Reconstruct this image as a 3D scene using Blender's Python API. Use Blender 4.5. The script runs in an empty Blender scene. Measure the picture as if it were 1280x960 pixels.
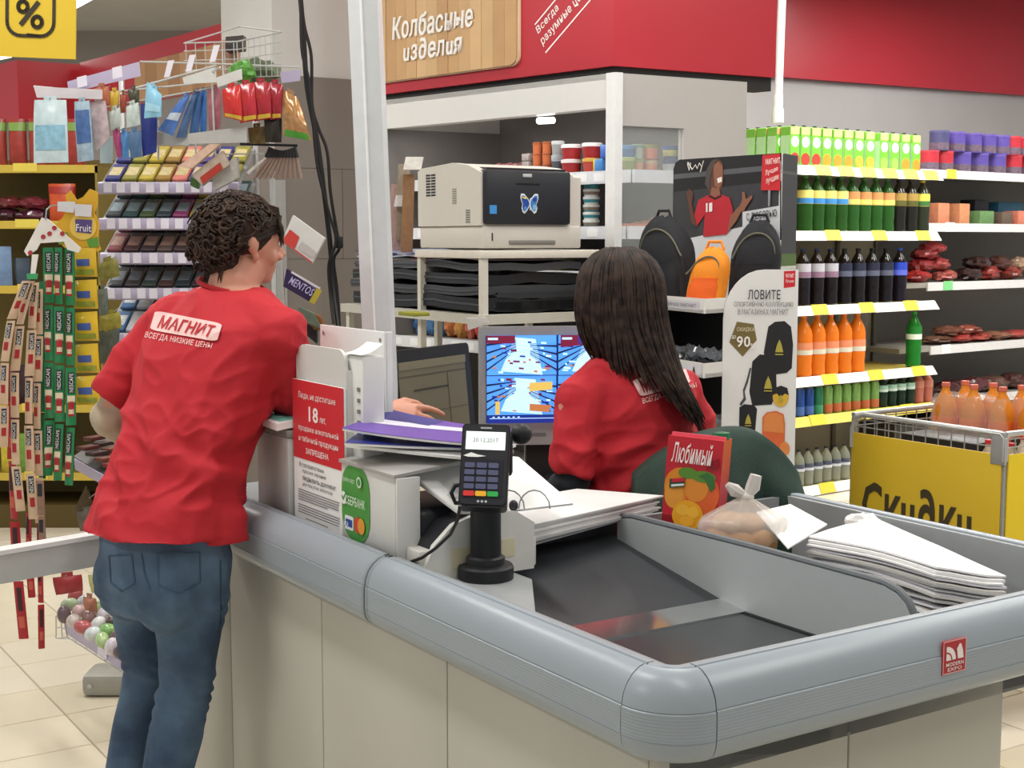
import bpy, bmesh, math, random
from mathutils import Vector, Matrix, noise
from mathutils.bvhtree import BVHTree
random.seed(7)
SC = bpy.context.scene
COL = SC.collection
PI = math.pi

# ------------------------------------------------------------------ camera
FPX, CAMH = 1725.0, 1.48
PITCH = math.atan(180.0 / FPX)
cam = bpy.data.cameras.new('camera')
cam.sensor_width = 36.0
cam.lens = FPX / 1280.0 * 36.0
cam.clip_start = 0.05
camo = bpy.data.objects.new('camera', cam)
COL.objects.link(camo)
camo.location = (0, 0, CAMH)
camo.rotation_euler = (PI / 2 - PITCH, 0, 0)
SC.camera = camo

# ------------------------------------------------------------------ world, lamps, exposure
SC.view_settings.view_transform = 'Standard'
SC.view_settings.look = 'None'
SC.view_settings.gamma = 1.0
SC.view_settings.use_curve_mapping = False
SC.view_settings.exposure = 0.0
SC.cycles.max_bounces = 8
SC.cycles.transparent_max_bounces = 12
world = bpy.data.worlds.new('store_ambient')
SC.world = world
world.use_nodes = True
world.node_tree.nodes['Background'].inputs[0].default_value = (0.93, 0.97, 1.0, 1)
world.node_tree.nodes['Background'].inputs[1].default_value = 0.45

def area(name, loc, sx, sy, power, rz=0.0, col=(1, 0.985, 0.955)):
    l = bpy.data.lights.new(name, 'AREA')
    l.shape = 'RECTANGLE'; l.size = sx; l.size_y = sy; l.energy = power; l.color = col
    o = bpy.data.objects.new(name, l); COL.objects.link(o)
    o.location = loc; o.rotation_euler = (0, 0, rz)
    return o
LAMP = 0.60
# rows of fluorescent ceiling lamps of the sales floor, plus lamps added to brighten the right wall (all but one are above the frame)
RZ = math.radians(33.0)
for k, (x, y, p) in enumerate([(-3.2, 1.0, 75), (-1.2, 2.6, 62), (0.6, 1.0, 40), (2.8, 2.2, 62), (-2.2, 5.0, 85), (0.4, 3.9, 58),
                               (2.9, 4.2, 50), (3.6, 6.8, 105), (3.4, 9.0, 85), (1.4, 8.8, 60), (5.2, 8.6, 80), (1.8, 7.0, 75), (-4.2, 7.2, 85), (-0.9, 7.2, 50), (-3.0, 10.5, 120)]):
    area('ceiling_and_fill_light', (x, y, 3.3), 0.3, 1.5, p * LAMP, RZ)

# ------------------------------------------------------------------ pixel <-> world
ct, st = math.cos(PITCH), math.sin(PITCH)
def ray(px, py):
    x = (px - 640) / FPX; y = -(py - 480) / FPX
    return Vector((x, ct + y * st, -st + y * ct))
def at(px, py, Y):
    r = ray(px, py); return Vector((0, 0, CAMH)) + r * (Y / r.y)
def atz(px, py, z):
    r = ray(px, py); return Vector((0, 0, CAMH)) + r * ((z - CAMH) / r.z)
def zy(py, Y):
    return at(640, py, Y).z
C0 = Vector((0.216, 1.83, 0))
U = Vector((math.cos(RZ), math.sin(RZ), 0)); V = Vector((-math.sin(RZ), math.cos(RZ), 0)); Z = Vector((0, 0, 1))
def L(u, v, z=0.0):
    p = C0 + U * u + V * v; return Vector((p.x, p.y, z))
def uvz(p):
    d = Vector(p) - C0; return Vector((d.dot(U), d.dot(V), p[2]))
def onplane(px, py, p0, n):
    r = ray(px, py); o = Vector((0, 0, CAMH)); return o + r * ((Vector(p0) - o).dot(n) / r.dot(n))

# ------------------------------------------------------------------ materials
def lin(h):
    h = h.lstrip('#'); o = []
    for i in (0, 2, 4):
        c = int(h[i:i + 2], 16) / 255.0
        o.append(c / 12.92 if c <= 0.04045 else ((c + 0.055) / 1.055) ** 2.4)
    return tuple(o)
MATS = {}
def M(hx, rough=0.5, metal=0.0, var=0.08, scale=30.0, bump=0.0, bscale=200.0, trans=0.0, emit=0.0, coat=0.0, sss=0.0, alpha=1.0):
    key = (hx, rough, metal, var, scale, bump, bscale, trans, emit, coat, sss, alpha)
    if key in MATS: return MATS[key]
    m = bpy.data.materials.new('mat_' + hx.lstrip('#')); m.use_nodes = True
    nt = m.node_tree; b = nt.nodes['Principled BSDF']; c = lin(hx)
    tc = nt.nodes.new('ShaderNodeTexCoord')
    n = nt.nodes.new('ShaderNodeTexNoise'); n.inputs['Scale'].default_value = scale; n.inputs['Detail'].default_value = 3
    nt.links.new(tc.outputs['Object'], n.inputs['Vector'])
    mx = nt.nodes.new('ShaderNodeMix'); mx.data_type = 'RGBA'
    mx.inputs[6].default_value = tuple(v * (1 - var) for v in c) + (1,)
    mx.inputs[7].default_value = tuple(min(1, v * (1 + var)) for v in c) + (1,)
    nt.links.new(n.outputs[0], mx.inputs[0]); nt.links.new(mx.outputs[2], b.inputs['Base Color'])
    b.inputs['Roughness'].default_value = rough; b.inputs['Specular IOR Level'].default_value = 0.4; b.inputs['Metallic'].default_value = metal
    if trans: b.inputs['Transmission Weight'].default_value = trans; b.inputs['IOR'].default_value = 1.33
    if coat: b.inputs['Coat Weight'].default_value = coat; b.inputs['Coat Roughness'].default_value = 0.12
    if alpha < 1: b.inputs['Alpha'].default_value = alpha
    if sss: b.inputs['Subsurface Weight'].default_value = sss; b.inputs['Subsurface Radius'].default_value = (0.01, 0.004, 0.002)
    if emit:
        nt.links.new(mx.outputs[2], b.inputs['Emission Color']); b.inputs['Emission Strength'].default_value = emit
    if bump:
        n2 = nt.nodes.new('ShaderNodeTexNoise'); n2.inputs['Scale'].default_value = bscale; n2.inputs['Detail'].default_value = 4
        nt.links.new(tc.outputs['Object'], n2.inputs['Vector'])
        bp = nt.nodes.new('ShaderNodeBump'); bp.inputs['Strength'].default_value = bump; bp.inputs['Distance'].default_value = 0.01
        nt.links.new(n2.outputs[0], bp.inputs['Height']); nt.links.new(bp.outputs[0], b.inputs['Normal'])
    MATS[key] = m
    return m

# ------------------------------------------------------------------ mesh builder
class MB:
    def __init__(s): s.v = []; s.f = []; s.m = []; s.cur = 0
    def mi(s, i): s.cur = i; return s
    def add(s, vs, fs):
        b = len(s.v); s.v += [tuple(p) for p in vs]
        for f in fs: s.f.append([b + i for i in f]); s.m.append(s.cur)
        return s
    def box(s, x0, x1, y0, y1, z0, z1):
        return s.hexa([(x0, y0, z0), (x1, y0, z0), (x1, y1, z0), (x0, y1, z0), (x0, y0, z1), (x1, y0, z1), (x1, y1, z1), (x0, y1, z1)])
    def hexa(s, c):
        return s.add(c, [(0, 3, 2, 1), (4, 5, 6, 7), (0, 1, 5, 4), (1, 2, 6, 5), (2, 3, 7, 6), (3, 0, 4, 7)])
    def rbox(s, x0, x1, y0, y1, z0, z1, r=0.004, seg=2, R=None):
        bm = bmesh.new(); bmesh.ops.create_cube(bm, size=1.0)
        for v in bm.verts:
            v.co = Vector(((x0 + x1) / 2 + v.co.x * (x1 - x0), (y0 + y1) / 2 + v.co.y * (y1 - y0), (z0 + z1) / 2 + v.co.z * (z1 - z0)))
        bmesh.ops.bevel(bm, geom=bm.edges[:], offset=min(r, 0.49 * min(abs(x1 - x0), abs(y1 - y0), abs(z1 - z0))), segments=seg, affect='EDGES', profile=0.5)
        bm.verts.index_update()
        vs = [R @ v.co if R else v.co for v in bm.verts]
        s.add(vs, [[v.index for v in f.verts] for f in bm.faces]); bm.free(); return s
    def prism(s, poly, vec):
        n = len(poly); vec = Vector(vec); a = [Vector(p) for p in poly]; b = [p + vec for p in a]
        return s.add(a + b, [list(range(n))[::-1], list(range(n, 2 * n))] + [(i, (i + 1) % n, n + (i + 1) % n, n + i) for i in range(n)])
    def poly(s, pts): return s.add(pts, [list(range(len(pts)))])
    def lathe(s, prof, n=16, c=(0, 0, 0), R=None):
        vs = []; c = Vector(c)
        for r, z in prof:
            for k in range(n):
                p = Vector((r * math.cos(2 * PI * k / n), r * math.sin(2 * PI * k / n), z))
                vs.append((R @ p if R else p) + c)
        fs = [(i * n + k, i * n + (k + 1) % n, (i + 1) * n + (k + 1) % n, (i + 1) * n + k) for i in range(len(prof) - 1) for k in range(n)]
        fs += [list(range(n))[::-1], [(len(prof) - 1) * n + k for k in range(n)]]
        return s.add(vs, fs)
    def tube(s, pts, r, n=8, caps=True, flat=None):
        pts = [Vector(p) for p in pts]; N = len(pts)
        rr = r if isinstance(r, (list, tuple)) else [r] * N
        rings = []; up = None
        for i, p in enumerate(pts):
            t = (pts[min(i + 1, N - 1)] - pts[max(i - 1, 0)]).normalized()
            if up is None:
                up = Vector((0, 0, 1)) if abs(t.z) < 0.9 else Vector((1, 0, 0))
            a = up - t * up.dot(t)
            if a.length < 1e-5: a = t.orthogonal()
            a.normalize(); up = a; b = t.cross(a)
            q = rr[i]; qa, qb = q if isinstance(q, tuple) else (q, q)
            rings.append([p + a * (qa * math.cos(2 * PI * k / n)) + b * (qb * math.sin(2 * PI * k / n)) for k in range(n)])
        return s.loft(rings, caps)
    def loft(s, rings, caps=True):
        n = len(rings[0]); vs = [p for r in rings for p in r]; N = len(rings)
        fs = [(i * n + k, i * n + (k + 1) % n, (i + 1) * n + (k + 1) % n, (i + 1) * n + k) for i in range(N - 1) for k in range(n)]
        if caps: fs += [list(range(n))[::-1], [(N - 1) * n + k for k in range(n)]]
        return s.add(vs, fs)
    def cyl(s, p, q, r, r2=None, n=12):
        return s.tube([p, q], [r, r if r2 is None else r2], n)
    def ell(s, c, r, n=16, m=10, R=None):
        c = Vector(c); vs = []
        for j in range(1, m):
            th = PI * j / m
            for k in range(n):
                ph = 2 * PI * k / n
                p = Vector((r[0] * math.sin(th) * math.cos(ph), r[1] * math.sin(th) * math.sin(ph), r[2] * math.cos(th)))
                vs.append((R @ p if R else p) + c)
        t = Vector((0, 0, r[2])); vs += [(R @ t if R else t) + c, c - (R @ t if R else t)]
        fs = [(j * n + k, (j + 1) * n + k, (j + 1) * n + (k + 1) % n, j * n + (k + 1) % n) for j in range(m - 2) for k in range(n)]
        T = (m - 1) * n
        fs += [(T, k, (k + 1) % n) for k in range(n)] + [(T + 1, (m - 2) * n + (k + 1) % n, (m - 2) * n + k) for k in range(n)]
        return s.add(vs, fs)
    def grid(s, fn, nu, nv, thick=None):
        vs = [Vector(fn(i / nu, j / nv)) for j in range(nv + 1) for i in range(nu + 1)]
        w = nu + 1
        fs = [(j * w + i, j * w + i + 1, (j + 1) * w + i + 1, (j + 1) * w + i) for j in range(nv) for i in range(nu)]
        if thick:
            th = Vector(thick); n = len(vs); vs = vs + [p - th for p in vs]
            fs2 = [tuple(n + q for q in f[::-1]) for f in fs]
            ed = [j * w for j in range(nv + 1)]
            bd = list(range(w)) + [j * w + nu for j in range(1, nv + 1)] + [nv * w + i for i in range(nu - 1, -1, -1)] + [j * w for j in range(nv - 1, 0, -1)]
            fs3 = [(bd[(k + 1) % len(bd)], bd[k], n + bd[k], n + bd[(k + 1) % len(bd)]) for k in range(len(bd))]
            fs = fs + fs2 + fs3
        return s.add(vs, fs)
    def mesh(s, name, mats, angle=35):
        me = bpy.data.meshes.new(name); me.from_pydata([tuple(p) for p in s.v], [], s.f)
        for m in (mats if isinstance(mats, (list, tuple)) else [mats]): me.materials.append(m)
        me.polygons.foreach_set('material_index', s.m)
        if angle is not None:
            me.shade_smooth(); me.set_sharp_from_angle(angle=math.radians(angle))
        me.update(); return me
RM = {}
def link(name, data, parent=None):
    o = bpy.data.objects.new(name, data); COL.objects.link(o)
    if parent is not None: o.parent = parent; RM[o.name] = RM[parent.name]
    else: RM[o.name] = Matrix.Identity(4)
    return o
def tag(o, label=None, cat=None, group=None, kind=None):
    if label: o['label'] = label
    if cat: o['category'] = cat
    if group: o['group'] = group
    if kind: o['kind'] = kind
    return o
def place(o, loc, rz=0.0):
    o.location = loc; o.rotation_euler = (0, 0, rz)
    RM[o.name] = Matrix.Translation(Vector(loc)) @ Matrix.Rotation(rz, 4, 'Z'); return o
def thing(name, label, cat, loc=(0, 0, 0), rz=0.0, group=None):
    return tag(place(link(name, None), loc, rz), label, cat, group)
def part(name, mb, mats, parent, w=False, angle=35, label=None, kind=None):
    if w:
        Mi = RM[parent.name].inverted(); mb.v = [tuple(Mi @ Vector(p)) for p in mb.v]
    o = link(name, mb.mesh(name, mats, angle), parent)
    return tag(o, label, kind=kind)
def solo(name, mb, mats, label, cat, loc=(0, 0, 0), rz=0.0, group=None, w=False, angle=35):
    o = place(link(name, None), loc, rz); Mi = RM[o.name].inverted()
    if w: mb.v = [tuple(Mi @ Vector(p)) for p in mb.v]
    n2 = o.name; bpy.data.objects.remove(o); rm = RM.pop(n2)
    o = link(name, mb.mesh(name, mats, angle)); place(o, loc, rz)
    return tag(o, label, cat, group)
def struct(name, mb, mats, parent=None, angle=35, loc=None, rz=0):
    o = link(name, mb.mesh(name, mats, angle), parent)
    if loc is not None: place(o, loc, rz)
    o['kind'] = 'structure'; return o
def dup(root, loc, rz=0.0, label=None, group=None, mats=None):
    def cp(o, par):
        c = o.copy(); COL.objects.link(c)
        if par: c.parent = par
        for ch in KIDS.get(o.name, []): cp(ch, c)
        return c
    r = cp(root, None); r.location = loc; r.rotation_euler = (0, 0, rz)
    if label: r['label'] = label
    if group: r['group'] = group
    if mats:
        for o in [r] + [c for c in COL.objects if c.parent == r]: pass
    return r
KIDS = {}
def family(root):
    """records children for dup (one pass over the scene, called once per prototype)"""
    for o in COL.objects:
        if o.parent is not None: 
            k = KIDS.setdefault(o.parent.name, [])
            if o not in k: k.append(o)
    return root
# ---- flat print and lettering -------------------------------------------------
class Fr:
    """a flat frame: origin, x axis, y axis (both unit), normal"""
    def __init__(s, o, x, y):
        s.o = Vector(o); s.x = Vector(x).normalized(); s.y = (Vector(y) - s.x * Vector(y).dot(s.x)).normalized(); s.n = s.x.cross(s.y)
    def p(s, a, b, h=0.0): return s.o + s.x * a + s.y * b + s.n * h
def circ(cx, cy, rx, ry=None, n=20, a0=0.0):
    ry = rx if ry is None else ry
    return [(cx + rx * math.cos(2 * PI * k / n + a0), cy + ry * math.sin(2 * PI * k / n + a0)) for k in range(n)]
def rrect(x0, y0, x1, y1, r, n=5):
    o = []
    for cx, cy, a in ((x1 - r, y0 + r, -90), (x1 - r, y1 - r, 0), (x0 + r, y1 - r, 90), (x0 + r, y0 + r, 180)):
        for k in range(n + 1):
            t = math.radians(a + 90 * k / n); o.append((cx + r * math.cos(t), cy + r * math.sin(t)))
    return o
def rect(x0, y0, x1, y1): return [(x0, y0), (x1, y0), (x1, y1), (x0, y1)]
def printed(name, fr, shapes, parent, w=False, lift=0.0006, label=None):
    """one flat printed sheet: shapes = [(polygon, material), ...], painted in order"""
    mb = MB(); mats = []
    for k, (pg, m) in enumerate(shapes):
        if m not in mats: mats.append(m)
        mb.mi(mats.index(m)); h = lift * (k + 1) * (1 if len(shapes) < 30 else 0.3)
        a = sum(pg[i][0] * pg[(i + 1) % len(pg)][1] - pg[(i + 1) % len(pg)][0] * pg[i][1] for i in range(len(pg)))
        q = pg if a > 0 else pg[::-1]
        mb.poly([fr.p(x, y, h) for x, y in q])
    return part(name, mb, mats, parent, w=w, angle=None, label=label)
TC = {}
def glyphs(body, bold=0.0, shear=0.0, spacing=1.0):
    key = (body, bold, shear, spacing)
    if key not in TC:
        c = bpy.data.curves.new('lettering', 'FONT'); c.body = body; c.offset = bold * .55; c.shear = shear; c.resolution_u = 2
        c.space_character = spacing * (1.06 if bold > .01 else 1); c.align_x = 'LEFT'
        o = bpy.data.objects.new('lettering', c); COL.objects.link(o)
        dg = bpy.context.evaluated_depsgraph_get(); me = bpy.data.meshes.new_from_object(o.evaluated_get(dg))
        vs = [v.co.copy() for v in me.vertices]; fs = [list(p.vertices) for p in me.polygons]
        bpy.data.objects.remove(o); bpy.data.curves.remove(c); bpy.data.meshes.remove(me)
        x0 = min(v.x for v in vs); x1 = max(v.x for v in vs); y0 = min(v.y for v in vs); y1 = max(v.y for v in vs)
        TC[key] = ([((v.x - x0) / (x1 - x0), (v.y - y0) / (y1 - y0)) for v in vs], fs)
    return TC[key]
def text(body, fr, x0, y0, x1, y1, mat, parent, bold=0.0, shear=0.0, w=False, h=0.003, name='lettering', map_=None):
    """lettering that fills the box x0..x1, y0..y1 of the frame"""
    vs, fs = glyphs(body, bold, shear); mb = MB()
    f = map_ or (lambda a, b: fr.p(x0 + (x1 - x0) * a, y0 + (y1 - y0) * b, h))
    mb.add([f(a, b) for a, b in vs], fs)
    return part(name, mb, mat, parent, w=w, angle=None)
# ---- common materials
WHITE = M('#e4e4e0', 0.45); PAPER = M('#f2f2f0', 0.8, var=0.03); INK = M('#26262a', 0.7); BLACK = M('#1a1b1e', 0.5)
RED = M('#c8202c', 0.45); STEEL = M('#b9bcbd', 0.3, 0.9); WPAINT = M('#d9dad8', 0.4); CREAM = M('#d8d2c4', 0.5)
# ================================================================== SETTING
# floor: a dark grout bed with every tile in view laid on it
TILE = 0.30
mb = MB().box(-7, 7, -3, 14, -0.06, -0.004)
grout = M('#8f8672', 0.8)
floor = struct('floor', mb, grout)
tm = [M('#e0d6c0', 0.22, var=0.05, scale=6), M('#d9cfb8', 0.22, var=0.05, scale=6), M('#e4dbc8', 0.22, var=0.05, scale=6)]
g = 0.0022
tmesh = []
for m in tm:
    t = MB(); h = TILE / 2 - g
    t.add([(-h, -h, -0.004), (h, -h, -0.004), (h, h, -0.004), (-h, h, -0.004), (-h + .002, -h + .002, 0), (h - .002, -h + .002, 0), (h - .002, h - .002, 0), (-h + .002, h - .002, 0)],
          [(4, 5, 6, 7), (0, 1, 5, 4), (1, 2, 6, 5), (2, 3, 7, 6), (3, 0, 4, 7)])
    tmesh.append(t.mesh('tile', m, None))
far = MB(); ntile = 0; cand = []
for i in range(-22, 40):
    for j in range(-16, 50):
        p = L((i + .28) * TILE, (j + .05) * TILE, 0)
        if not (-6.5 < p.x < 6.5 and -2.5 < p.y < 13): continue
        dz = -CAMH; d = p.y * ct - dz * st
        px = 640 + FPX * p.x / d if d > 0.3 else 9999; py = 480 - FPX * (p.y * st + dz * ct) / d if d > 0.3 else 9999
        vis = d > 0.3 and 560 < py < 1060 and ((-130 < px < 340) or (1180 < px < 1420 and py > 780))
        if vis: cand.append((d, p))
        else:
            h = TILE / 2 - g; c = [p + U * a * h + V * b * h for a, b in ((-1, -1), (1, -1), (1, 1), (-1, 1))]
            far.mi(ntile % 3).add([(q.x, q.y, -0.0005) for q in c], [(0, 1, 2, 3)]); ntile += 1
cand.sort(key=lambda t: t[0])
for k, (d, p) in enumerate(cand):
    if k < 290:
        o = bpy.data.objects.new('tile', tmesh[random.randrange(3)]); COL.objects.link(o); o.parent = floor
        o.location = (p.x, p.y, 0); o.rotation_euler = (0, 0, RZ)
    else:
        h = TILE / 2 - g; c = [p + U * a * h + V * b * h for a, b in ((-1, -1), (1, -1), (1, 1), (-1, 1))]
        far.mi(k % 3).add([(q.x, q.y, -0.0005) for q in c], [(0, 1, 2, 3)])
part('floor_tiling', far, tm, floor, angle=None, kind='stuff')

# ceiling
struct('ceiling', MB().box(-7, 7, -3, 14, 3.4, 3.5), M('#c2bfb9', 0.9, scale=4))
# far left wall of the sales floor
struct('wall_back', MB().box(-9, 9, 13, 13.15, 0, 3.4), M('#98928b', 0.9, scale=3, bump=0.1, bscale=60))
# right wall behind the drink shelves
wd = Vector((1.774, 1, 0)).normalized(); wn = Vector((wd.y, -wd.x, 0))   # wn points to the camera
wp = at(979, 98, 10.2)
def W(a, out, z): p = wp + wd * a + wn * out; return (p.x, p.y, z)
def wbox(mb, a0, a1, o0, o1, z0, z1):
    return mb.hexa([W(a0, o1, z0), W(a1, o1, z0), W(a1, o0, z0), W(a0, o0, z0), W(a0, o1, z1), W(a1, o1, z1), W(a1, o0, z1), W(a0, o0, z1)])
struct('wall_right', wbox(MB(), -3.2, 5.2, -0.15, 0, 0, 3.4), M('#a9a5a4', 0.7, scale=3))
zr = wp.z
mb = wbox(MB(), -1.4, 5.2, 0.0, 0.06, zr, 3.4)
struct('trim_1', mb, M('#ad2a36', 0.28, var=0.03, scale=2))
# a white cable duct in front of the red band
p0 = at(979, -40, 8.2); q0 = at(972, 147, 8.2)
mb = MB().tube([p0, q0], 0.024, 12); mb.cyl(q0 - Vector((0, 0, .03)), q0 + Vector((0, 0, .05)), 0.036, n=12)
mb.cyl(q0 + Vector((0, 0, .05)), q0 + Vector((0, 0, .13)), 0.03, n=12)
mb.tube([p0, Vector((p0.x, p0.y, 3.4))], 0.024, 12)
solo('cable_duct', mb, M('#e6e4e2', 0.35), 'thin white vertical pipe hanging before the red wall band above the juice cartons', 'pipe', loc=q0, w=True)

# pillar with a darker tiled lower part
PD = 6.4
pc = at(341, 93, PD); zl = pc.z
plen_l = 0.62; plen_r = 1.55
def PP(a, b, z): p = pc + U * a + V * b; return (p.x, p.y, z)
def pbox(mb, a0, a1, b0, b1, z0, z1):
    return mb.hexa([PP(a0, b0, z0), PP(a1, b0, z0), PP(a1, b1, z0), PP(a0, b1, z0), PP(a0, b0, z1), PP(a1, b0, z1), PP(a1, b1, z1), PP(a0, b1, z1)])
pil = struct('pillar', pbox(MB(), 0, plen_r, 0, plen_l, 0, 3.4), M('#c9c6c2', 0.8, scale=4))
blk = M('#7a726b', 0.55, var=0.06, scale=5)
bm_ = M('#5c5752', 0.8)
part('lower_cladding', pbox(MB(), -0.006, plen_r, -0.006, plen_l + .006, 0, zl), bm_, pil)
for r in range(6):
    z1 = zl - r * 0.42; z0 = max(0.0, z1 - 0.418)
    if z1 <= 0.02: break
    for c in range(4):
        off = 0.25 if r % 2 else 0
        a0 = max(-0.012, c * 0.6 - off - 0.012); a1 = min(plen_r, (c + 1) * 0.6 - off - 0.0145)
        if a1 > a0 + 0.02: part('tile', pbox(MB(), a0, a1, -0.014, -0.006, z0, z1), blk, pil)
    part('tile', pbox(MB(), -0.014, -0.006, -0.012, plen_l, z0, z1), blk, pil)
# corner guard strip
g0 = at(341, 208, PD - .03); gx = pc
part('corner_guard', pbox(MB(), -0.03, 0.045, -0.02, -0.0145, 0.0, zy(225, PD)), M('#a9a8a6', 0.35, 0.3), pil)

# hanging black cables left of the post
def cable(pts, r, lab):
    P = [at(x, y, d) for x, y, d in pts]
    # smooth
    Q = []
    for i in range(len(P) - 1):
        a, b, c, d = P[max(i - 1, 0)], P[i], P[i + 1], P[min(i + 2, len(P) - 1)]
        for k in range(5):
            t = k / 5; Q.append(0.5 * ((2 * b) + (c - a) * t + (2 * a - 5 * b + 4 * c - d) * t * t + (3 * b - a - 3 * c + d) * t ** 3))
    Q.append(P[-1])
    Q = [Vector((Q[0].x, Q[0].y, 3.4))] + Q
    solo('cable', MB().tube(Q, r, 7), M('#141416', 0.5), lab, 'cable', loc=Q[-1], w=True, group='black cables hanging beside the post')
cable([(374, -20, 4.6), (379, 40, 4.6), (384, 110, 4.6), (397, 180, 4.6), (405, 240, 4.6), (412, 300, 4.6), (417, 360, 4.6), (423, 408, 4.55)], 0.0085, 'thick black cable hanging straight from the ceiling beside the white post')
cable([(375, -20, 4.62), (380, 30, 4.62), (389, 70, 4.62), (390, 130, 4.62), (398, 160, 4.62), (409, 190, 4.62), (413, 240, 4.62), (421, 290, 4.62), (424, 310, 4.62), (417, 325, 4.62), (421, 360, 4.62), (424, 405, 4.6)], 0.0055, 'thin black cable looping out to the right of the thick one')
cable([(376, -20, 4.58), (377, 60, 4.58), (386, 100, 4.58), (391, 150, 4.58), (397, 210, 4.58), (410, 262, 4.58), (420, 300, 4.58), (411, 330, 4.58), (413, 370, 4.58), (417, 405, 4.55)], 0.005, 'thin black cable twisted around the thick one and crossing it')
mb = MB().rbox(-.012, .012, -.012, .012, -.02, .02, .005)
solo('cable_clip', mb, BLACK, 'small black clip on the looping cable right of the bun of hair', 'clip', loc=at(424, 303, 4.6))

# far left red fascia with its corner, and the fascia running towards the pillar
fz0, fz1 = zy(150, 9.0), zy(75, 9.0)
c = at(22, 100, 9.0); e = at(112, 100, 9.25); l = at(-60, 100, 9.8)
def fascia(name, a, b, z0, z1, th=0.08, m=None):
    d = (b - a).normalized(); n = Vector((-d.y, d.x, 0)) * th
    return struct(name, MB().hexa([(a.x, a.y, z0), (b.x, b.y, z0), (b.x + n.x, b.y + n.y, z0), (a.x + n.x, a.y + n.y, z0), (a.x, a.y, z1), (b.x, b.y, z1), (b.x + n.x, b.y + n.y, z1), (a.x + n.x, a.y + n.y, z1)]), m or M('#c8202a', 0.3, var=0.03, scale=2))
RF = M('#b92a35', 0.3, var=0.03, scale=2)
fascia('trim_2', c, e, fz0, fz1, m=RF)
fascia('trim_3', l, c, fz0, fz1, m=RF)
a = at(100, 90, 9.1); b = at(300, 90, 7.3)
f4 = fascia('trim_4', a, b, 2.3, 2.62, m=RF)
# wooden sign board of that fascia, planks
d = (b - a).normalized(); n = Vector((d.y, -d.x, 0))
wmat = [M('#b98d63', 0.55, var=0.12, scale=9), M('#a97d55', 0.55, var=0.12, scale=9)]
for k in range(8):
    q = a + d * (0.95 + k * 0.16) + n * 0.004; r = q + d * 0.158
    part('plank', MB().hexa([(q.x, q.y, 2.30), (r.x, r.y, 2.30), (r.x + n.x * .02, r.y + n.y * .02, 2.30), (q.x + n.x * .02, q.y + n.y * .02, 2.30), (q.x, q.y, 2.515), (r.x, r.y, 2.515), (r.x + n.x * .02, r.y + n.y * .02, 2.515), (q.x + n.x * .02, q.y + n.y * .02, 2.515)]), wmat[k % 2], f4)

# ceiling lamp top left
la = at(92, 8, 10.6); lb = at(168, -14, 9.3)
lt = thing('ceiling_lamp', 'long white fluorescent tube lamp under the dark ceiling beside the percent sign', 'lamp', loc=la)
dv = (lb - la); dv.z = 0; dn = dv.normalized(); sd = Vector((-dn.y, dn.x, 0)) * 0.07
def lbx(mb, p, q, s, z0, z1): return mb.hexa([(p - s).to_tuple()[:2] + (z0,), (q - s).to_tuple()[:2] + (z0,), (q + s).to_tuple()[:2] + (z0,), (p + s).to_tuple()[:2] + (z0,), (p - s).to_tuple()[:2] + (z1,), (q - s).to_tuple()[:2] + (z1,), (q + s).to_tuple()[:2] + (z1,), (p + s).to_tuple()[:2] + (z1,)])
part('housing', lbx(MB(), la, lb, sd, la.z + 0.02, 3.4), WPAINT, lt, w=True)
part('tube', MB().tube([(la.x, la.y, la.z), (lb.x, lb.y, la.z)], 0.022, 12), M('#fffdf2', 0.5, emit=6), lt, w=True)
# second bright lamp under the percent sign
la = at(-30, 72, 9.9); lb = at(25, 70, 9.4)
lt = thing('ceiling_lamp', 'bright fluorescent lamp peeping out below the yellow percent sign', 'lamp', loc=la)
part('tube', MB().tube([(la.x, la.y, la.z), (lb.x, lb.y, la.z)], 0.05, 12), M('#fffdf2', 0.5, emit=6), lt, w=True)
part('housing', MB().tube([(la.x, la.y, la.z + .05), (la.x, la.y, 3.4)], 0.02, 8), WPAINT, lt, w=True)

# hanging yellow percent sign
SD = 3.6
ps = thing('percent_sign', 'yellow hanging board with a black percent mark in a rounded frame', 'sign', loc=at(35, 74, SD))
pa, pb = at(-40, 69, SD), at(94, 74, SD - .02)
fr = Fr((at(94, 74, SD)) , (pb - pa) * 1.0, (0, 0, 1))
k = SD / FPX
part('board', MB().prism([fr.p(-140 * k, 0), fr.p(0, 0), fr.p(0, 135 * k), fr.p(-140 * k, 135 * k)], fr.n * -0.006), M('#d9b832', 0.5, var=0.03), ps, w=True)
fr2 = Fr(fr.p(-94 * k, 0), fr.x, fr.y)
def ringseg(cx, cy, ro, ri, n=24): 
    o = circ(cx, cy, ro, ro, n); i = circ(cx, cy, ri, ri, n); return o, i
mb = MB(); h = 0.002
def stroke(mb, pts, wd, fr, h, closed=False):
    P = [Vector((x, y)) for x, y in pts]; n = len(P)
    for i in range(n if closed else n - 1):
        a, b = P[i], P[(i + 1) % n]; d = (b - a).normalized(); s = Vector((-d.y, d.x)) * wd / 2; e = d * wd * .25
        a2, b2 = a - e, b + e
        mb.poly([fr.p(*(a2 - s), h), fr.p(*(b2 - s), h), fr.p(*(b2 + s), h), fr.p(*(a2 + s), h)])
rr = [(x * k, y * k) for x, y in rrect(8, 26, 67, 88, 17, 6)]
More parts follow.
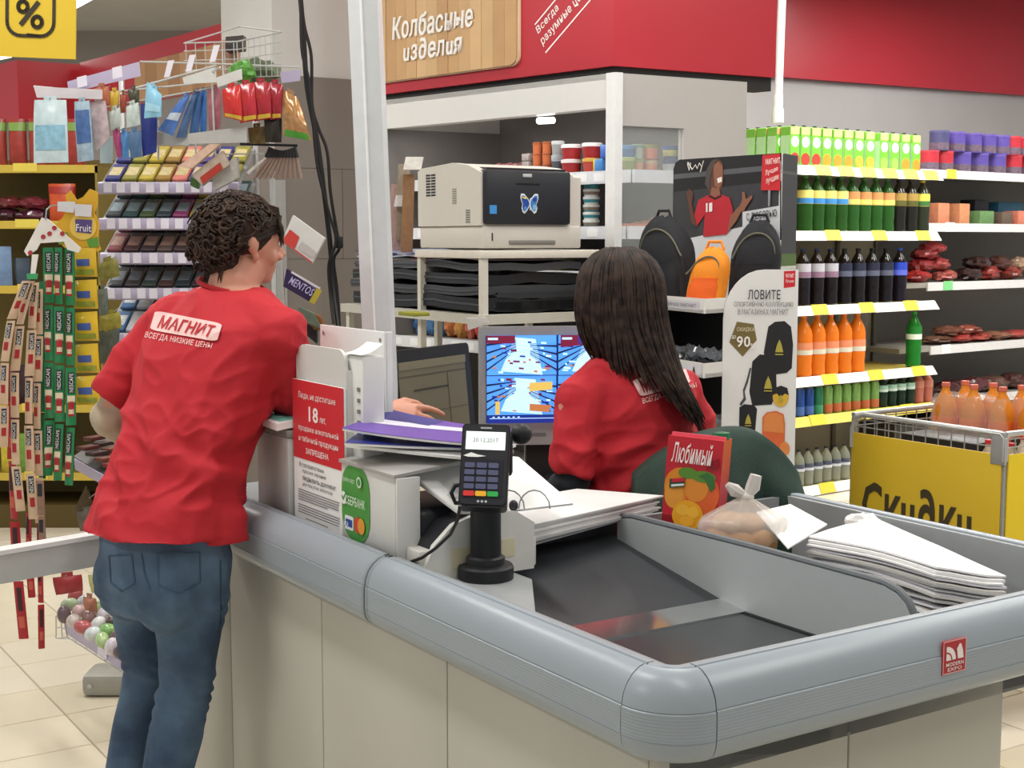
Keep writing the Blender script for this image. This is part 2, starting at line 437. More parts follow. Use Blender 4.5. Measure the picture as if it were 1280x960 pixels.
# opening in the frame at the lower left
stroke(mb, rr[:19], 4.2 * k, fr2, h); rr2 = rr[20:] + rr[:1]
stroke(mb, rr2, 4.2 * k, fr2, h)
stroke(mb, [(34 * k, 27 * k), (50 * k, 26 * k)], 4.2 * k, fr2, h)
stroke(mb, [(26 * k, 40 * k), (47 * k, 66 * k)], 6 * k, fr2, h)
stroke(mb, [(x * k, y * k) for x, y in circ(28, 61, 6, 6.5, 16)], 5 * k, fr2, h, True)
stroke(mb, [(x * k, y * k) for x, y in circ(46, 43, 6, 6.5, 16)], 5 * k, fr2, h, True)
part('percent_mark', mb, M('#3a3222', 0.6), ps, w=True, angle=None)
part('hanger', MB().tube([fr.p(-30 * k, 135 * k), fr.p(-30 * k, 135 * k) * 1.0 + Vector((0, 0, 3.4 - fr.p(0, 135 * k).z))], 0.003, 6), STEEL, ps, w=True)
# ================================================================== CHECKOUT COUNTER  (frame: x = u, y = v, z)
ct_ = thing('checkout_counter', 'grey checkout counter with rounded ribbed bumper rail and beige side panels', 'counter', loc=L(0, 0), rz=RZ)
RAIL = M('#99a2aa', 0.33, var=0.03, scale=8); RAILD = M('#8f979d', 0.4, var=0.03); RIB = M('#9a9d9c', 0.5, var=0.04)
PANEL = M('#bdbaae', 0.45, var=0.03, scale=3)
# rail cross-section: o = outward distance, z
prof = [(0.0, .895), (0.0, .9), (.004, .902), (.014, .902), (.0155, .8995), (.018, .8995), (.0195, .9015), (.028, .899), (.04, .891), (.05, .879), (.056, .866), (.0585, .852), (.0575, .8505), (.0595, .849)]
zz = .846
while zz > .812: prof += [(.0600, zz), (.0596, zz - .0013), (.0600, zz - .0026)]; zz -= .0046
prof += [(.0600, .8105), (.0588, .809), (.0596, .8075), (.0580, .797), (.0535, .787), (.045, .779), (.034, .7755), (.02, .776), (.02, .89)]
R0 = 0.02   # inner corner radius
def rail(name, stations, mat=RAIL, grow=0.0, label=None):
    """sweep the profile along stations: (point, outward dir)"""
    mb = MB(); rings = []
    for p, o in stations:
        rings.append([Vector((p[0], p[1], 0)) + Vector((o[0], o[1], 0)) * (max(0, q[0] + (grow if q[0] > .015 else 0))) + Vector((0, 0, q[1])) for q in prof])
    n = len(prof); vs = [p for r in rings for p in r]
    fs = [(i * n + k, i * n + k + 1, (i + 1) * n + k + 1, (i + 1) * n + k) for i in range(len(rings) - 1) for k in range(n - 1)]
    fs += [list(range(n)), [(len(rings) - 1) * n + k for k in range(n)][::-1]]
    mb.add(vs, fs); return part(name, mb, mat, ct_, label=label, angle=30)
rail('bumper_rail', [((0, .797), (-1, 0)), ((0, 0.033), (-1, 0))])
rail('bumper_rail', [((0, 1.53), (-1, 0)), ((0, .803), (-1, 0))])
rail('bumper_rail', [((0.033, 0), (0, -1)), ((1.03, 0), (0, -1))])
rail('bumper_rail', [((1.06, .033), (1, 0)), ((1.06, .84), (1, 0))])
def corner(cx, cy, a0, a1):
    st_ = []
    for k in range(11):
        a = math.radians(a0 + (a1 - a0) * k / 10); st_.append(((cx + math.cos(a) * .03, cy + math.sin(a) * .03), (math.cos(a), math.sin(a))))
    rail('corner_cap', st_, RAILD if False else RAIL, 0.0012)
corner(.03, .03, 180, 270); corner(1.03, .03, 270, 360)
# dark joint ring between the two left rail pieces and end cap
rail('rail_joint', [((0, .8035), (-1, 0)), ((0, .7965), (-1, 0))], M('#70767b', 0.5), -0.002)
rail('rail_joint', [((0, .812), (-1, 0)), ((0, .8036), (-1, 0))], RAILD, 0.0006)
rail('rail_joint', [((0, .7964), (-1, 0)), ((0, .788), (-1, 0))], RAILD, 0.0006)
# right rail far end: rounded nose
st_ = [((1.06 - .0, .84), (1, 0))]
for k in range(1, 9):
    a = math.radians(90 * k / 8); st_.append(((1.06 - .03 * (1 - math.cos(a)), .84 + .03 * math.sin(a)), (math.cos(a), math.sin(a))))
rail('corner_cap', st_)
# body panels (each panel of its own, thin gaps between)
for v0, v1 in ((0.02, 0.566), (0.569, 1.066), (1.069, 1.563), (1.566, 1.95)):
    part('side_panel', MB().rbox(-.022, .0, v0, v1, .03, .80, .0025), PANEL, ct_)
for u0, u1 in ((-.02, .349), (.352, .712)):
    part('end_panel', MB().rbox(u0, u1, .0, .02, .03, .80, .0025), PANEL, ct_)
part('end_panel', MB().rbox(.694, .712, .02, .86, .03, .79, .0025), PANEL, ct_)
part('plinth', MB().box(.01, .30, .86, 1.93, 0, .04).box(.01, .69, .03, .86, 0, .04), M('#55554f', 0.7), ct_)
part('end_panel', MB().rbox(-.02, .31, 1.95, 1.968, .03, .80, .0025), PANEL, ct_)
# tray: inner walls, floor, belt
TRAYG = M('#7c8082', 0.35, 0.1, var=0.05, scale=8); BELT = M('#33363a', 0.36, var=0.1, scale=20, bump=0.15, bscale=300)
part('tray_wall', MB().box(.0, .012, .0, .80, .74, .897), M('#8e9294', 0.4), ct_)
part('tray_wall', MB().box(.0, 1.06, .0, .012, .74, .897), M('#8e9294', 0.4), ct_)
part('tray_wall', MB().box(1.048, 1.06, .0, .86, .74, .897), M('#9da1a2', 0.4), ct_)
part('tray_floor', MB().box(.0, 1.06, .0, .90, .735, .765), M('#6a6d6f', 0.25, 0.3, var=0.05), ct_)
# collecting plate (dark, at the customer end)
part('collecting_plate', MB().box(.03, .6, .012, .50, .765, .772), M('#45484b', 0.22, 0.2, var=0.06), ct_)
part('steel_strip', MB().hexa([(.012, .50, .765), (.6, .50, .765), (.6, .575, .765), (.012, .575, .765), (.012, .50, .775), (.6, .50, .775), (.6, .575, .783), (.012, .575, .783)]), M('#d8dadb', 0.12, 0.9), ct_)
part('sloped_chute', MB().hexa([(.012, .575, .765), (.602, .575, .765), (.602, .93, .765), (.012, .93, .765), (.012, .575, .783), (.602, .575, .783), (.602, .93, .846), (.012, .93, .846)]), BELT, ct_)
# the light grey ledge left of the belt and the worktop behind
part('worktop', MB().box(.0, .31, .93, 1.93, .80, .852), M('#8b8e90', 0.4, var=0.04), ct_)
part('ledge', MB().prism([(.012, .93, .78), (.012, .40, .78), (.05, .40, .78), (.215, .66, .78), (.215, .93, .78)], (0, 0, .076)), M('#9a9d9f', 0.35, var=0.04), ct_)
part('rear_bar', MB().rbox(.17, .62, .93, .945, .83, .872, .003), M('#232427', 0.4), ct_)
part('tray_end', MB().box(.602, 1.06, .86, .872, .74, .895), M('#8e9294', 0.4), ct_)
# divider board with rubber edge
dp = [(0.605, .90, .765), (0.605, .90, .889)]
top = [(.905, .889), (.86, .897), (.5, .901), (.2, .901), (.165, .900), (.135, .893), (.115, .880), (.103, .862), (.10, .84), (.10, .765)]
part('divider_board', MB().prism([(.6, .905, .765)] + [(.6, v, z - .004) for v, z in top], (.014, 0, 0)), M('#b3b8ba', 0.4, var=0.03), ct_)
part('divider_edge', MB().tube([(.607, v, z) for v, z in top], (.007), 8), M('#6e7377', 0.6), ct_)
part('divider_foot', MB().box(.59, .600, .10, .905, .765, .774), M('#17181a', 0.5), ct_)
# red maker's emblem on the end rail
em = Fr((.482, -.0606, .8205), (1, 0, 0), (0, 0, 1))
ez = .0012
pe = part('emblem', MB().rbox(.482, .536, -.0615, -.0585, .8205, .8735, .001), M('#b02a35', 0.5), ct_, label='red maker emblem with a white letter on the rail')
em = Fr((.482, -.0618, .8205), (1, 0, 0), (0, 0, 1))
Ew = M('#f0e9e6', 0.5)
def arc(cx, cy, r, a0, a1, n=8): return [(cx + r * math.cos(math.radians(a0 + (a1 - a0) * k / n)), cy + r * math.sin(math.radians(a0 + (a1 - a0) * k / n))) for k in range(n + 1)]
printed('printed_mark', em, [(rect(.001, .001, .0535, .0525), M('#e5b9b7', 0.5)), (rect(.0025, .0025, .052, .051), M('#b02a35', 0.5)),
    ([(.008, .022)] + arc(.008, .022, .022, 90, 0) , Ew), (arc(.008, .022, .0135, 90, 0) + arc(.008, .022, .011, 0, 90), M('#b02a35', 0.5)),
    ([(.034, .022), (.047, .022)] + [(.045, .034), (.041, .044), (.0375, .046), (.031, .038)] , Ew), ([(.0305, .022), (.0325, .022), (.029, .036), (.0275, .034)], M('#b02a35', 0.5))], pe, lift=.0002)
text('MODERN', em, .007, .0125, .047, .0185, Ew, pe, 0.02, h=.0014); text('EXPO', em, .011, .005, .043, .0105, Ew, pe, 0.02, h=.0014)

# the swing gate left of the counter
gt = thing('swing_gate', 'pale grey swing gate bar closing the aisle behind the jeans', 'gate', loc=L(-.05, 1.8), rz=RZ)
ga, gb = atz(-45, 697, .80), atz(150, 664, .80)
gd = (gb - ga); gd.z = 0; gd.normalize(); gn = Vector((-gd.y, gd.x, 0))
e0 = gb + gd * 0.075
def gbox(mb, p, q, t0, t1, z0, z1): return mb.hexa([p + gn * t0 + Z * (z0 - p.z), q + gn * t0 + Z * (z0 - q.z), q + gn * t1 + Z * (z0 - q.z), p + gn * t1 + Z * (z0 - p.z), p + gn * t0 + Z * (z1 - p.z), q + gn * t0 + Z * (z1 - q.z), q + gn * t1 + Z * (z1 - q.z), p + gn * t1 + Z * (z1 - p.z)])
part('bar', gbox(MB(), ga, e0, 0, .035, .727, .792), M('#c6c8c6', 0.4), gt, w=True)
part('top_cap', gbox(MB(), ga, e0, -.004, .039, .792, .802), M('#eceded', 0.35), gt, w=True)
part('hinge_post', MB().cyl(Vector((e0.x, e0.y, .70)) + gn * .017, Vector((e0.x, e0.y, .81)) + gn * .017, .02, n=14), STEEL, gt, w=True)

# ---------------- customer-side cabinets standing on the counter
CAB = M('#d3d3cf', 0.42, var=0.03, scale=5); CABL = M('#dfdfdc', 0.42, var=0.03)
def onc(name, label, cat, u, v, z, group=None): return thing(name, label, cat, loc=L(u, v, z), rz=RZ, group=group)
# grey box left of the sign
cb = onc('till_box', 'plain pale grey metal box at the left end behind the age sign', 'box', .014, 1.29, .852)
part('body', MB().rbox(0, .26, .01, .18, .03, .205, .003), M('#bcbcb8', 0.45), cb)
part('lid', MB().rbox(-.002, .262, .008, .182, .2055, .222, .003), M('#8a8883', 0.5), cb)
part('foot', MB().box(.02, .24, .02, .17, 0, .03), BLACK, cb)
# notes with turquoise sheet
nt = onc('note_pad', 'turquoise sheet on a stack of white papers on the grey box', 'papers', .0, 1.31, 1.0745)
part('paper_stack', MB().grid(lambda a, b: (-.01 + .2 * a, -.01 + .17 * b, .016 + .006 * math.sin(a * 5 + b)), 8, 6, (0, 0, .0155)), PAPER, nt)
part('top_sheet', MB().grid(lambda a, b: (.002 + .18 * a, .0 + .15 * b, .0185 + .006 * math.sin(a * 5 + b)), 8, 6, (0, 0, .0015)), M('#7fc9be', 0.6), nt)
# card holder with sign
ch = onc('sign_holder', 'white upright metal plate with rounded corners holding the red age sign', 'sign holder', .02, 1.05, .852)
mb = MB(); P = [(0, .003, .0)] + [(0, .003, .36)] + arc(.038, .36, .038, 180, 90)[0:0]
pg = [(0.003, .0), (.24, .0), (.24, .36)] + arc(.20, .37, .04, 0, 90) + arc(.035, .38, .03, 90, 180) + [(.003, .37)]
part('plate', MB().prism([(0.012, y, z) for y, z in pg], (.006, 0, 0)), CAB, ch)
part('side_flange', MB().hexa([(.012, .0, 0), (.07, .0, 0), (.07, .004, 0), (.012, .004, 0), (.012, .0, .37), (.06, .0, .37), (.06, .004, .37), (.012, .004, .37)]), CAB, ch)
part('base_plate', MB().box(.012, .1, 0, .24, 0, .006), CAB, ch)
sg = onc('age_sign', 'red and white notice about being eighteen to buy alcohol and tobacco', 'sign', .02, 1.05, .885)
part('card', MB().box(.004, .009, -.004, .242, 0, .302), PAPER, sg)
fs = Fr((.0035, .242, 0), (0, -1, 0), (0, 0, 1))
printed('red_field', fs, [(rect(0, .135, .246, .302), M('#cf3038', 0.5, var=.03))], sg)
for s, x0, x1, y0, y1, bd in (('Люди, не достигшие', .03, .21, .262, .278, .0), ('18', .082, .128, .218, .25, .05), ('лет,', .135, .165, .219, .232, .0), ('продажа алкогольной', .03, .222, .193, .208, .01), ('и табачной продукции', .03, .22, .17, .186, .01), ('ЗАПРЕЩЕНА', .065, .175, .146, .161, .03)):
    text(s, fs, x0, y0, x1, y1, M('#f6e8e6', 0.6), sg, bd, h=.0012)
for s, x0, x1, y0, y1, bd in (('В соответствии', .03, .15, .118, .127, 0), ('просим заранее', .045, .16, .104, .112, 0), ('ПРЕДЪЯВИТЬ ДОКУМЕНТ', .045, .205, .088, .098, .03), ('для покупки алкоголя', .045, .19, .076, .084, 0)):
    text(s, fs, x0, y0, x1, y1, INK, sg, bd, h=.001)
sm = []
for k in range(9):
    y = .066 - k * .0052 - (.006 if k > 4 else 0)
    sm.append((rect(.022, y, .225 - (.05 if k == 4 else 0.0) - random.random() * .01, y + .0026), M('#8b8b8b', 0.7)))
sm.append((rect(.06, .008, .17, .0102), M('#8b8b8b', 0.7)))
printed('small_print', fs, sm, sg, lift=.0002)
# back screen plate behind
bp = onc('screen_plate', 'tall white metal screen plate rising behind the age sign', 'screen', .13, 1.06, .852)
part('plate', MB().rbox(0, .006, .015, .32, .0, .442, .002), CABL, bp)
part('side_flange', MB().rbox(0.006, .02, .015, .02, .0, .442, .002), CABL, bp)
for y, z in ((.03, .425), (.30, .425)): part('screw', MB().cyl((-.002, y, z), (.001, y, z), .004, n=10), STEEL, bp)
fdv = onc('till_display', 'white till housing with a row of vents between the plates', 'till', .045, .975, .852)
part('body', MB().rbox(0, .05, .03, .14, .17, .40, .006), CABL, fdv)
for k in range(6): part('vent', MB().box(-.002, .001, .040, .052, .22 + k * .022, .228 + k * .022), M('#7b7b78', 0.6), fdv)
part('stem', MB().box(.005, .045, .05, .09, 0, .17), M('#55585a', 0.5), fdv)
part('paper_curl', MB().grid(lambda a, b: (-.004 + .05 * a, .03 + .07 * b, .40 + .02 * a * a + .004), 6, 4, (0, 0, .001)), PAPER, fdv)
# green label box
gb_ = onc('terminal_box', 'pale metal box on the counter with a green bank label', 'box', .012, .812, .852)
part('body', MB().rbox(0, .045, .0, .226, .03, .192, .003), CAB, gb_)
part('rear_panel', MB().box(.25, .256, .02, .226, 0, .212), CAB, gb_)
part('top_cap', MB().hexa([(-.004, -.003, .19), (.26, -.003, .215), (.26, .228, .215), (-.004, .228, .19), (-.004, -.003, .196), (.26, -.003, .222), (.26, .228, .222), (-.004, .228, .196)]), M('#a9a7a4', 0.45), gb_)
part('foot', MB().box(.006, .04, .01, .21, 0, .03), BLACK, gb_)
fg = Fr((-.0006, .226, .03), (0, -1, 0), (0, 0, 1))
GRN = M('#4f9a48', 0.5, var=.03)
pr = printed('green_label', fg, [(rrect(.004, .012, .125, .162, .05, 8), GRN), (rrect(.018, .03, .055, .058, .004), M('#e9ecf0', .5)), (rect(.022, .036, .051, .051), M('#2f4f9c', .5)),
    (circ(.075, .046, .015, .016), M('#d2452f', .5)), (circ(.092, .046, .015, .016), M('#e39a35', .5)),
    (circ(.018, .092, .012, .013), M('#e8efe6', .5)), ([(.010, .094), (.017, .086), (.029, .099), (.026, .102), (.017, .092), (.013, .097)], GRN),
    (circ(.088, .132, .011, .011, 14), M('#cfe2cb', .5)), (circ(.088, .132, .007, .007, 14), GRN)], gb_, label='green rounded bank card label')
text('СБЕРБАНК', fg, .034, .083, .118, .101, M('#d8e8d4', .5), gb_, .02, h=.008)
text('VISA', fg, .026, .039, .047, .048, M('#f3f4f8', .5), gb_, .02, h=.008)
text('приём карт', fg, .022, .125, .075, .138, M('#cfe2cb', .5), gb_, 0, h=.008)
for z in (.06, .145): part('screw_hole', MB().cyl((.05, -.0015, z), (.05, .001, z), .0045, n=10), BLACK, gb_)
for x in (.006,): part('edge_bracket', MB().rbox(.0, .05, -.006, -.001, .02, .19, .002), CABL, gb_)
# purple magazines on top
def mag(name, lab, u, v, z, rz, m1, w, l, curl, strip=True):
    r = thing(name, lab, 'magazine', loc=L(u, v, z), rz=RZ + rz)
    f = lambda a, b: (-l / 2 + l * a, -w / 2 + w * b, curl * (1 - a) ** 2 * (0.5 + b * .5) + .006)
    part('pages', MB().grid(lambda a, b: (f(a, b)[0] * .99, f(a, b)[1] * .985, f(a, b)[2] - .0012), 12, 6, (0, 0, .0045)), PAPER, r)
    part('cover', MB().grid(f, 12, 6, (0, 0, .001)), m1, r)
    if strip:
        part('printed_band', MB().grid(lambda a, b: Vector(f(.02 + .7 * a, .35 + .2 * b + .25 * a)) + Vector((0, 0, .0005)), 10, 2), M('#dfdcea', .4), r)
        part('printed_field', MB().grid(lambda a, b: Vector(f(.0 + .42 * a, .64 + .34 * b)) + Vector((0, 0, .0006)), 8, 2), M('#3a3a86', .4), r)
    return r
mag('magazine', 'purple magazine with a white band, topmost on the metal box', .15, .915, 1.100, math.radians(-58), M('#6b4aa6', .35), .20, .29, .025)
mag('magazine', 'dark blue magazine under the purple one on the metal box', .14, .93, 1.084, math.radians(-40), M('#2d3484', .35), .19, .27, .012, False)
mag('magazine', 'white brochure at the bottom of the magazine pile on the metal box', .15, .92, 1.074, math.radians(-64), PAPER, .19, .28, .004, False)

# receipt printer
rp = onc('receipt_printer', 'off-white receipt printer with a dark curved lid behind the card terminal', 'printer', .03, .742, .8525)
sp = [(0, .0), (.24, .0), (.24, .09), (.20, .115), (.13, .125), (.06, .105), (.02, .07), (0, .03)]
part('body', MB().prism([(x + .005, .0, z) for x, z in sp][::-1], (0, .012, 0)), M('#d9d8d2', .45), rp)
part('base', MB().rbox(.0, .26, .012, .066, .0, .06, .006), M('#cfcdc6', .45), rp)
part('lid', MB().prism([(x * .93 + .012, .012, z * .97 + .004) for x, z in sp][::-1], (0, .054, 0)), M('#24252a', .45), rp)
part('rear_housing', MB().rbox(.03, .21, .07, .26, 0, .125, .02, 3), M('#24262b', .45), rp)
part('sticker', MB().box(.06, .11, -.0012, 0.0002, .02, .06), M('#d8cfb0', .6), rp)
part('sticker', MB().box(.17, .20, -.0012, 0.0002, .03, .065), M('#d8cfb0', .6), rp)

# card terminal on its post
tp = L(.15, .717, .856)
tb = thing('terminal_stand', 'black round-based post carrying the card terminal', 'stand', loc=tp)
part('base', MB().lathe([(.052, 0), (.052, .022), (.049, .026), (.03, .028)], 28), M('#1d1e21', .45), tb)
part('collar', MB().lathe([(.036, .026), (.036, .04), (.031, .043)], 24), M('#2a2b2f', .4), tb)
part('post', MB().lathe([(.0285, .03), (.0285, .185), (.026, .188)], 24), M('#1b1c1f', .4), tb)
part('bracket', MB().tube([(-.02, -.025, .185), (-.055, -.03, .178), (-.062, -.03, .165), (-.055, -.03, .147), (-.02, -.03, .143), (.02, -.03, .143)], .004, 8), BLACK, tb)
part('swivel', MB().ell((.0, .0, .20), (.03, .026, .024)), BLACK, tb)
part('clamp_arm', MB().rbox(.02, .05, -.005, .025, .19, .27, .008), BLACK, tb)
part('clamp_knob', MB().ell((.066, .03, .265), (.02, .02, .02)), BLACK, tb)
# terminal: tilted slab
ft = Fr(at(573, 632, 2.43), Vector((.98, -.04, -.03)), Vector((.13, .42, .90)))
tm_ = thing('card_terminal', 'black handheld card terminal with lit screen and coloured keys', 'terminal', loc=ft.o)
k = 2.46 / FPX
Wt, Ht = 60 * k, 108 * k
tp_ = [(0.004, 0), (Wt - .004, 0), (Wt + .003, Ht * .5), (Wt + .001, Ht), (-.001, Ht), (-.003, Ht * .5)]
mb = MB(); F = ft
outl = rrect(-.001, -.002, Wt + .001, Ht, .008, 4)
part('body', MB().prism([F.p(x, y, 0) for x, y in outl], F.n * -.034), M('#202126', .35), tm_, w=True)
part('bezel', MB().prism([F.p(x, y, .003) for x, y in rrect(.002, .003, Wt - .002, Ht - .003, .007, 4)], F.n * -.004), M('#2c2d33', .3), tm_, w=True)
part('screen', MB().prism([F.p(x, y, .0042) for x, y in rect(.007, Ht * .68, Wt - .007, Ht * .9)], F.n * -.002), M('#dfe9e4', .3, emit=.75), tm_, w=True)
part('keypad_field', MB().prism([F.p(x, y, .004) for x, y in rect(.006, Ht * .10, Wt - .009, Ht * .56)], F.n * -.002), M('#23242e', .3), tm_, w=True)
kw = (Wt - .02) / 3
for r in range(4):
    for c in range(3):
        x0 = .0075 + c * kw * .98; y0 = Ht * (.2 + r * .085)
        part('key', MB().prism([F.p(x, y, .0062) for x, y in rrect(x0, y0, x0 + kw * .84, y0 + Ht * .062, .002, 2)], F.n * -.002), M('#565a78', .35), tm_, w=True)
for c, hx in enumerate(('#c8352f', '#e2a72e', '#2f9d4c')):
    x0 = .0075 + c * kw * .98
    part('key', MB().prism([F.p(x, y, .0062) for x, y in rrect(x0, Ht * .115, x0 + kw * .9, Ht * .175, .002, 2)], F.n * -.002), M(hx, .35, emit=.2), tm_, w=True, label={'#c8352f': 'red key', '#e2a72e': 'yellow key', '#2f9d4c': 'green key'}[hx])
text('20.12.2017', F, .02, Ht * .77, Wt - .02, Ht * .82, M('#4b5550', .6), tm_, w=True, h=.005)
for c in range(3): part('contact_mark', MB().prism([F.p(x, y, .004) for x, y in circ(Wt * .5 - .008 + c * .007, Ht * .055, .0022, .0022, 8)], F.n * -.001), M('#c9cbd2', .4), tm_, w=True)
part('logo_strip', MB().prism([F.p(x, y, .0045) for x, y in rect(Wt * .38, Ht * .935, Wt * .62, Ht * .955)], F.n * -.001), M('#a9abb2', .4), tm_, w=True)
part('receipt_scrap', MB().prism([F.p(x, y, .0052) for x, y in [(.004, Ht * .60), (.018, Ht * .64), (.03, Ht * .615), (.045, Ht * .60), (.03, Ht * .585), (.012, Ht * .585)]], F.n * -.0006), PAPER, tm_, w=True)
cp = [at(575, 632, 2.35), at(572, 650, 2.36), at(563, 668, 2.38), at(545, 685, 2.42), at(528, 697, 2.45), at(514, 702, 2.5)]
solo('terminal_cable', MB().tube(cp, .003, 8), BLACK, 'thin black cord running from the card terminal down to the counter', 'cable', loc=cp[-1], w=True)

# open ring binder with papers
bd = thing('ring_binder', 'open white ring binder full of papers standing on the tray edge behind the terminal', 'binder', loc=L(.36, .9, .873))
def sheetpoly(pts, th, m, name, par):
    P = [Vector(p) for p in pts]; n = (P[1] - P[0]).cross(P[2] - P[0]).normalized()
    if n.z < 0: n = -n
    return part(name, MB().prism(P, n * -th), m, par, w=True)
B1 = [at(622, 640, 2.62), at(716, 629, 2.62), at(648, 571, 2.86), at(634, 570, 2.88)]
sheetpoly(B1, .004, M('#f4f4f3', .8, var=.02), 'left_cover', bd)
st0 = at(622, 660, 2.56)
for k in range(9):
    z = .884 + k * .0042; j = (k * 37 % 11 - 5) * .002; e = -.012 * k / 9
    pts = [atz(620 - 2, 668, .885), atz(652, 680 - k * .2, .885), atz(818 + (k * 13 % 7), 638, .885), atz(716, 629, .885), atz(622, 645, .885)]
    q = [Vector((p.x + j, p.y + j * .5, z)) for p in pts]
    part('sheet', MB().prism(q, (0, 0, -.0036)), M('#ecebea' if k % 2 else '#dcdbd9', .8, var=.03), bd, w=True)
pts = [atz(617, 669, .872), atz(655, 683, .872), atz(839, 633, .876), atz(725, 640, .876), atz(622, 650, .872)]
part('right_cover', MB().prism(pts, (0, 0, -.003)), M('#e9e9e8', .6), bd, w=True)
for x in (636, 668):
    a = at(x, 636, 2.60); P = [a + Vector((0.03 * math.cos(t) - .0, .012 * math.sin(t), .034 * math.sin(t))) for t in [PI * i / 8 for i in range(9)]]
    part('ring', MB().tube(P, .0014, 6), STEEL, bd, w=True)
part('clamp_lever', MB().ell(at(642, 632, 2.59), (.009, .006, .011)), M('#4a4b4d', .3, .6), bd, w=True)
# second paper heap left of the terminal
ph = thing('paper_stack', 'printed white forms lying on the receipt printer left of the terminal', 'papers', loc=L(.16, .86, .98))
for k, (dx, hx) in enumerate(((0, '#efefec'), (3, '#e6e6e3'), (5, '#f4f4f2'))):
    q = [at(505 + dx, 590 - k, 2.60 - .01 * k), at(572, 640 - k, 2.52), at(603, 640 - k, 2.56), at(603, 580 - k, 2.72), at(560 + dx, 578 - k, 2.74)]
    part('sheet', MB().prism(q, (0, 0, -.004)), M(hx, .8, var=.03), ph, w=True)
q = [at(522, 592, 2.61), at(566, 624, 2.545), at(590, 610, 2.6), at(560, 584, 2.70)]
part('printed_table', MB().prism([p + Vector((0, 0, .0008)) for p in q], (0, 0, -.0004)), M('#d2d2d4', .8, var=.25, scale=160), ph, w=True)

# ---------------- right lane of the tray: juice carton, bag, papers, coat
jb = thing('juice_carton', 'red juice carton with peaches standing tilted on the divider in front of the seated cashier', 'carton')
fj = Fr(at(826, 660, 2.84), Vector((.9, -.36, -.055)), Vector((.10, .02, 1)))
k = 2.84 / FPX
jb.location = fj.o; RM[jb.name] = Matrix.Translation(fj.o)
Wj, Hj = .118, .196
Rd = M('#c3202f', .3, var=.04, coat=.3)
Dj = .075
def jp(x, y, h): return fj.p(x, y, h)
part('box', MB().hexa([jp(0, 0, 0), jp(Wj, 0, 0), jp(Wj, 0, -Dj), jp(0, 0, -Dj), jp(0, Hj, 0), jp(Wj, Hj, 0), jp(Wj, Hj, -Dj), jp(0, Hj, -Dj)]), Rd, jb, w=True)
part('top_fold', MB().hexa([jp(.002, Hj, -.02), jp(Wj - .002, Hj, -.02), jp(Wj - .002, Hj, -.032), jp(.002, Hj, -.032), jp(.002, Hj + .006, -.022), jp(Wj - .002, Hj + .006, -.022), jp(Wj - .002, Hj + .006, -.03), jp(.002, Hj + .006, -.03)]), M('#d8485a', .35), jb, w=True)
part('top_label', MB().prism([jp(x, Hj + .0012, -y) for x, y in rect(.03, .04, .085, .068)], fj.y * -.001), PAPER, jb, w=True)
c = jp(Wj - .016, Hj, -.05)
part('cap', MB().lathe([(.0165, 0), (.0165, .010), (.0155, .0125), (.004, .013)], 20, c), M('#1f6b47', .35), jb, w=True)
PEA = M('#e08a2c', .4, var=.12, scale=60); PEB = M('#d9622f', .4, var=.15, scale=60); LEA = M('#5d8c34', .4); LED = M('#3f6f3a', .4); YEL = M('#eaa524', .4, var=.1, scale=80)
printed('printed_fruit', fj, [(rect(.0, .0, .03, .03), M('#8f1622', .4)), (circ(.034, .092, .034, .040), PEA), (circ(.022, .075, .02, .03), M('#e39a3a', .4)), (circ(.082, .082, .036, .044), PEB), (circ(.068, .094, .026, .03), M('#e08c33', .4)),
    (circ(.048, .122, .02, .012, 14, .6), LEA), (circ(.082, .118, .026, .012), LEA), ([(.07, .118), (.085, .112), (.100, .088), (.108, .1), (.104, .12), (.09, .128)], LED),
    (circ(.055, .034, .033, .032), YEL), (circ(.044, .044, .014, .012), M('#f0b63a', .4)), (circ(.066, .042, .013, .012), M('#f0b63a', .4)), (circ(.055, .022, .016, .011), M('#efae30', .4)),
    ([(.012, .087), (.044, .094), (.044, .112), (.012, .106)], M('#1d4733', .5)), ([(.016, .099), (.043, .104), (.043, .112), (.016, .107)], M('#c5273a', .5)), ([(.016, .09), (.043, .0955), (.043, .1), (.016, .095)], M('#dfe6df', .5)), ([(.086, .134), (.112, .140), (.112, .16), (.096, .152)], M('#8f1622', .4))], jb, w=True, lift=.00035)
text('Любимый', fj, .012, .142, .098, .186, M('#f7f0ec', .5), jb, .012, .3, w=True, h=.0075)

bg = thing('plastic_bag', 'knotted clear plastic bag of buns beside the juice carton', 'bag', loc=L(.74, .52, .8))
bc = at(924, 658, 2.74)
def bagf(a, b):
    t = 2 * PI * a; r = math.sin(PI * (.08 + .84 * b)) ** .7 if b < .62 else (.95 - (b - .62) / .38 * .82)
    w = 1 + .10 * math.sin(7 * t + 3 * b) * b + .05 * math.sin(13 * t)
    return bc + Vector((math.cos(t) * .088 * r * w, math.sin(t) * .06 * r * w, -.055 + .115 * b)) + Vector((.012 * b, 0, 0))
PLB = bpy.data.materials.new('clear_plastic'); PLB.use_nodes = True
_b = PLB.node_tree.nodes['Principled BSDF']; _b.inputs['Base Color'].default_value = (.78, .72, .66, 1); _b.inputs['Roughness'].default_value = .25; _b.inputs['Alpha'].default_value = .42
part('film', MB().grid(bagf, 40, 16), PLB, bg, w=True, angle=60)
kn = bc + Vector((.014, 0, .06))
part('knot', MB().ell(kn, (.015, .013, .012)), M('#d9cfc6', .4), bg, w=True)
part('knot_tail', MB().tube([kn, kn + Vector((.012, 0, .02)), kn + Vector((.018, 0, .045))], [.008, .015, .012], 8), M('#ddd6cf', .4, alpha=.7), bg, w=True)
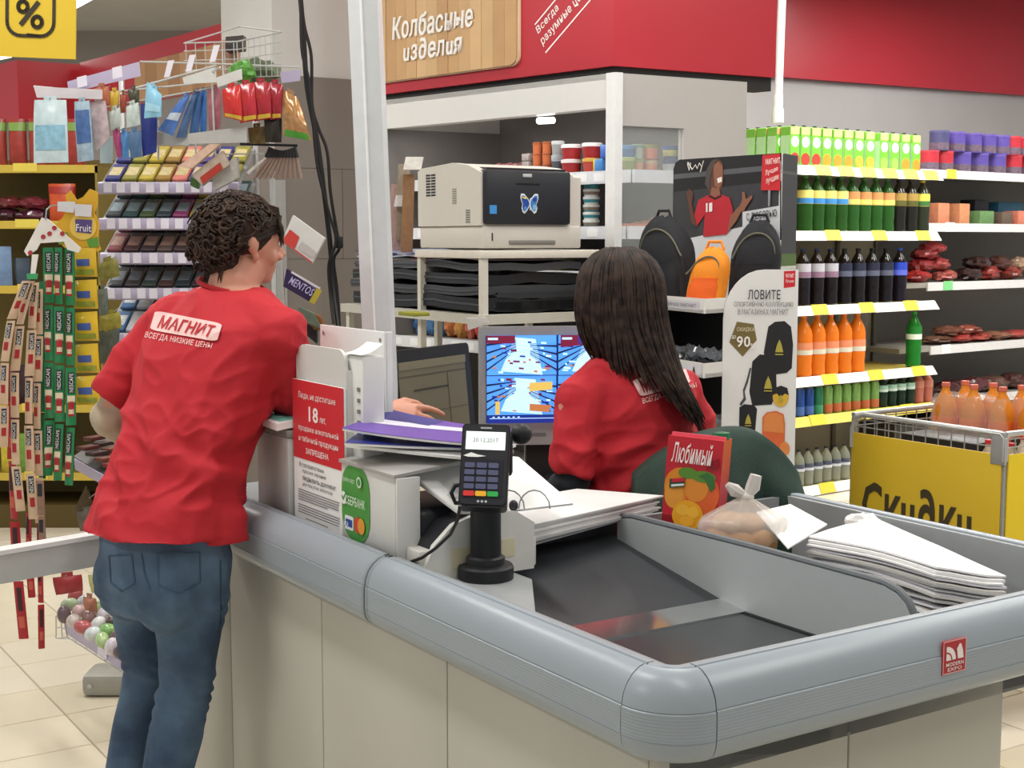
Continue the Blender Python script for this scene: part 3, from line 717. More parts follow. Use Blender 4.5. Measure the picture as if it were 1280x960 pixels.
part('knot_tail', MB().tube([kn, kn + Vector((-.025, .0, .014)), kn + Vector((-.04, 0, .026))], [.007, .014, .006], 8), M('#ddd6cf', .4, alpha=.7), bg, w=True)
for dx, dy, dz, lb_ in ((-.045, 0, -.028, 'brown bun at the left end of the knotted clear bag'), (.0, -.015, -.032, 'brown bun in the middle of the knotted clear bag'), (.045, .0, -.03, 'brown bun at the right end of the knotted clear bag'), (.02, .02, .0, 'brown bun lying on top at the right in the clear bag'), (-.02, .01, .005, 'brown bun lying on top at the left in the clear bag')):
    p = bc + Vector((dx, dy, dz))
    solo('bun', MB().ell(p, (.034, .032, .024)), M('#c79257', .6, var=.25, scale=60, bump=.3, bscale=80), lb_, 'bun', loc=p, w=True, group='buns in the clear bag')

# white sheet & big stack of crumpled papers on the right lane
ws = thing('paper_sheet', 'plain white sheet lying slanted between the clear bag and the paper stack', 'paper', loc=L(.85, .62, .85))
q = [at(945, 640, 2.82), at(988, 630, 2.95), at(1034, 655, 2.80), at(985, 685, 2.62)]
part('sheet', MB().prism(q, (0, 0, -.003)), PAPER, ws, w=True)
stk = thing('document_stack', 'thick stack of white documents in crumpled clear film on the right lane', 'papers', loc=L(.85, .25, .8))
ta, tb2, tc2, td = uvz(atz(1010, 664, .905)), uvz(atz(1170, 702, .905)), uvz(atz(1258, 703, .905)), uvz(atz(1100, 645, .905))
for k in range(14):
    s = k / 13; z = .812 + .0062 * k; j = (k * 29 % 9 - 4) * .0018
    def fn(a, b):
        p0 = ta.lerp(tb2, a); p1 = td.lerp(tc2, a); p = p0.lerp(p1, b)
        q = L(p.x + j + .004 * math.sin(k * 2.1), p.y + j, z + .006 * math.sin(a * 4 + k) * (1 - s) + (-.016 * max(0, a - .55) ** 1 + .008 * math.sin(3 * b + 2 * a)) )
        return q
    part('sheet', MB().grid(fn, 10, 4, (0, 0, .0036 if k % 3 else .0052)), M(('#e9e8e8', '#c9c6c2', '#dcdbe2', '#efeeee')[k % 4] if k < 13 else '#f3f3f3', .75, var=.04), stk, w=True)
def film(a, b):
    p0 = ta.lerp(tb2, a); p1 = td.lerp(tc2, a); p = p0.lerp(p1, b); ex = (b - .5) * .05; ey = (a - .5) * -.05
    w = noise.noise(Vector((a * 9, b * 9, 1.3)))
    return L(p.x + (a - .5) * .05, p.y + ey * 1.6, .806 + .022 * w + .02 * abs(a - .5))
part('film_sleeve', MB().grid(film, 30, 14, (0, 0, .002)), M('#d9d9dc', .25, var=.12, scale=90, bump=.6, bscale=60), stk, w=True, angle=25)
cr = at(1078, 652, 2.86)
def crum(a, b):
    t = 2 * PI * a; p = PI * b; r = 1 + .35 * noise.noise(Vector((3 * math.cos(t) * math.sin(p), 3 * math.sin(t) * math.sin(p), 3 * math.cos(p))))
    return cr + Vector((.036 * r * math.cos(t) * math.sin(p), .03 * r * math.sin(t) * math.sin(p), .017 * r * math.cos(p)))
solo('crumpled_paper', MB().grid(crum, 18, 10), PAPER, 'crumpled white paper ball at the far end of the document stack', 'paper', loc=cr, w=True, angle=12)
wl = thing('paper_sheet', 'flat white sheet at the right corner of the tray under the document stack', 'paper', loc=L(.8, .1, .8))
q = [atz(1190, 742, .86), atz(1240, 752, .86), atz(1400, 735, .86), atz(1285, 722, .86)]
part('sheet', MB().prism([Vector((p.x, p.y, .80)) + (Vector((p.x, p.y, 0)) * .0) for p in q], (0, 0, -.002)), PAPER, wl, w=True)
part('blue_edge', MB().prism([q[0] + Vector((-.01, -.01, -.062)), q[1] + Vector((-.012, -.012, -.062)), q[1] + Vector((.002, 0, -.062)), q[0] + Vector((.002, 0, -.062))], (0, 0, -.002)), M('#6fa3c4', .5), wl, w=True)

# dark green coat over the chair back
cc = thing('coat', 'dark green coat hung over the chair back beside the juice carton', 'coat', loc=L(.80, .93, .78))
def coat(a, b):
    # a across (left..right), b from the top fold down
    x = -.235 + .39 * a; s_ = (a - .62) / (.62 if a < .62 else .38)
    hump = 1 - abs(s_) ** 2.2
    p = at(915, 600, 3.18) + Vector((x * 1.0, .10 * (a - .5), 0))
    top = .018 + .102 * hump
    fold = (.026 * math.sin(17 * a + 2 * b) + .012 * math.sin(37 * a)) * b + .01 * noise.noise(Vector((a * 6, b * 4, 0)))
    return p + Vector((x * .40 * b * (1 if a > .5 else .25), -.05 - .05 * b + fold - .03 * math.sin(PI * b), top - .27 * b))
part('front_cloth', MB().grid(coat, 40, 16, (0, -.09, 0.0)), M('#2c4038', .85, var=.12, scale=25, bump=.25, bscale=260), cc, w=True, angle=60)
chp = at(915, 600, 3.26)
ch_ = thing('office_chair', 'empty black swivel chair with the dark green coat over its back', 'chair', loc=(chp.x + .06, chp.y + .12, 0))
part('backrest', MB().rbox(-.16, .10, -.10, -.06, .56, .94, .02), M('#26282b', .7), ch_)
part('seat', MB().rbox(-.12, .28, -.06, .36, .44, .52, .03), M('#26282b', .7), ch_)
part('gas_stem', MB().cyl((.04, .14, .08), (.04, .14, .45), .03), BLACK, ch_)
for k in range(5):
    t = 2 * PI * k / 5; part('leg', MB().tube([(.04, .14, .10), (.04 + .26 * math.cos(t), .14 + .26 * math.sin(t), .05)], [.025, .016], 8), BLACK, ch_)
    part('caster', MB().ell((.04 + .26 * math.cos(t), .14 + .26 * math.sin(t), .027), (.027, .027, .027), 10, 8), BLACK, ch_)
# ================================================================== PEOPLE
def oring(c, w, d, rw, rd, n=20, p=2.4):
    """superellipse ring round c with half axes rw along w and rd along d"""
    o = []
    for k in range(n):
        t = 2 * PI * k / n; a, b = math.cos(t), math.sin(t)
        o.append(Vector(c) + Vector(w) * (rw * math.copysign(abs(a) ** (2 / p), a)) + Vector(d) * (rd * math.copysign(abs(b) ** (2 / p), b)))
    return o
def weld(mb, voxel, smooth=4, keep=None):
    """joins the overlapping closed pieces of mb into one continuous skin"""
    me = bpy.data.meshes.new('weld'); me.from_pydata([tuple(p) for p in mb.v], [], mb.f)
    bm = bmesh.new(); bm.from_mesh(me); bmesh.ops.recalc_face_normals(bm, faces=bm.faces[:]); bm.to_mesh(me); bm.free()
    o = bpy.data.objects.new('weld', me); COL.objects.link(o)
    md = o.modifiers.new('r', 'REMESH'); md.mode = 'VOXEL'; md.voxel_size = voxel; md.adaptivity = 0
    if smooth:
        s = o.modifiers.new('s', 'SMOOTH'); s.factor = 0.5; s.iterations = smooth
    dg = bpy.context.evaluated_depsgraph_get(); m2 = bpy.data.meshes.new_from_object(o.evaluated_get(dg))
    bpy.data.objects.remove(o); bpy.data.meshes.remove(me); return m2
def wrinkle(me, fn):
    ns = [v.normal.copy() for v in me.vertices]
    for v, n in zip(me.vertices, ns): v.co += n * fn(v.co, n)
    me.update()
def finish(me, name, mat, parent, w=True):
    if w: me.transform(RM[parent.name].inverted() if parent else Matrix.Identity(4))
    me.name = name; me.materials.clear(); me.materials.append(mat); me.shade_smooth()
    return link(name, me, parent)
def chain(mb, pts, n=12):
    """limb through (point, radius) pairs, rounded at both ends"""
    P = [Vector(p) for p, r in pts]; R = [r for p, r in pts]
    # densify
    Q, S = [], []
    for i in range(len(P) - 1):
        a, b, c, d = P[max(i - 1, 0)], P[i], P[i + 1], P[min(i + 2, len(P) - 1)]
        for k in range(4):
            t = k / 4; Q.append(0.5 * ((2 * b) + (c - a) * t + (2 * a - 5 * b + 4 * c - d) * t * t + (3 * b - a - 3 * c + d) * t ** 3)); S.append(R[i] + (R[i + 1] - R[i]) * t)
    Q.append(P[-1]); S.append(R[-1])
    mb.tube(Q, S, n); mb.ell(Q[0], (S[0],) * 3, 12, 8); mb.ell(Q[-1], (S[-1],) * 3, 12, 8)
SKIN = M('#c98f78', .5, var=.05, scale=12, sss=.08)
def basis(f, up=Vector((0, 0, 1))):
    f = Vector(f).normalized(); r = f.cross(up).normalized(); u = r.cross(f); return f, r, u
def head(mb, c, f, s=1.0, tilt=Vector((0, 0, 1))):
    """head with skull, jaw, nose, lips, brow and ears; c = centre of the skull, f = facing"""
    f, r, u = basis(f, tilt)
    R = Matrix((r, f, u)).transposed()
    def e(x, y, z, a, b, d, n=18, m=12): mb.ell(c + (r * x + f * y + u * z) * s, (a * s, b * s, d * s), n, m, R)
    e(0, -.012, .025, .073, .092, .083); e(0, .032, .0, .062, .062, .075); e(0, .03, -.045, .053, .058, .052); e(0, .058, -.078, .028, .028, .022)
    for k in (-1, 1):
        e(k * .038, .057, -.03, .022, .022, .024); e(k * .028, .078, .022, .022, .012, .008)
        e(k * .073, -.006, -.008, .009, .016, .023); e(k * .079, -.012, -.004, .006, .013, .018)
        e(k * .07, .004, -.035, .008, .01, .011)
    mb.tube([c + (f * .088 + u * .012) * s, c + (f * .104 - u * .012) * s, c + (f * .112 - u * .026) * s], [.009 * s, .011 * s, .013 * s], 10)
    for k in (-1, 1): e(k * .012, .096, -.029, .010, .011, .009)
    e(0, .083, -.053, .021, .010, .006); e(0, .081, -.063, .018, .010, .007)
    return f, r, u
def eyes(c, f, s, parent, tilt=Vector((0, 0, 1))):
    f, r, u = basis(f, tilt)
    for k in (-1, 1):
        p = c + (r * (k * .03) + f * .0745 + u * .006) * s
        part('eye', MB().ell(p, (.012 * s,) * 3, 12, 8), M('#e9e4df', .3), parent, w=True)
        q = p + f * .009 * s; part('iris', MB().ell(q, (.0055 * s,) * 3, 10, 6), M('#3a2a20', .2), parent, w=True)
        b = p + u * .022 * s + f * .006 * s
        part('eyebrow', MB().tube([b - r * k * .016 * s - u * .003 * s, b + f * .004 * s, b + r * k * .018 * s - u * .004 * s - f * .008 * s], [.002, .004, .002], 6), M('#3a2820', .8), parent, w=True)
        part('eyelash', MB().tube([p + u * .009 * s + f * .008 * s - r * k * .01 * s, p + u * .008 * s + f * .013 * s, p + u * .007 * s + f * .009 * s + r * k * .014 * s], .0018, 5), BLACK, parent, w=True)
def hand(mb, wrist, d, side, palm_n, curls, s=1.0, thumb=1):
    """palm, four unequal bent fingers and a thumb; d = direction of the hand, side = towards the thumb, palm_n = normal out of the back of the hand"""
    d = Vector(d).normalized(); n = Vector(palm_n); n = (n - d * n.dot(d)).normalized(); sd = d.cross(n) * (1 if d.cross(n).dot(Vector(side)) > 0 else -1)
    pr = []
    for t, w, h in ((0, .024, .019), (.02, .03, .019), (.05, .040, .016), (.082, .041, .013)):
        pr.append(oring(wrist + d * t * s, sd, n, w * s, h * s, 14, 2.6))
    mb.loft(pr)
    for i, (off, ln) in enumerate(((.033, .072), (.0112, .080), (-.0108, .075), (-.032, .058))):
        p = wrist + d * .078 * s + sd * off * s; dirv = (d + sd * (off * 1.2)).normalized(); pts = [(p - d * .02 * s, .0088 * s)]; c = curls[i]
        ang = 0
        for j, fr_ in enumerate((.45, .3, .25)):
            ang += c[j]; dv = (dirv * math.cos(ang) - n * math.sin(ang)).normalized(); pts.append((p, (.0086 - .0006 * j) * s)); p = p + dv * ln * fr_ * s
        pts.append((p, .0066 * s)); 
        mb.tube([q for q, r in pts], [r for q, r in pts], 9); mb.ell(p, (.0068 * s,) * 3, 9, 7)
        for q, r in pts[1:-1]: mb.ell(q, (r * 1.04,) * 3, 9, 7)
    b = wrist + d * .022 * s + sd * .022 * s
    t1 = b + (sd * .75 + d * .8 - n * .25 * thumb).normalized() * .042 * s; t2 = t1 + (d * 1.0 + sd * .25 - n * .4 * thumb).normalized() * .03 * s; t3 = t2 + (d - sd * .1 - n * .45 * thumb).normalized() * .024 * s
    mb.tube([b, t1, t2, t3], [.014 * s, .0118 * s, .010 * s, .0078 * s], 9); mb.ell(t3, (.0078 * s,) * 3, 9, 7); mb.ell(t1, (.0119 * s,) * 3, 9, 7)
def project_text(body, corners, tgt, mat, parent, bold=0, shear=0, off=.003, poly=None, name='lettering'):
    """lettering laid on a cloth: the flat box 'corners' (bl, br, tr, tl in world) is dropped on the mesh along the box normal"""
    bl, br, tr, tl = [Vector(p) for p in corners]
    if poly is None: vs, fs = glyphs(body, bold, shear)
    else: vs, fs = poly, [list(range(len(poly)))]
    bm = bmesh.new(); vv = [bm.verts.new((a, b, 0)) for a, b in vs]
    for f in fs:
        try: bm.faces.new([vv[i] for i in f])
        except ValueError: pass
    bmesh.ops.triangulate(bm, faces=bm.faces[:])
    for it in range(6 if len(fs) == 1 else 3):
        lim = .04
        ed = [e for e in bm.edges if (e.verts[0].co - e.verts[1].co).length > lim]
        if ed: bmesh.ops.subdivide_edges(bm, edges=ed, cuts=1); bmesh.ops.triangulate(bm, faces=bm.faces[:])
    nrm = (br - bl).cross(tl - bl).normalized()
    bvh = BVHTree.FromPolygons([v.co for v in tgt.vertices], [list(p.vertices) for p in tgt.polygons])
    miss = []
    for v in bm.verts:
        a, b = v.co.x, v.co.y
        p = (bl * (1 - a) + br * a) * (1 - b) + (tl * (1 - a) + tr * a) * b
        eye = Vector((0, 0, CAMH)); dr_ = (p - eye).normalized(); h, hn, i, dd = bvh.ray_cast(p - dr_ * .5, dr_, 1.6)
        v.co = (h if h else p) - dr_ * off
        if not h or hn.dot(dr_) > -.12: miss.append(v)
    bmesh.ops.delete(bm, geom=miss, context='VERTS')
    me = bpy.data.meshes.new(name); bm.to_mesh(me); bm.free()
    me.transform(RM[parent.name].inverted()); me.materials.append(mat); return link(name, me, parent)
def cloth_noise(sc, amp, seed, stretch=(1, 1, 1)):
    """sharp-crested folds: warped ridged noise in two sizes"""
    def fn(p, n):
        q = Vector((p.x * stretch[0], p.y * stretch[1], p.z * stretch[2])) * sc + Vector((seed, seed * 2.1, 0))
        q += noise.noise_vector(q * .6) * .7
        a = (1 - abs(noise.noise(q))) ** 4; b = (1 - abs(noise.noise(q * 2.1 + Vector((3, 1, 7))))) ** 4
        return amp * (a * 1.0 + b * .55 - .75)
    return fn
TEE = M('#b9222d', .78, var=.05, scale=20, bump=.12, bscale=500)
LOGO = M('#eec4c0', .7, var=.03); LOGOR = M('#b9222d', .7)

# ------------------------------------------------------------------ standing woman
f1 = Vector((.64, .77, 0)).normalized(); r1 = Vector((f1.y, -f1.x, 0))
pw = at(207, 700, 2.93); base1 = Vector((pw.x, pw.y, 0))
tor = [(at(203, 652, 2.92), .172, .128), (at(206, 634, 2.93), .17, .126), (at(222, 590, 2.96), .165, .122), (at(243, 530, 3.0), .17, .122), (at(258, 470, 3.03), .184, .122), (at(268, 430, 3.05), .192, .116), (at(276, 400, 3.06), .186, .10), (at(283, 374, 3.07), .13, .08), (at(287, 358, 3.08), .08, .066)]
sR, eR, wR = at(350, 418, 2.95), at(382, 524, 3.08), at(478, 517, 3.20)
sL, eL, wL = at(196, 416, 3.16), at(138, 522, 3.16), at(235, 590, 3.36)
HS = .89; hc1 = at(304, 303, 3.10); fh1 = Vector((.80, .58, -.10)).normalized()
hipL, hipR = at(181, 705, 3.0), at(240, 705, 2.90)
kL, kR = at(187, 846, 3.03), at(233, 850, 2.90)
aL, aR = at(138, 1100, 3.0), at(178, 1100, 2.82)
aL.z = aR.z = .09
body = MB()
for seq, sc in ((tor, .86),):
    body.loft([oring(c, r1, f1, w * sc, d * sc) for c, w, d in seq])
nb = at(291, 362, 3.075)
body.tube([nb - Vector((0, 0, .04)), nb + Vector((.005, .0, .02)), hc1 + Vector((0, 0, -.05))], [.07, .056, .054], 14)
fh1_, rh1, uh1 = head(body, hc1, fh1, HS)
chain(body, [(sR, .042), (sR.lerp(eR, .5), .038), (eR, .038)]); chain(body, [(eR, .038), (eR.lerp(wR, .35), .038), (wR, .026)])
chain(body, [(sL, .042), (sL.lerp(eL, .5), .038), (eL, .038)]); chain(body, [(eL, .038), (eL.lerp(wL, .35), .037), (wL, .026)])
for h_, k_, a_ in ((hipL, kL, aL), (hipR, kR, aR)):
    chain(body, [(h_, .08), (h_.lerp(k_, .5), .068), (k_, .05), (k_.lerp(a_, .3), .05), (a_, .034)])
    ft_ = a_ + f1 * .05; ft_.z = .032
    body.tube([Vector((a_.x, a_.y, .04)) - f1 * .05, ft_ + f1 * .02, ft_ + f1 * .13], [(.03, .034), (.03, .042), (.02, .036)], 12)
body.loft([oring(c, r1, f1, w, d) for c, w, d in ((pw + Vector((0, 0, -.10)), .12, .10), (pw, .15, .105), (pw + Vector((0, 0, .08)), .14, .1))])
dW = (at(560, 528, 3.21) - wR).normalized()
hand(body, wR - dW * .004, dW, Vector((0, .8, .5)), Vector((.1, -.72, .69)), ((.05, .32, .25), (.26, .42, .3), (.42, .5, .3), (.58, .55, .3)), 1.0)
hand(body, wL, f1 + Vector((0, 0, -.2)), Vector((1, 0, 0)), Vector((0, 0, 1)), ((.2, .3, .2),) * 4, .95)
me = weld(body, .0043, 3)
p1 = link('person', None); bpy.data.objects.remove(p1); RM['person'] = Matrix.Translation(base1)
me.transform(Matrix.Translation(-base1)); me.materials.append(SKIN); me.shade_smooth(); me.name = 'person'
p1 = link('person', me); place(p1, base1)
tag(p1, 'standing woman in red shirt and blue jeans leaning on the counter and pointing', 'person', 'cashiers in red shirts')
eyes(hc1, fh1, HS, p1)
# t-shirt
sh = MB()
TS = [(c, w * 1.03, d * 1.04) for c, w, d in tor[:-1]] + [(at(289, 360, 3.08), .086, .074)]
hem0 = at(202, 662, 2.918)
sh.loft([oring(hem0, r1, f1, .182, .138)] + [oring(c, r1, f1, w, d) for c, w, d in TS])
cuR = sR.lerp(eR, .86); cuL = at(140, 497, 3.15)
chain(sh, [(sR + Vector((-.07, .05, .03)), .064), (sR, .062)]); sh.tube([sR + Vector((-.02, .01, .012)), sR.lerp(cuR, .5), cuR, cuR + (cuR - sR) * .03], [.064, .064, .066, .067], 18)
chain(sh, [(sL + Vector((.07, -.05, .035)), .062), (sL, .058)]); sh.tube([sL + Vector((.02, -.01, .012)), sL.lerp(cuL, .5), cuL, cuL + (cuL - sL) * .03], [.06, (.058, .062), (.050, .064), (.048, .066)], 18)
# loose flap at the right hip
fl = at(288, 670, 2.86)
sh.loft([oring(at(262, 590, 2.9), r1, f1, .06, .05), oring(at(274, 640, 2.88), r1, f1, .055, .05), oring(at(281, 678, 2.87), r1, f1, .05, .05)])
me = weld(sh, .0062, 3)
def wr1(p, n):
    t = p.z; a = cloth_noise(6.0, .016, 1.7, (1.0, 1.0, 1.3))(p, n)
    a *= min(1, max(.35, (t - .86) / .10))
    # diagonal folds gathering at the waist
    d = (p - tor[2][0]); s = d.dot(r1) * .9 + d.z * 1.5 
    k = math.exp(-((t - .98) / .16) ** 2)
    return a * (.5 + k * .6) + .006 * k * math.sin(s * 42 + 4 * noise.noise(p * 5)) 
wrinkle(me, wr1)
tee1 = finish(me, 'shirt', TEE, p1)
tw = tee1.data.copy(); tw.transform(RM[p1.name])
def lay(px4, dep): return [at(x, y, dep) for x, y in px4]
B = lay([(187, 412), (271, 427), (278, 404.5), (194, 388)], 2.8)
project_text('', B, tw, LOGO, p1, poly=[(x, y) for x, y in rrect(0, 0, 1, 1, .12, 4)], off=.005, name='logo_field')
def sub(B, x0, x1, y0, y1):
    bl, br, tr, tl = B
    q = lambda a, b: (bl * (1 - a) + br * a) * (1 - b) + (tl * (1 - a) + tr * a) * b
    return [q(x0, y0), q(x1, y0), q(x1, y1), q(x0, y1)]
project_text('МАГНИТ', sub(B, .09, .92, .17, .83), tw, LOGOR, p1, .035, .25, off=.0085)
project_text('ВСЕГДА НИЗКИЕ ЦЕНЫ', lay([(180, 423), (264, 437), (266, 429), (182, 414)], 2.8), tw, LOGO, p1, .02, .1, off=.003)
# collar band
def band(c, w, d, rw, rd, r, name, mat, par):
    q = oring(c, w, d, rw, rd, 28, 2.0); part(name, MB().tube(q + [q[0]], r, 6, False), mat, par, w=True)
band(at(289.5, 357, 3.082), (r1 + Vector((0, 0, -.22))).normalized(), f1, .079, .068, .006, 'collar', M('#a81f27', .8), p1)
# beige undersleeves
BEI = M('#b3a48f', .85, var=.06, bump=.1)
us = MB(); us.tube([sL.lerp(eL, .7), eL, eL.lerp(wL, .5), eL.lerp(wL, .92)], [.046, .046, .043, .036], 14); us.ell(eL, (.046,) * 3)
m_ = weld(us, .007, 3); wrinkle(m_, cloth_noise(18, .004, 3)); finish(m_, 'undersleeve', BEI, p1)
us = MB(); us.tube([sR.lerp(eR, .9), eR, eR.lerp(wR, .45)], [.045, .044, .041], 14); us.ell(eR, (.044,) * 3)
m_ = weld(us, .007, 3); finish(m_, 'undersleeve', BEI, p1)
# jeans
JEAN = bpy.data.materials.new('denim'); JEAN.use_nodes = True
nt_ = JEAN.node_tree; b_ = nt_.nodes['Principled BSDF']; b_.inputs['Roughness'].default_value = .85
tc_ = nt_.nodes.new('ShaderNodeTexCoord'); n_ = nt_.nodes.new('ShaderNodeTexNoise'); n_.inputs['Scale'].default_value = 7; n_.inputs['Detail'].default_value = 8
rp_ = nt_.nodes.new('ShaderNodeValToRGB'); rp_.color_ramp.elements[0].color = lin('#2c4059') + (1,); rp_.color_ramp.elements[0].position = .35; rp_.color_ramp.elements[1].color = lin('#5d7690') + (1,); rp_.color_ramp.elements[1].position = .72
nt_.links.new(tc_.outputs['Object'], n_.inputs['Vector']); nt_.links.new(n_.outputs[0], rp_.inputs[0]); nt_.links.new(rp_.outputs[0], b_.inputs['Base Color'])
n2_ = nt_.nodes.new('ShaderNodeTexNoise'); n2_.inputs['Scale'].default_value = 700; bp_ = nt_.nodes.new('ShaderNodeBump'); bp_.inputs['Strength'].default_value = .2; bp_.inputs['Distance'].default_value = .004
nt_.links.new(tc_.outputs['Object'], n2_.inputs['Vector']); nt_.links.new(n2_.outputs[0], bp_.inputs['Height']); nt_.links.new(bp_.outputs[0], b_.inputs['Normal'])
jn = MB()
for h_, k_, a_ in ((hipL, kL, aL), (hipR, kR, aR)):
    chain(jn, [(h_ + Vector((0, 0, .02)), .087), (h_.lerp(k_, .3), .083), (h_.lerp(k_, .65), .069), (k_, .0585), (k_.lerp(a_, .25), .0585), (k_.lerp(a_, .6), .052), (k_.lerp(a_, .93), .042)], 18)
jn.loft([oring(c, r1, f1, w, d) for c, w, d in ((pw + Vector((0, 0, -.105)) - f1 * .004, .125, .108), (pw + Vector((0, 0, -.03)) - f1 * .008, .150, .122), (pw + Vector((0, 0, .08)), .152, .115), (pw + Vector((0, 0, .13)), .146, .11))])
for sg_, h_ in ((-1, hipL), (1, hipR)): jn.ell(pw + r1 * (sg_ * .07) - f1 * .045 + Vector((0, 0, -.04)), (.078, .08, .10))
me = weld(jn, .0075, 4)
def wj(p, n):
    k = 0
    for kk in (kL, kR): k += math.exp(-((p.z - kk.z - .0) / .06) ** 2) * .5
    hz = math.exp(-((p.z - .70) / .05) ** 2)
    return (.0034 * k + .0022 * hz) * math.sin(p.z * 150 + p.x * 40 + 14 * noise.noise(p * 7)) + .0035 * noise.noise(p * 13)
wrinkle(me, wj)
finish(me, 'jeans', JEAN, p1)
# back pocket and seam
jw = p1.children if False else None
for h_, k_ in ((hipR, kR),):
    pass
# seams, pocket stitching and the belt loops are laid on the denim
jw = None
jm = [o for o in p1.children if o.name.startswith('jeans')][0].data.copy(); jm.transform(RM[p1.name])
STI = M('#3b5068', .8); STP = M('#33475e', .85)
def laid(name, pts, wd, m, dep=2.75, off=.003):
    for (x0, y0), (x1, y1) in zip(pts, pts[1:]):
        n_ = Vector((y0 - y1, x1 - x0)).normalized() * wd / 2
        q = [at(x0 + n_.x, y0 + n_.y, dep), at(x1 + n_.x, y1 + n_.y, dep), at(x1 - n_.x, y1 - n_.y, dep), at(x0 - n_.x, y0 - n_.y, dep)]
        project_text('', [q[0], q[1], q[2], q[3]], jm, m, p1, poly=[(0, 0), (1, 0), (1, 1), (0, 1)], off=off, name=name)
laid('side_seam', [(276, 700), (277, 760), (272, 830)], 1.6, STI)
laid('centre_seam', [(176, 692), (180, 716), (187, 738)], 1.6, STI)
for q in ([(196, 692), (250, 690), (251, 728), (224, 742), (198, 731), (196, 692)], [(136, 695), (164, 693), (168, 728), (152, 740), (138, 728), (136, 695)]): laid('pocket_stitching', q, 1.3, STI)
# shoes
for a_ in (aL, aR):
    q = Vector((a_.x, a_.y, 0))
    part('shoe', MB().tube([q - f1 * .075 + Z * .045, q - f1 * .05 + Z * .05, q + f1 * .04 + Z * .05, q + f1 * .15 + Z * .038, q + f1 * .19 + Z * .03], [(.02, .02), (.044, .037), (.046, .043), (.036, .047), (.018, .028)], 14), M('#2b2c30', .6), p1, w=True)
# dark curly hair pinned up
HAIR = bpy.data.materials.new('hair_dark'); HAIR.use_nodes = True
def hairmat(m, c0, c1, sc):
    nt = m.node_tree; b = nt.nodes['Principled BSDF']; b.inputs['Roughness'].default_value = .6; b.inputs['Specular IOR Level'].default_value = .22
    tc = nt.nodes.new('ShaderNodeTexCoord'); n = nt.nodes.new('ShaderNodeTexNoise'); n.inputs['Scale'].default_value = sc
    r = nt.nodes.new('ShaderNodeValToRGB'); r.color_ramp.elements[0].color = lin(c0) + (1,); r.color_ramp.elements[0].position = .38; r.color_ramp.elements[1].color = lin(c1) + (1,); r.color_ramp.elements[1].position = .68
    nt.links.new(tc.outputs['Object'], n.inputs['Vector']); nt.links.new(n.outputs[0], r.inputs[0]); nt.links.new(r.outputs[0], b.inputs['Base Color'])
hairmat(HAIR, '#2a1f1a', '#46342a', 30)
hb = MB(); R_ = Matrix((rh1, fh1_, uh1)).transposed()
rng = random.Random(3)
hcx = hc1 - fh1_ * .02 + uh1 * .03
hb.ell(hcx, (.083, .098, .082), 24, 16, R_)
hb.ell(hc1 - fh1_ * .062 - uh1 * .008, (.068, .048, .075), 20, 14, R_)
hb.ell(hc1 - fh1_ * .05 - uh1 * .055, (.058, .045, .045), 18, 12, R_)
base_n = len(hb.v)
for k in range(1100):
    # curls over the back, sides and crown; the face and the ears stay free
    th = rng.uniform(0, PI * .72); ph = rng.uniform(0, 2 * PI)
    x, y, z = math.sin(th) * math.cos(ph), math.sin(th) * math.sin(ph), math.cos(th)
    if y > .35 and z < .62: continue
    if y > -.12 and abs(x) > .5 and z < .12: continue
    S = 1.0 + rng.uniform(-.02, .07)
    back = max(0, -y)
    p = hcx + (rh1 * (x * .086) + fh1_ * (y * .103 - back * .012) + uh1 * (z * .086 - .035 * back * (1 - z))) * S
    nrm_ = (rh1 * x + fh1_ * y + uh1 * z).normalized(); t1 = nrm_.cross(Vector((rng.gauss(0, 1), rng.gauss(0, 1), rng.gauss(0, 1)))).normalized(); t2 = nrm_.cross(t1)
    rad = rng.uniform(.008, .022); turns = rng.uniform(.35, .85); Pp = []
    for i in range(11):
        a = 2 * PI * turns * i / 10; Pp.append(p + t1 * (rad * math.cos(a)) + t2 * (rad * math.sin(a)) + nrm_ * (.005 * math.sin(a * .5) - .002) + t1 * (.03 * i / 10))
    hb.tube(Pp, [.0008 + .0030 * math.sin(PI * (i + .7) / 11.5) for i in range(11)], 6)
# fringe falling over the forehead towards the nose
for k in range(90):
    s_ = rng.uniform(-.062, .068)
    a = hcx + uh1 * .075 + fh1_ * .02 + rh1 * s_ * .6; b = hcx + uh1 * (.042 + rng.uniform(-.005, .01)) + fh1_ * .078 + rh1 * s_ * .9; c = hc1 + uh1 * rng.uniform(.006, .045) + fh1_ * (.094 - abs(s_) * .3) + rh1 * s_ * 1.05; d_ = c - uh1 * .012 + rh1 * .006
    hb.tube([a, b + uh1 * rng.uniform(-.006, .012) + fh1_ * rng.uniform(-.004, .006), c, d_], [.0028, .0036, .0024, .0006], 5)
for k in range(80):   # strands drawn back over the temple above the ear
    s_ = 1 if k % 2 else -1; j = rng.uniform(0, 1)
    a = hc1 + uh1 * (.075 - .04 * j) + fh1_ * .075 + rh1 * s_ * .05; b = hc1 + uh1 * (.06 - .045 * j) + fh1_ * .02 + rh1 * s_ * .078; c = hc1 + uh1 * (.03 - .05 * j) - fh1_ * .05 + rh1 * s_ * .076
    hb.tube([a, b + uh1 * rng.uniform(-.004, .004), c], [.0016, .003, .0024], 5)
for k in range(30):   # short loose hairs in the nape
    s_ = rng.uniform(-.05, .05); a = hc1 - fh1_ * .07 - uh1 * .06 + rh1 * s_; hb.tube([a, a - uh1 * .03 - fh1_ * .005, a - uh1 * .05 + fh1_ * rng.uniform(-.01, .01)], [.004, .003, .0008], 5)
hb.v = [tuple(hc1 + (Vector(q) - hc1) * HS) for q in hb.v]
part('hair', hb, HAIR, p1, w=True, angle=80, label='dark curly hair pinned up')

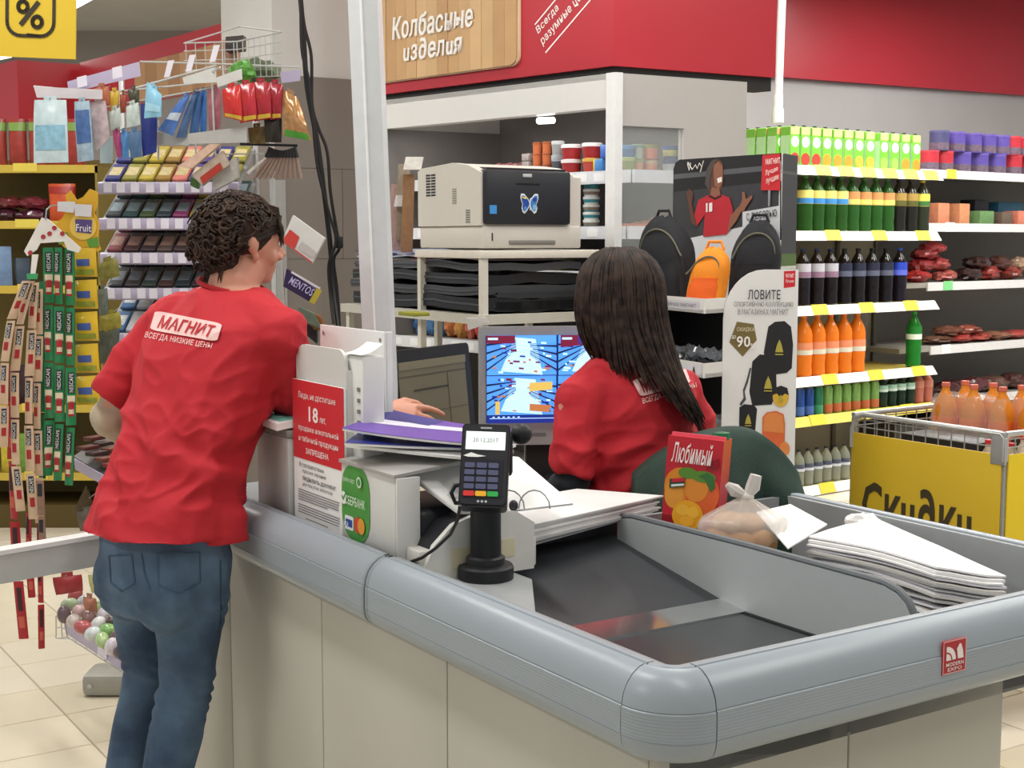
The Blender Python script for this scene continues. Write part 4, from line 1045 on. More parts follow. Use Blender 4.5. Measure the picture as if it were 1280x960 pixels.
# ------------------------------------------------------------------ seated woman
f2 = Vector((-.52, .85, 0)).normalized(); r2 = Vector((f2.y, -f2.x, 0))
pv = at(797, 660, 3.34); base2 = Vector((pv.x, pv.y, 0)); hipz = .56
tor2 = [(at(797, 700, 3.34), .16, .13), (at(796, 650, 3.33), .16, .125), (at(793, 590, 3.33), .152, .115), (at(790, 540, 3.33), .162, .115), (at(788, 505, 3.33), .17, .112), (at(787, 480, 3.33), .168, .10), (at(785, 462, 3.33), .13, .085), (at(780, 446, 3.33), .075, .066)]
s2L, e2L, w2L = at(722, 500, 3.22), at(716, 600, 3.20), at(676, 640, 3.46)
s2R, e2R, w2R = at(853, 490, 3.41), at(880, 590, 3.55), at(800, 630, 3.78)
hc2 = at(770, 378, 3.33); fh2 = Vector((-.62, .78, -.05)).normalized()
body = MB(); body.loft([oring(c, r2, f2, w * .88, d * .88) for c, w, d in tor2])
body.tube([at(780, 455, 3.33), at(776, 435, 3.33), hc2 - Z * .05], [.062, .054, .052], 14)
fh2_, rh2, uh2 = head(body, hc2, fh2, 1.0)
for s_, e_, w_ in ((s2L, e2L, w2L), (s2R, e2R, w2R)):
    chain(body, [(s_, .05), (s_.lerp(e_, .5), .043), (e_, .037)]); chain(body, [(e_, .037), (e_.lerp(w_, .35), .036), (w_, .025)])
hand(body, w2L, Vector((-.5, .8, -.1)), Vector((1, .3, 0)), Vector((0, 0, 1)), ((.2, .35, .3),) * 4, .95)
hand(body, w2R, Vector((-.6, .7, -.1)), Vector((-1, -.3, 0)), Vector((0, 0, 1)), ((.2, .35, .3),) * 4, .95)
hp = Vector((pv.x, pv.y, hipz)); body.loft([oring(c, r2, f2, w, d) for c, w, d in ((hp - Z * .07, .14, .12), (hp, .165, .13), (hp + Z * .12, .15, .115), (tor2[0][0], .14, .11))])
legs2 = []
for s_ in (-1, 1):
    h_ = hp + r2 * (s_ * .085) - Z * .01; k_ = h_ + f2 * .42 + r2 * s_ * .03 - Z * .0; a_ = k_ + f2 * .02 - Z * .45; a_.z = .09; legs2.append((h_, k_, a_))
    chain(body, [(h_, .08), (h_.lerp(k_, .5), .068), (k_, .052), (k_.lerp(a_, .3), .05), (a_, .034)])
    q = Vector((a_.x, a_.y, .035)); body.tube([q - f2 * .05, q + f2 * .06, q + f2 * .16], [(.03, .034), (.03, .042), (.02, .036)], 12)
me = weld(body, .0062, 3); me.transform(Matrix.Translation(-base2)); me.materials.append(SKIN); me.shade_smooth()
p2 = link('person', me); RM[p2.name] = Matrix.Translation(base2); place(p2, base2)
tag(p2, 'seated woman with long straight brown hair and red shirt seen from behind at the monitors', 'person', 'cashiers in red shirts')
eyes(hc2, fh2, 1.0, p2)
sh = MB(); sh.loft([oring(c, r2, f2, w * 1.03, d * 1.04) for c, w, d in tor2])
c2L = s2L.lerp(e2L, .93); c2R = s2R.lerp(e2R, .9)
for s_, c_, i_ in ((s2L, c2L, 1), (s2R, c2R, -1)):
    chain(sh, [(s_ + r2 * (.06 * i_) + Z * .022, .058), (s_, .056)]); sh.tube([s_ + Z * .008 + r2 * (.015 * i_), s_.lerp(c_, .4), c_, c_ + (c_ - s_) * .03], [.058, (.058, .064), (.05, .066), (.048, .067)], 18)
me = weld(sh, .0062, 3)
def wr2(p, n):
    k = math.exp(-((p.z - .93) / .09) ** 2); d = p - tor2[2][0]
    return cloth_noise(6.5, .014, 5.2, (1, 1, 1.4))(p, n) * (.5 + .6 * k) + .007 * k * math.sin((d.z * 1.3 - d.dot(r2) * .7) * 55 + 3 * noise.noise(p * 5))
wrinkle(me, wr2)
tee2 = finish(me, 'shirt', TEE, p2)
tw2 = tee2.data.copy(); tw2.transform(RM[p2.name])
B2 = [at(801, 496, 3.1), at(864, 478, 3.16), at(856, 458, 3.16), at(790, 475, 3.1)]
project_text('', B2, tw2, LOGO, p2, poly=[(x, y) for x, y in rrect(0, 0, 1, 1, .12, 4)], off=.005, name='logo_field')
project_text('МАГНИТ', sub(B2, .09, .92, .17, .83), tw2, LOGOR, p2, .035, .25, off=.0085)
project_text('ВСЕГДА НИЗКИЕ ЦЕНЫ', [at(804, 506, 3.1), at(872, 485, 3.16), at(870, 478, 3.16), at(802, 498, 3.1)], tw2, LOGO, p2, .02, .1, off=.003)
band(at(779, 449, 3.335), r2, f2, .071, .062, .006, 'collar', M('#a81f27', .8), p2)
US2 = M('#2c3036', .85, var=.08)
for s_, e_, w_ in ((s2L, e2L, w2L), (s2R, e2R, w2R)):
    us = MB(); us.tube([s_.lerp(e_, .75), e_, e_.lerp(w_, .5), e_.lerp(w_, .92)], [.044, .045, .042, .034], 14); us.ell(e_, (.045,) * 3)
    m_ = weld(us, .0075, 3); wrinkle(m_, cloth_noise(18, .003, 3)); finish(m_, 'undersleeve', US2, p2)
jn = MB()
for h_, k_, a_ in legs2: chain(jn, [(h_, .088), (h_.lerp(k_, .5), .076), (k_, .062), (k_.lerp(a_, .4), .058), (k_.lerp(a_, .92), .046)], 16)
jn.loft([oring(c, r2, f2, w, d) for c, w, d in ((hp - Z * .08, .15, .125), (hp, .172, .138), (hp + Z * .12, .158, .122))])
finish(weld(jn, .009, 3), 'trousers', M('#26282d', .85), p2)
for h_, k_, a_ in legs2:
    q = Vector((a_.x, a_.y, 0)); part('shoe', MB().tube([q - f2 * .07 + Z * .045, q - f2 * .05 + Z * .05, q + f2 * .04 + Z * .05, q + f2 * .15 + Z * .038, q + f2 * .19 + Z * .03], [(.02, .02), (.044, .037), (.046, .043), (.036, .047), (.018, .028)], 14), M('#2b2c30', .6), p2, w=True)
# long straight hair
HAIR2 = bpy.data.materials.new('hair_brown'); HAIR2.use_nodes = True; hairmat(HAIR2, '#211915', '#44342c', 45)
hb = MB(); R_ = Matrix((rh2, fh2_, uh2)).transposed(); hx = hc2 + uh2 * .03 - fh2_ * .012
hb.ell(hx, (.082, .100, .092), 26, 18, R_)
rng = random.Random(11)
toC = Vector((0, -1, 0))
for k in range(760):
    ph = rng.uniform(0, 2 * PI)            # 0 = her right, PI/2 = face
    dx, dy = math.cos(ph), math.sin(ph)
    if dy > .55: continue
    S = 1.03 + rng.uniform(0, .10)
    Pp = []; part_ = rng.uniform(-.03, .03)
    for i in range(1, 6):
        th = PI / 2 * (i / 5) * (1 if i > 1 else 1); th = max(th, .12)
        Pp.append(hx + (rh2 * (math.sin(th) * dx * .086) + fh2_ * (math.sin(th) * dy * .106) + uh2 * (math.cos(th) * .094)) * S)
    e = Pp[-1]; back = max(0.0, -dy)
    # the screen-right half is long and swept over the shoulder blade, the left side hangs shorter beside the cheek
    sidev = (e - hx).dot(Vector((1, 0, 0)))
    ln = .15 + max(0, sidev + .03) * 1.05 * 1 + rng.uniform(-.02, .025) + (.03 if dy < -.3 else 0)
    drift = Vector((.015 + .055 * min(1, max(0, sidev + .02) * 30) + .30 * max(0, sidev + .02), -.035 * back, 0))
    flare = (e - hx).normalized()
    for i in range(1, 6):
        t = i / 5; wv = .004 * math.sin(4 * t + k)
        inw = -.022 * t * t if sidev < -.03 else -.012 * t
        Pp.append(e + Vector((0, 0, -ln * t)) + drift * t * t + flare * (.004 * math.sin(PI * t) + inw) + Vector((wv, wv * .5, 0)))
    w0 = rng.uniform(.0035, .006)
    hb.tube(Pp, [w0 * .5] + [w0] * (len(Pp) - 3) + [w0 * .7, .0008], 5)
part('hair', hb, HAIR2, p2, w=True, angle=80, label='long straight dark brown hair')
sto = thing('stool', 'low black stool under the seated woman with long hair', 'stool', loc=(base2.x, base2.y, 0))
part('seat', MB().lathe([(.02, .40), (.17, .405), (.175, .43), (.165, .455), (.02, .46)], 24), BLACK, sto)
part('stem', MB().cyl((0, 0, .05), (0, 0, .41), .03), STEEL, sto)
part('base', MB().lathe([(.2, 0), (.2, .015), (.03, .05)], 24), BLACK, sto)
NUM = ('first', 'second', 'third', 'fourth', 'fifth', 'sixth', 'seventh', 'eighth', 'ninth', 'tenth', 'eleventh', 'twelfth', 'thirteenth', 'fourteenth', 'fifteenth')
# ================================================================== BEHIND THE COUNTER
# ---- white steel post with two faces, slightly leaning
pb_ = at(470, 470, 3.35); pt_ = at(450, 0, 3.35)
pd = (pt_ - pb_) / (pt_.z - pb_.z)
def pz(z): q = pb_ + pd * (z - pb_.z); return q
mb = MB(); e1 = Vector((.042, -.012, 0)); e2 = Vector((-.028, -.010, 0)); w1 = Vector((.006, .06, 0))
for z0_, z1_ in ((0.0, 3.4),):
    a0, a1 = pz(0), pz(3.4)
    prof_ = [e2, Vector((0.004, -.022, 0)), e1, e1 + w1, e2 + w1]
    mb.loft([[a0 + q for q in prof_], [a1 + q for q in prof_]])
po = thing('post', 'white steel post rising from behind the counter to the ceiling, slightly leaning', 'post', loc=(pz(0).x, pz(0).y, 0))
part('column', mb, M('#d3d7d9', .35), po, w=True)
part('foot_plate', MB().rbox(-.07, .07, -.05, .09, 0, .012, .003), STEEL, po)
part('edge_trim', MB().tube([pz(0) + Vector((.004, -.0235, .01)), pz(3.39) + Vector((.004, -.0235, 0))], .003, 6), M('#f0f2f2', .3), po, w=True)

# ---- desk behind the counter
dk = thing('desk', 'pale beige worktop behind the counter carrying the two monitors', 'desk', loc=L(.47, 1.5), rz=RZ)
part('desktop', MB().rbox(0, .88, .0, .75, .73, .76, .004), M('#c9bda6', .45), dk)
for x in (0.02, .82):
    for y in (.03, .68): part('leg', MB().box(x, x + .04, y, y + .04, 0, .73), STEEL, dk)

# ---- dark touch monitor (till) turned away
m1 = thing('till_monitor', 'black framed till monitor with a dull olive screen, turned sideways by the pointing hand', 'monitor', loc=at(540, 620, 3.55))
tl, tr_ = at(486, 440, 3.38), at(585, 419, 3.70)
hx = (tr_ - tl); hx.z = 0; hx.normalize(); hn = Vector((hx.y, -hx.x, 0))
dn_ = Vector((0, 0, -1)) + hn * .10; dn_.normalize(); wM = (tr_ - tl).length; hM = .285
fm = Fr(tl + dn_ * hM, hx, -dn_)
part('frame', MB().prism([fm.p(x, y, 0) for x, y in rrect(0, 0, wM, hM, .012, 3)], fm.n * -.04), M('#151518', .35), m1, w=True)
part('screen', MB().prism([fm.p(x, y, .0012) for x, y in rect(.03, .028, wM - .028, hM - .03)], fm.n * -.002), M('#5f5a47', .3, emit=.22, var=.04), m1, w=True)
DL = M('#47432f', .4, emit=.1)
printed('screen_lines', Fr(fm.p(0, 0, .0014), fm.x, fm.y), [(rect(.03, .215, wM - .028, .219), DL), (rect(.25, .03, .253, .215), DL), (rect(.03, .12, wM - .028, .122), DL), (rect(.09, .178, .25, .1825), M('#2c2a20', .4)), (rect(.03, .235, wM - .028, .255), M('#6a6550', .4, emit=.2)), (rect(.12, .06, .25, .062), DL)], m1, w=True)
part('arm', MB().tube([fm.p(wM * .5, .06, -.04), fm.p(wM * .5, -.02, -.10), Vector((fm.p(wM * .5, 0, -.1).x, fm.p(wM * .5, 0, -.1).y, .77))], .022, 10), BLACK, m1, w=True)
q = fm.p(wM * .5, 0, -.09); part('foot', MB().lathe([(.10, .76), (.10, .772), (.03, .782)], 24, (q.x, q.y, 0)), BLACK, m1, w=True)
# ---- grey monitor with camera pictures
m2 = thing('camera_monitor', 'silver framed monitor showing blue security camera pictures of shelves', 'monitor', loc=at(690, 600, 3.95))
fm = Fr(at(600, 557, 3.95), Vector((1, .10, 0)), Vector((0, .04, 1))); k = 3.95 / FPX
wM, hM = 196 * k, 150 * k
part('frame', MB().prism([fm.p(x, y, 0) for x, y in rrect(0, 0, wM, hM, .01, 3)], fm.n * -.05), M('#a4a6a8', .35, .3), m2, w=True)
sx0, sy0, sx1, sy1 = 8 * k, 29 * k, 188 * k, 139 * k
part('screen', MB().prism([fm.p(x, y, .0012) for x, y in rect(sx0, sy0, sx1, sy1)], fm.n * -.002), M('#14234a', .3, emit=.6), m2, w=True)
def em(h, e=1.0): return M(h, .4, emit=e, var=.03)
CB, CW, CD, CY, CR, CN, CO = em('#4f93e6', .95), em('#b4dbfd', .95), em('#16284f', .35), em('#d6b65e', .7), em('#7a1f3f', .5), em('#1c2f8c', .7), em('#c07a4a', .6)
rng = random.Random(5); shp = []
def S_(x, y): return (sx0 + (sx1 - sx0) * x, sy0 + (sy1 - sy0) * y)
def quad(a, b, c, d, m): shp.append(([S_(*a), S_(*b), S_(*c), S_(*d)], m))
for qx in (0, .5):          # two columns
    for qy in (.08, .54):
        x0, y0, w_, h_ = qx + .005, qy + .005, .49, (.455 if qy > .5 else .45)
        quad((x0, y0), (x0 + w_, y0), (x0 + w_, y0 + h_), (x0, y0 + h_), CB)
        quad((x0 + w_ * .2, y0 + h_ * .1), (x0 + w_ * .8, y0), (x0 + w_ * .7, y0 + h_ * .9), (x0 + w_ * .4, y0 + h_ * .95), CW)
        for i in range(9):      # shelves running to a vanishing point
            t = i / 9; m = CD if i % 2 else em('#4f94ea', .9)
            quad((x0, y0 + h_ * (t * .95)), (x0, y0 + h_ * (t * .95 + .05)), (x0 + w_ * .42, y0 + h_ * (.62 + t * .28 + .02)), (x0 + w_ * .42, y0 + h_ * (.62 + t * .28)), m)
            quad((x0 + w_, y0 + h_ * (t * .9)), (x0 + w_, y0 + h_ * (t * .9 + .05)), (x0 + w_ * .62, y0 + h_ * (.5 + t * .3 + .02)), (x0 + w_ * .62, y0 + h_ * (.5 + t * .3)), m)
        for i in range(34):
            a = x0 + w_ * rng.uniform(.05, .9); b = y0 + h_ * rng.uniform(.05, .9); w3 = rng.uniform(.012, .05); h3 = rng.uniform(.008, .024); quad((a, b), (a + w3, b - .005), (a + w3, b + h3), (a, b + h3 + .004), rng.choice([CW, CN, CR, CW, CO]))
quad((.0, .91), (.20, .91), (.20, 1), (0, 1), CR); quad((.52, .86), (1, .95), (1, 1), (.52, 1), CR); quad((.64, .9), (.97, .95), (.97, .99), (.64, .99), em('#4a2f84', .7))
quad((.30, .36), (.46, .38), (.46, .47), (.30, .46), CY); quad((.30, .14), (.44, .12), (.44, .2), (.30, .22), CO); quad((.06, .1), (.09, .1), (.09, .25), (.06, .25), CY)
quad((.01, .95), (.08, .95), (.08, .975), (.01, .975), CW); quad((.53, .95), (.6, .95), (.6, .975), (.53, .975), CW)
quad((0, 0), (1, 0), (1, .085), (0, .085), CN); quad((.02, .05), (.98, .05), (.98, .057), (.02, .057), CW)
for i in range(6): quad((.04 + i * .035, .062), (.055 + i * .035, .062), (.055 + i * .035, .075), (.04 + i * .035, .075), CW)
printed('camera_picture', Fr(fm.p(0, 0, .0014), fm.x, fm.y), shp, m2, w=True, lift=.00035)
part('badge', MB().prism([fm.p(x, y, .001) for x, y in rect(62 * k, 11 * k, 84 * k, 15 * k)], fm.n * -.002), M('#6b6d70', .4), m2, w=True)
part('neck', MB().prism([fm.p(x, y, -.03) for x, y in rect(60 * k, -46 * k, 128 * k, 0)], fm.n * -.04), BLACK, m2, w=True)
q = fm.p(95 * k, 0, -.05); part('foot', MB().lathe([(.13, .76), (.13, .775), (.05, .79)], 28, (q.x, q.y, 0)), BLACK, m2, w=True)
# mouse, keyboard and light papers on the desk
mp = at(688, 592, 3.6); mp.z = .778
mp = atz(690, 592, .80); mp.z = .762
mo = thing('mouse', 'black computer mouse on the desk beside the seated woman', 'mouse', loc=mp)
part('body', MB().ell((0, 0, .016), (.032, .052, .022)), BLACK, mo); part('wheel', MB().cyl((-.004, .03, .036), (.004, .03, .036), .006), M('#5c5e62', .4), mo)
kp = L(.82, 1.66); kb = thing('keyboard', 'black keyboard lying before the camera monitor', 'keyboard', loc=(kp.x, kp.y, .761), rz=RZ - .2)
part('body', MB().rbox(-.20, .20, -.065, .065, 0, .02, .005), BLACK, kb)
for r in range(4):
    for c in range(12): part('key', MB().box(-.19 + c * .0315, -.163 + c * .0315, -.055 + r * .028, -.031 + r * .028, .02, .025), M('#2c2d31', .5), kb)

# ---- rack with the printer
RP = Vector((-.094, 4.38, 0))
rk = thing('printer_rack', 'cream steel rack with shelves carrying the printer above and flat black cases below', 'rack', loc=RP, rz=RZ)
zt = zy(313, 4.38); z2 = zy(394, 4.38)
part('shelf', MB().rbox(-.006, .49, -.006, .43, zt - .026, zt, .003), M('#d9d3c6', .45), rk)
part('shelf', MB().prism([(-.02, -.02, z2 - .03), (.55, -.02, z2 - .03), (.55, .45, z2 - .03), (.40, .98, z2 - .03), (-.02, .98, z2 - .03)], (0, 0, .03)), M('#c2beb2', .45), rk)
part('shelf', MB().prism([(-.02, -.02, .4), (.55, -.02, .4), (.55, .45, .4), (.40, .98, .4), (-.02, .98, .4)], (0, 0, .03)), M('#c2beb2', .45), rk)
for x, y in ((0, 0), (.44, 0), (0, .40), (.44, .4)): part('leg', MB().box(x, x + .022, y, y + .022, 0, zt - .026), M('#cfcbbf', .45), rk)
part('leg', MB().box(-.01, .012, .93, .955, 0, z2 - .03), M('#cfcbbf', .45), rk); part('leg', MB().box(.37, .392, .93, .955, 0, z2 - .03), M('#cfcbbf', .45), rk)
part('back_panel', MB().box(.02, .14, .395, .40, zt - .11, zt - .026), M('#8b8a86', .5), rk)
tp2 = at(600, 405, 4.33); solo('paper_note', MB().hexa([at(583, 398, 4.30), at(607, 397, 4.31), at(612, 404, 4.31), at(585, 413, 4.30), at(583, 397.4, 4.302), at(607, 396.4, 4.312), at(612, 403.2, 4.312), at(585, 412.3, 4.302)]), M('#b9b7b2', .7), 'grey paper note stuck to the front edge of the lower rack shelf', 'paper', loc=tp2, w=True)
# printer
pr_ = thing('laser_printer', 'beige laser printer with a black front door and a butterfly sticker', 'printer', loc=(RP.x, RP.y, zt), rz=RZ)
PBG = M('#cfcac0', .45, var=.02); PBK = M('#24262c', .4)
w_, d_ = .385, .41; hP = .268
part('paper_tray', MB().rbox(.004, w_, .0, d_, .006, .078, .006), PBG, pr_)
part('tray_handle', MB().rbox(.10, .28, -.004, .004, .018, .032, .003), M('#7d7a74', .5), pr_)
part('level_window', MB().box(.035, .039, -.002, .002, .03, .055), BLACK, pr_)
side = [(0.006, .078), (d_, .078), (d_, .262), (d_ - .03, .272), (.18, .282), (.08, .270), (.006, .246)]
part('left_cover', MB().prism([(-.002, y, z) for y, z in side], (.03, 0, 0)), PBG, pr_)
part('body', MB().prism([(.026, y, z * .995) for y, z in side], (w_ - .056, 0, 0)), PBG, pr_)
part('right_cover', MB().prism([(w_ - .032, y, z * (1 if z < .1 else .96)) for y, z in side], (.033, 0, 0)), PBG, pr_)
part('front_door', MB().rbox(.006, w_ - .05, -.012, .03, .082, .254, .008), PBK, pr_)
part('top_cover', MB().hexa([(.03, .02, .25), (w_ - .05, .02, .25), (w_ - .05, .36, .27), (.03, .36, .27), (.03, .02, .262), (w_ - .05, .02, .262), (w_ - .05, .36, .284), (.03, .36, .284)]), PBK, pr_)
part('logo_plate', MB().rbox(.145, .18, -.0145, -.011, .232, .243, .002), M('#b9bbbd', .35), pr_)
part('door_grip', MB().rbox(.12, .21, -.0135, -.011, .208, .215, .001), M('#0d0e10', .4), pr_)
part('energy_sticker', MB().box(.020, .046, -.0135, -.0115, .115, .142), M('#3f8fd4', .5), pr_)
fb = Fr((.17, -.0128, .12), (1, 0, 0), (0, 0, 1))
def wing(sg, s):
    P = [(0, .034), (.006, .046), (.022, .062), (.034, .062), (.036, .05), (.032, .036), (.028, .030), (.032, .018), (.028, .005), (.020, .0), (.010, .010), (0, .026)]
    cx, cy = .018, .034
    return [((x * s + cx * (1 - s)) * sg, y * s + cy * (1 - s)) for x, y in P]
bs = [([(x, y) for x, y in wing(1, 1.12)], M('#dfe6ee', .5)), ([(x, y) for x, y in wing(-1, 1.12)], M('#dfe6ee', .5)), (wing(1, .88), M('#3f7fc0', .5)), (wing(-1, .88), M('#2247a0', .5)), (circ(.02, .018, .008, .011), M('#7fb4dc', .5)), (circ(.021, .046, .008, .007), M('#1f3f96', .5)), ([(-.032, .05), (-.03, .056), (-.012, .052), (-.016, .046)], M('#e0cf58', .5)), (circ(-.02, .014, .006, .008), M('#4f8fd0', .5)), (rect(-.0015, .008, .0015, .05), M('#e9eef4', .5))]
printed('butterfly_sticker', fb, [([(x * .92, y * .92) for x, y in p], m) for p, m in bs], pr_, label='blue butterfly sticker')
for c in range(2):
    for k in range(8): part('vent', MB().box(-.0035, -.001, .325 - c * .034, .352 - c * .034, .178 + k * .0095, .1835 + k * .0095), M('#26272a', .5), pr_)
for k in range(7): part('vent', MB().box(-.0035, -.001, .155, .18, .150 + k * .0075, .1535 + k * .0075), M('#8b877e', .5), pr_)
for k in range(6): part('vent', MB().box(-.0035, -.001, .07, .095, .088 + k * .0075, .0915 + k * .0075), M('#6f6c65', .5), pr_)
# flat black cases and folders stacked on the lower shelf
def casestack(name, lab, a0, a1, z, th, col, y0, y1, seed, slump=.01):
    r = thing(name, lab, 'case', loc=(RP.x, RP.y, z), rz=RZ, group='flat black cases on the rack shelf')
    f = lambda s, t: (y0 + (y1 - y0) * s, a0 + (a1 - a0) * t, th + slump * math.sin(6 * t + seed) * .5 + slump * noise.noise(Vector((s * 3, t * 4, seed))))
    part('shell', MB().grid(f, 8, 12, (0, 0, th * .92)), M(col, .35, var=.15), r)
    part('front_seam', MB().tube([Vector(f(0, t / 12)) - Vector((.001, 0, th * .45)) for t in range(13)], .0035, 6), M('#4d4f53', .3, .4), r)
    return r
zc = z2
for i, (th, col, a0, a1, lb) in enumerate(((.045, '#161719', .02, .93, 'thick black folded case at the bottom of the left stack on the rack'), (.03, '#3c3f42', .03, .96, 'grey black flat case second from the bottom of the left stack'), (.036, '#202225', .04, .95, 'black flat case in the middle of the left stack'), (.026, '#4a4c50', .02, .94, 'charcoal flat case just under the magazines of the left stack'))):
    casestack('flat_case', lb, a0, a1, zc + .004, th, col, .01 + .004 * i, .40, i * 2.0); zc += th + .008
nw = thing('newspaper_pile', 'blue and white magazines and prospectuses lying on the left stack of black cases', 'magazines', loc=(RP.x, RP.y, zc), rz=RZ)
for i, (a0, a1, hx_) in enumerate(((.04, .5, '#7d7078'), (.42, .92, '#a9b4c4'), (.08, .6, '#c9b9bf'), (.45, .93, '#39436b'), (.5, .9, '#8f96b4'))):
    part('sheet', MB().grid(lambda s, t: (.02 + .3 * s, a0 + (a1 - a0) * t, .006 + i * .006 + .006 * math.sin(5 * t + i)), 6, 8, (0, 0, .004)), M(hx_, .4, var=.2, scale=25), nw)
for i, (th, col, lb) in enumerate(((.034, '#17181a', 'black flat case at the right end of the rack shelf'), (.022, '#2b2d30', 'thin dark flat case on top at the right end of the rack shelf'))):
    casestack('flat_case', lb, .02, .45, z2 + .004 + i * .04, th, col, .06 + .01 * i, .46, 7 + i, .006)
def smallbox(name, lab, cat, p, sx, sy, sz, m, rz=RZ, r=.004, group=None):
    return solo(name, MB().rbox(-sx / 2, sx / 2, -sy / 2, sy / 2, 0, sz, r), m, lab, cat, loc=p, rz=rz, group=group)
# things standing on the right cases: black cup, white pieces, blue crumpled bag
q = RP + U * .12 + V * .12; cu = thing('cup', 'black cup standing on the flat cases under the printer', 'cup', loc=(q.x, q.y, z2 + .08)); part('body', MB().lathe([(.028, 0), (.034, .06), (.034, .075), (.03, .075), (.028, .01)], 20), BLACK, cu); part('handle', MB().tube([(.033, 0, .06), (.052, 0, .055), (.052, 0, .025), (.031, 0, .018)], .004, 6), BLACK, cu)
q = RP + U * .40 + V * .10
def crump(c, rx, ry, rz_, sd): 
    def f(a, b):
        t = 2 * PI * a; p = PI * b; r = 1 + .4 * noise.noise(Vector((2.5 * math.cos(t) * math.sin(p) + sd, 2.5 * math.sin(t) * math.sin(p), 2.5 * math.cos(p))))
        return Vector(c) + Vector((rx * r * math.cos(t) * math.sin(p), ry * r * math.sin(t) * math.sin(p), rz_ * r * math.cos(p)))
    return MB().grid(f, 18, 10)
solo('crumpled_bag', crump((0, 0, .022), .04, .035, .022, 3), M('#2f68a6', .3, var=.3), 'crumpled blue plastic bag on the flat cases right of the cup', 'bag', loc=(q.x, q.y, z2 + .08), angle=15)
q = RP + U * .27 + V * .12
solo('white_pouch', crump((0, 0, .008), .07, .04, .010, 9), M('#dcdad6', .5), 'flat white pouch on the black cases under the printer', 'pouch', loc=(q.x, q.y, z2 + .08), angle=15)
q = RP + U * .19 + V * .11
solo('red_wrapper', crump((0, 0, .018), .03, .025, .017, 5), M('#a8433c', .4, var=.4), 'small crumpled red wrapper between the cup and the white pouch', 'wrapper', loc=(q.x, q.y, z2 + .08), angle=15)
q = RP + U * .04 + V * .40
solo('lime_pad', MB().rbox(-.03, .03, -.05, .05, 0, .012, .003), M('#8a8a2c', .6), 'small olive green pad at the edge of the lower rack shelf', 'pad', loc=(q.x - .03, q.y - .4, z2 + .001), rz=RZ)

# ================================================================== REFRIGERATED CASE  (oblique frame: a to the left-back, b to the right-back)
FC = at(767, 91, 4.9); fzt = FC.z
DA = Vector((-.933, 1, 0)).normalized(); DB = Vector((1.774, 1, 0)).normalized()
def FP(a, b, z): p = FC + DA * a + DB * b; return Vector((p.x, p.y, z))
def fbx(mb, a0, a1, b0, b1, z0, z1): return mb.hexa([FP(a0, b0, z0), FP(a0, b1, z0), FP(a1, b1, z0), FP(a1, b0, z0), FP(a0, b0, z1), FP(a0, b1, z1), FP(a1, b1, z1), FP(a1, b0, z1)])
AL, BD = 1.32, .585
fg_ = thing('refrigerated_case', 'open white refrigerated sausage case with lit header, corner post and shelves', 'fridge', loc=(FC.x, FC.y, 0))
WF = M('#d9d8d4', .35, var=.02); GF = M('#b5b0ac', .5, var=.02)
zh = zy(134, 4.9)
part('header', fbx(MB(), 0, AL, .0, .06, zh, fzt), WF, fg_, w=True)
part('header_light', MB().tube([FP(.05, .012, zh + .07), FP(AL - .1, .012, zh + .085)], .008, 8), M('#ffffff', .4, emit=2.2), fg_, w=True)
part('top', fbx(MB(), 0, AL, .0, BD, fzt - .02, fzt), WF, fg_, w=True)
part('post', fbx(MB(), -.022, .022, -.012, .02, 0, fzt), M('#e6e7e6', .35), fg_, w=True)
part('post', fbx(MB(), AL, AL + .05, -.02, BD, 0, fzt - .06), M('#bdbab6', .4), fg_, w=True)
part('back_wall', fbx(MB(), 0, AL, BD - .02, BD, .3, fzt - .02), M('#6f6a66', .6, var=.05), fg_, w=True)
part('inner_wall', fbx(MB(), AL - .012, AL - .002, .02, BD - .02, .55, zh), M('#6f6a66', .6, var=.05), fg_, w=True)
zw = zy(158, 4.95)
part('end_header', fbx(MB(), -.006, .02, .02, BD, zw, fzt), GF, fg_, w=True)
part('end_panel', fbx(MB(), -.006, .02, .30, BD, .3, zw), GF, fg_, w=True)
part('end_panel', fbx(MB(), -.006, .02, .0, BD, .0, .9), GF, fg_, w=True)
GL = bpy.data.materials.new('clear_glass'); GL.use_nodes = True; _g = GL.node_tree.nodes['Principled BSDF']; _g.inputs['Base Color'].default_value = (.95, 1, .98, 1); _g.inputs['Roughness'].default_value = .03; _g.inputs['Alpha'].default_value = .12
part('end_glass', fbx(MB(), .004, .008, .02, .30, .9, zw), GL, fg_, w=True)
part('lamp', MB().tube([FP(.42, .10, zh - .015), FP(.50, .10, zh - .012)], .012, 8), M('#ffffff', .4, emit=5), fg_, w=True)
part('base', fbx(MB(), .03, AL, .0, BD, 0, .55), M('#c9c8c4', .45), fg_, w=True)
part('plinth_grille', fbx(MB(), .05, AL - .05, -.004, 0.0, .03, .12), M('#3a3a3c', .5), fg_, w=True)
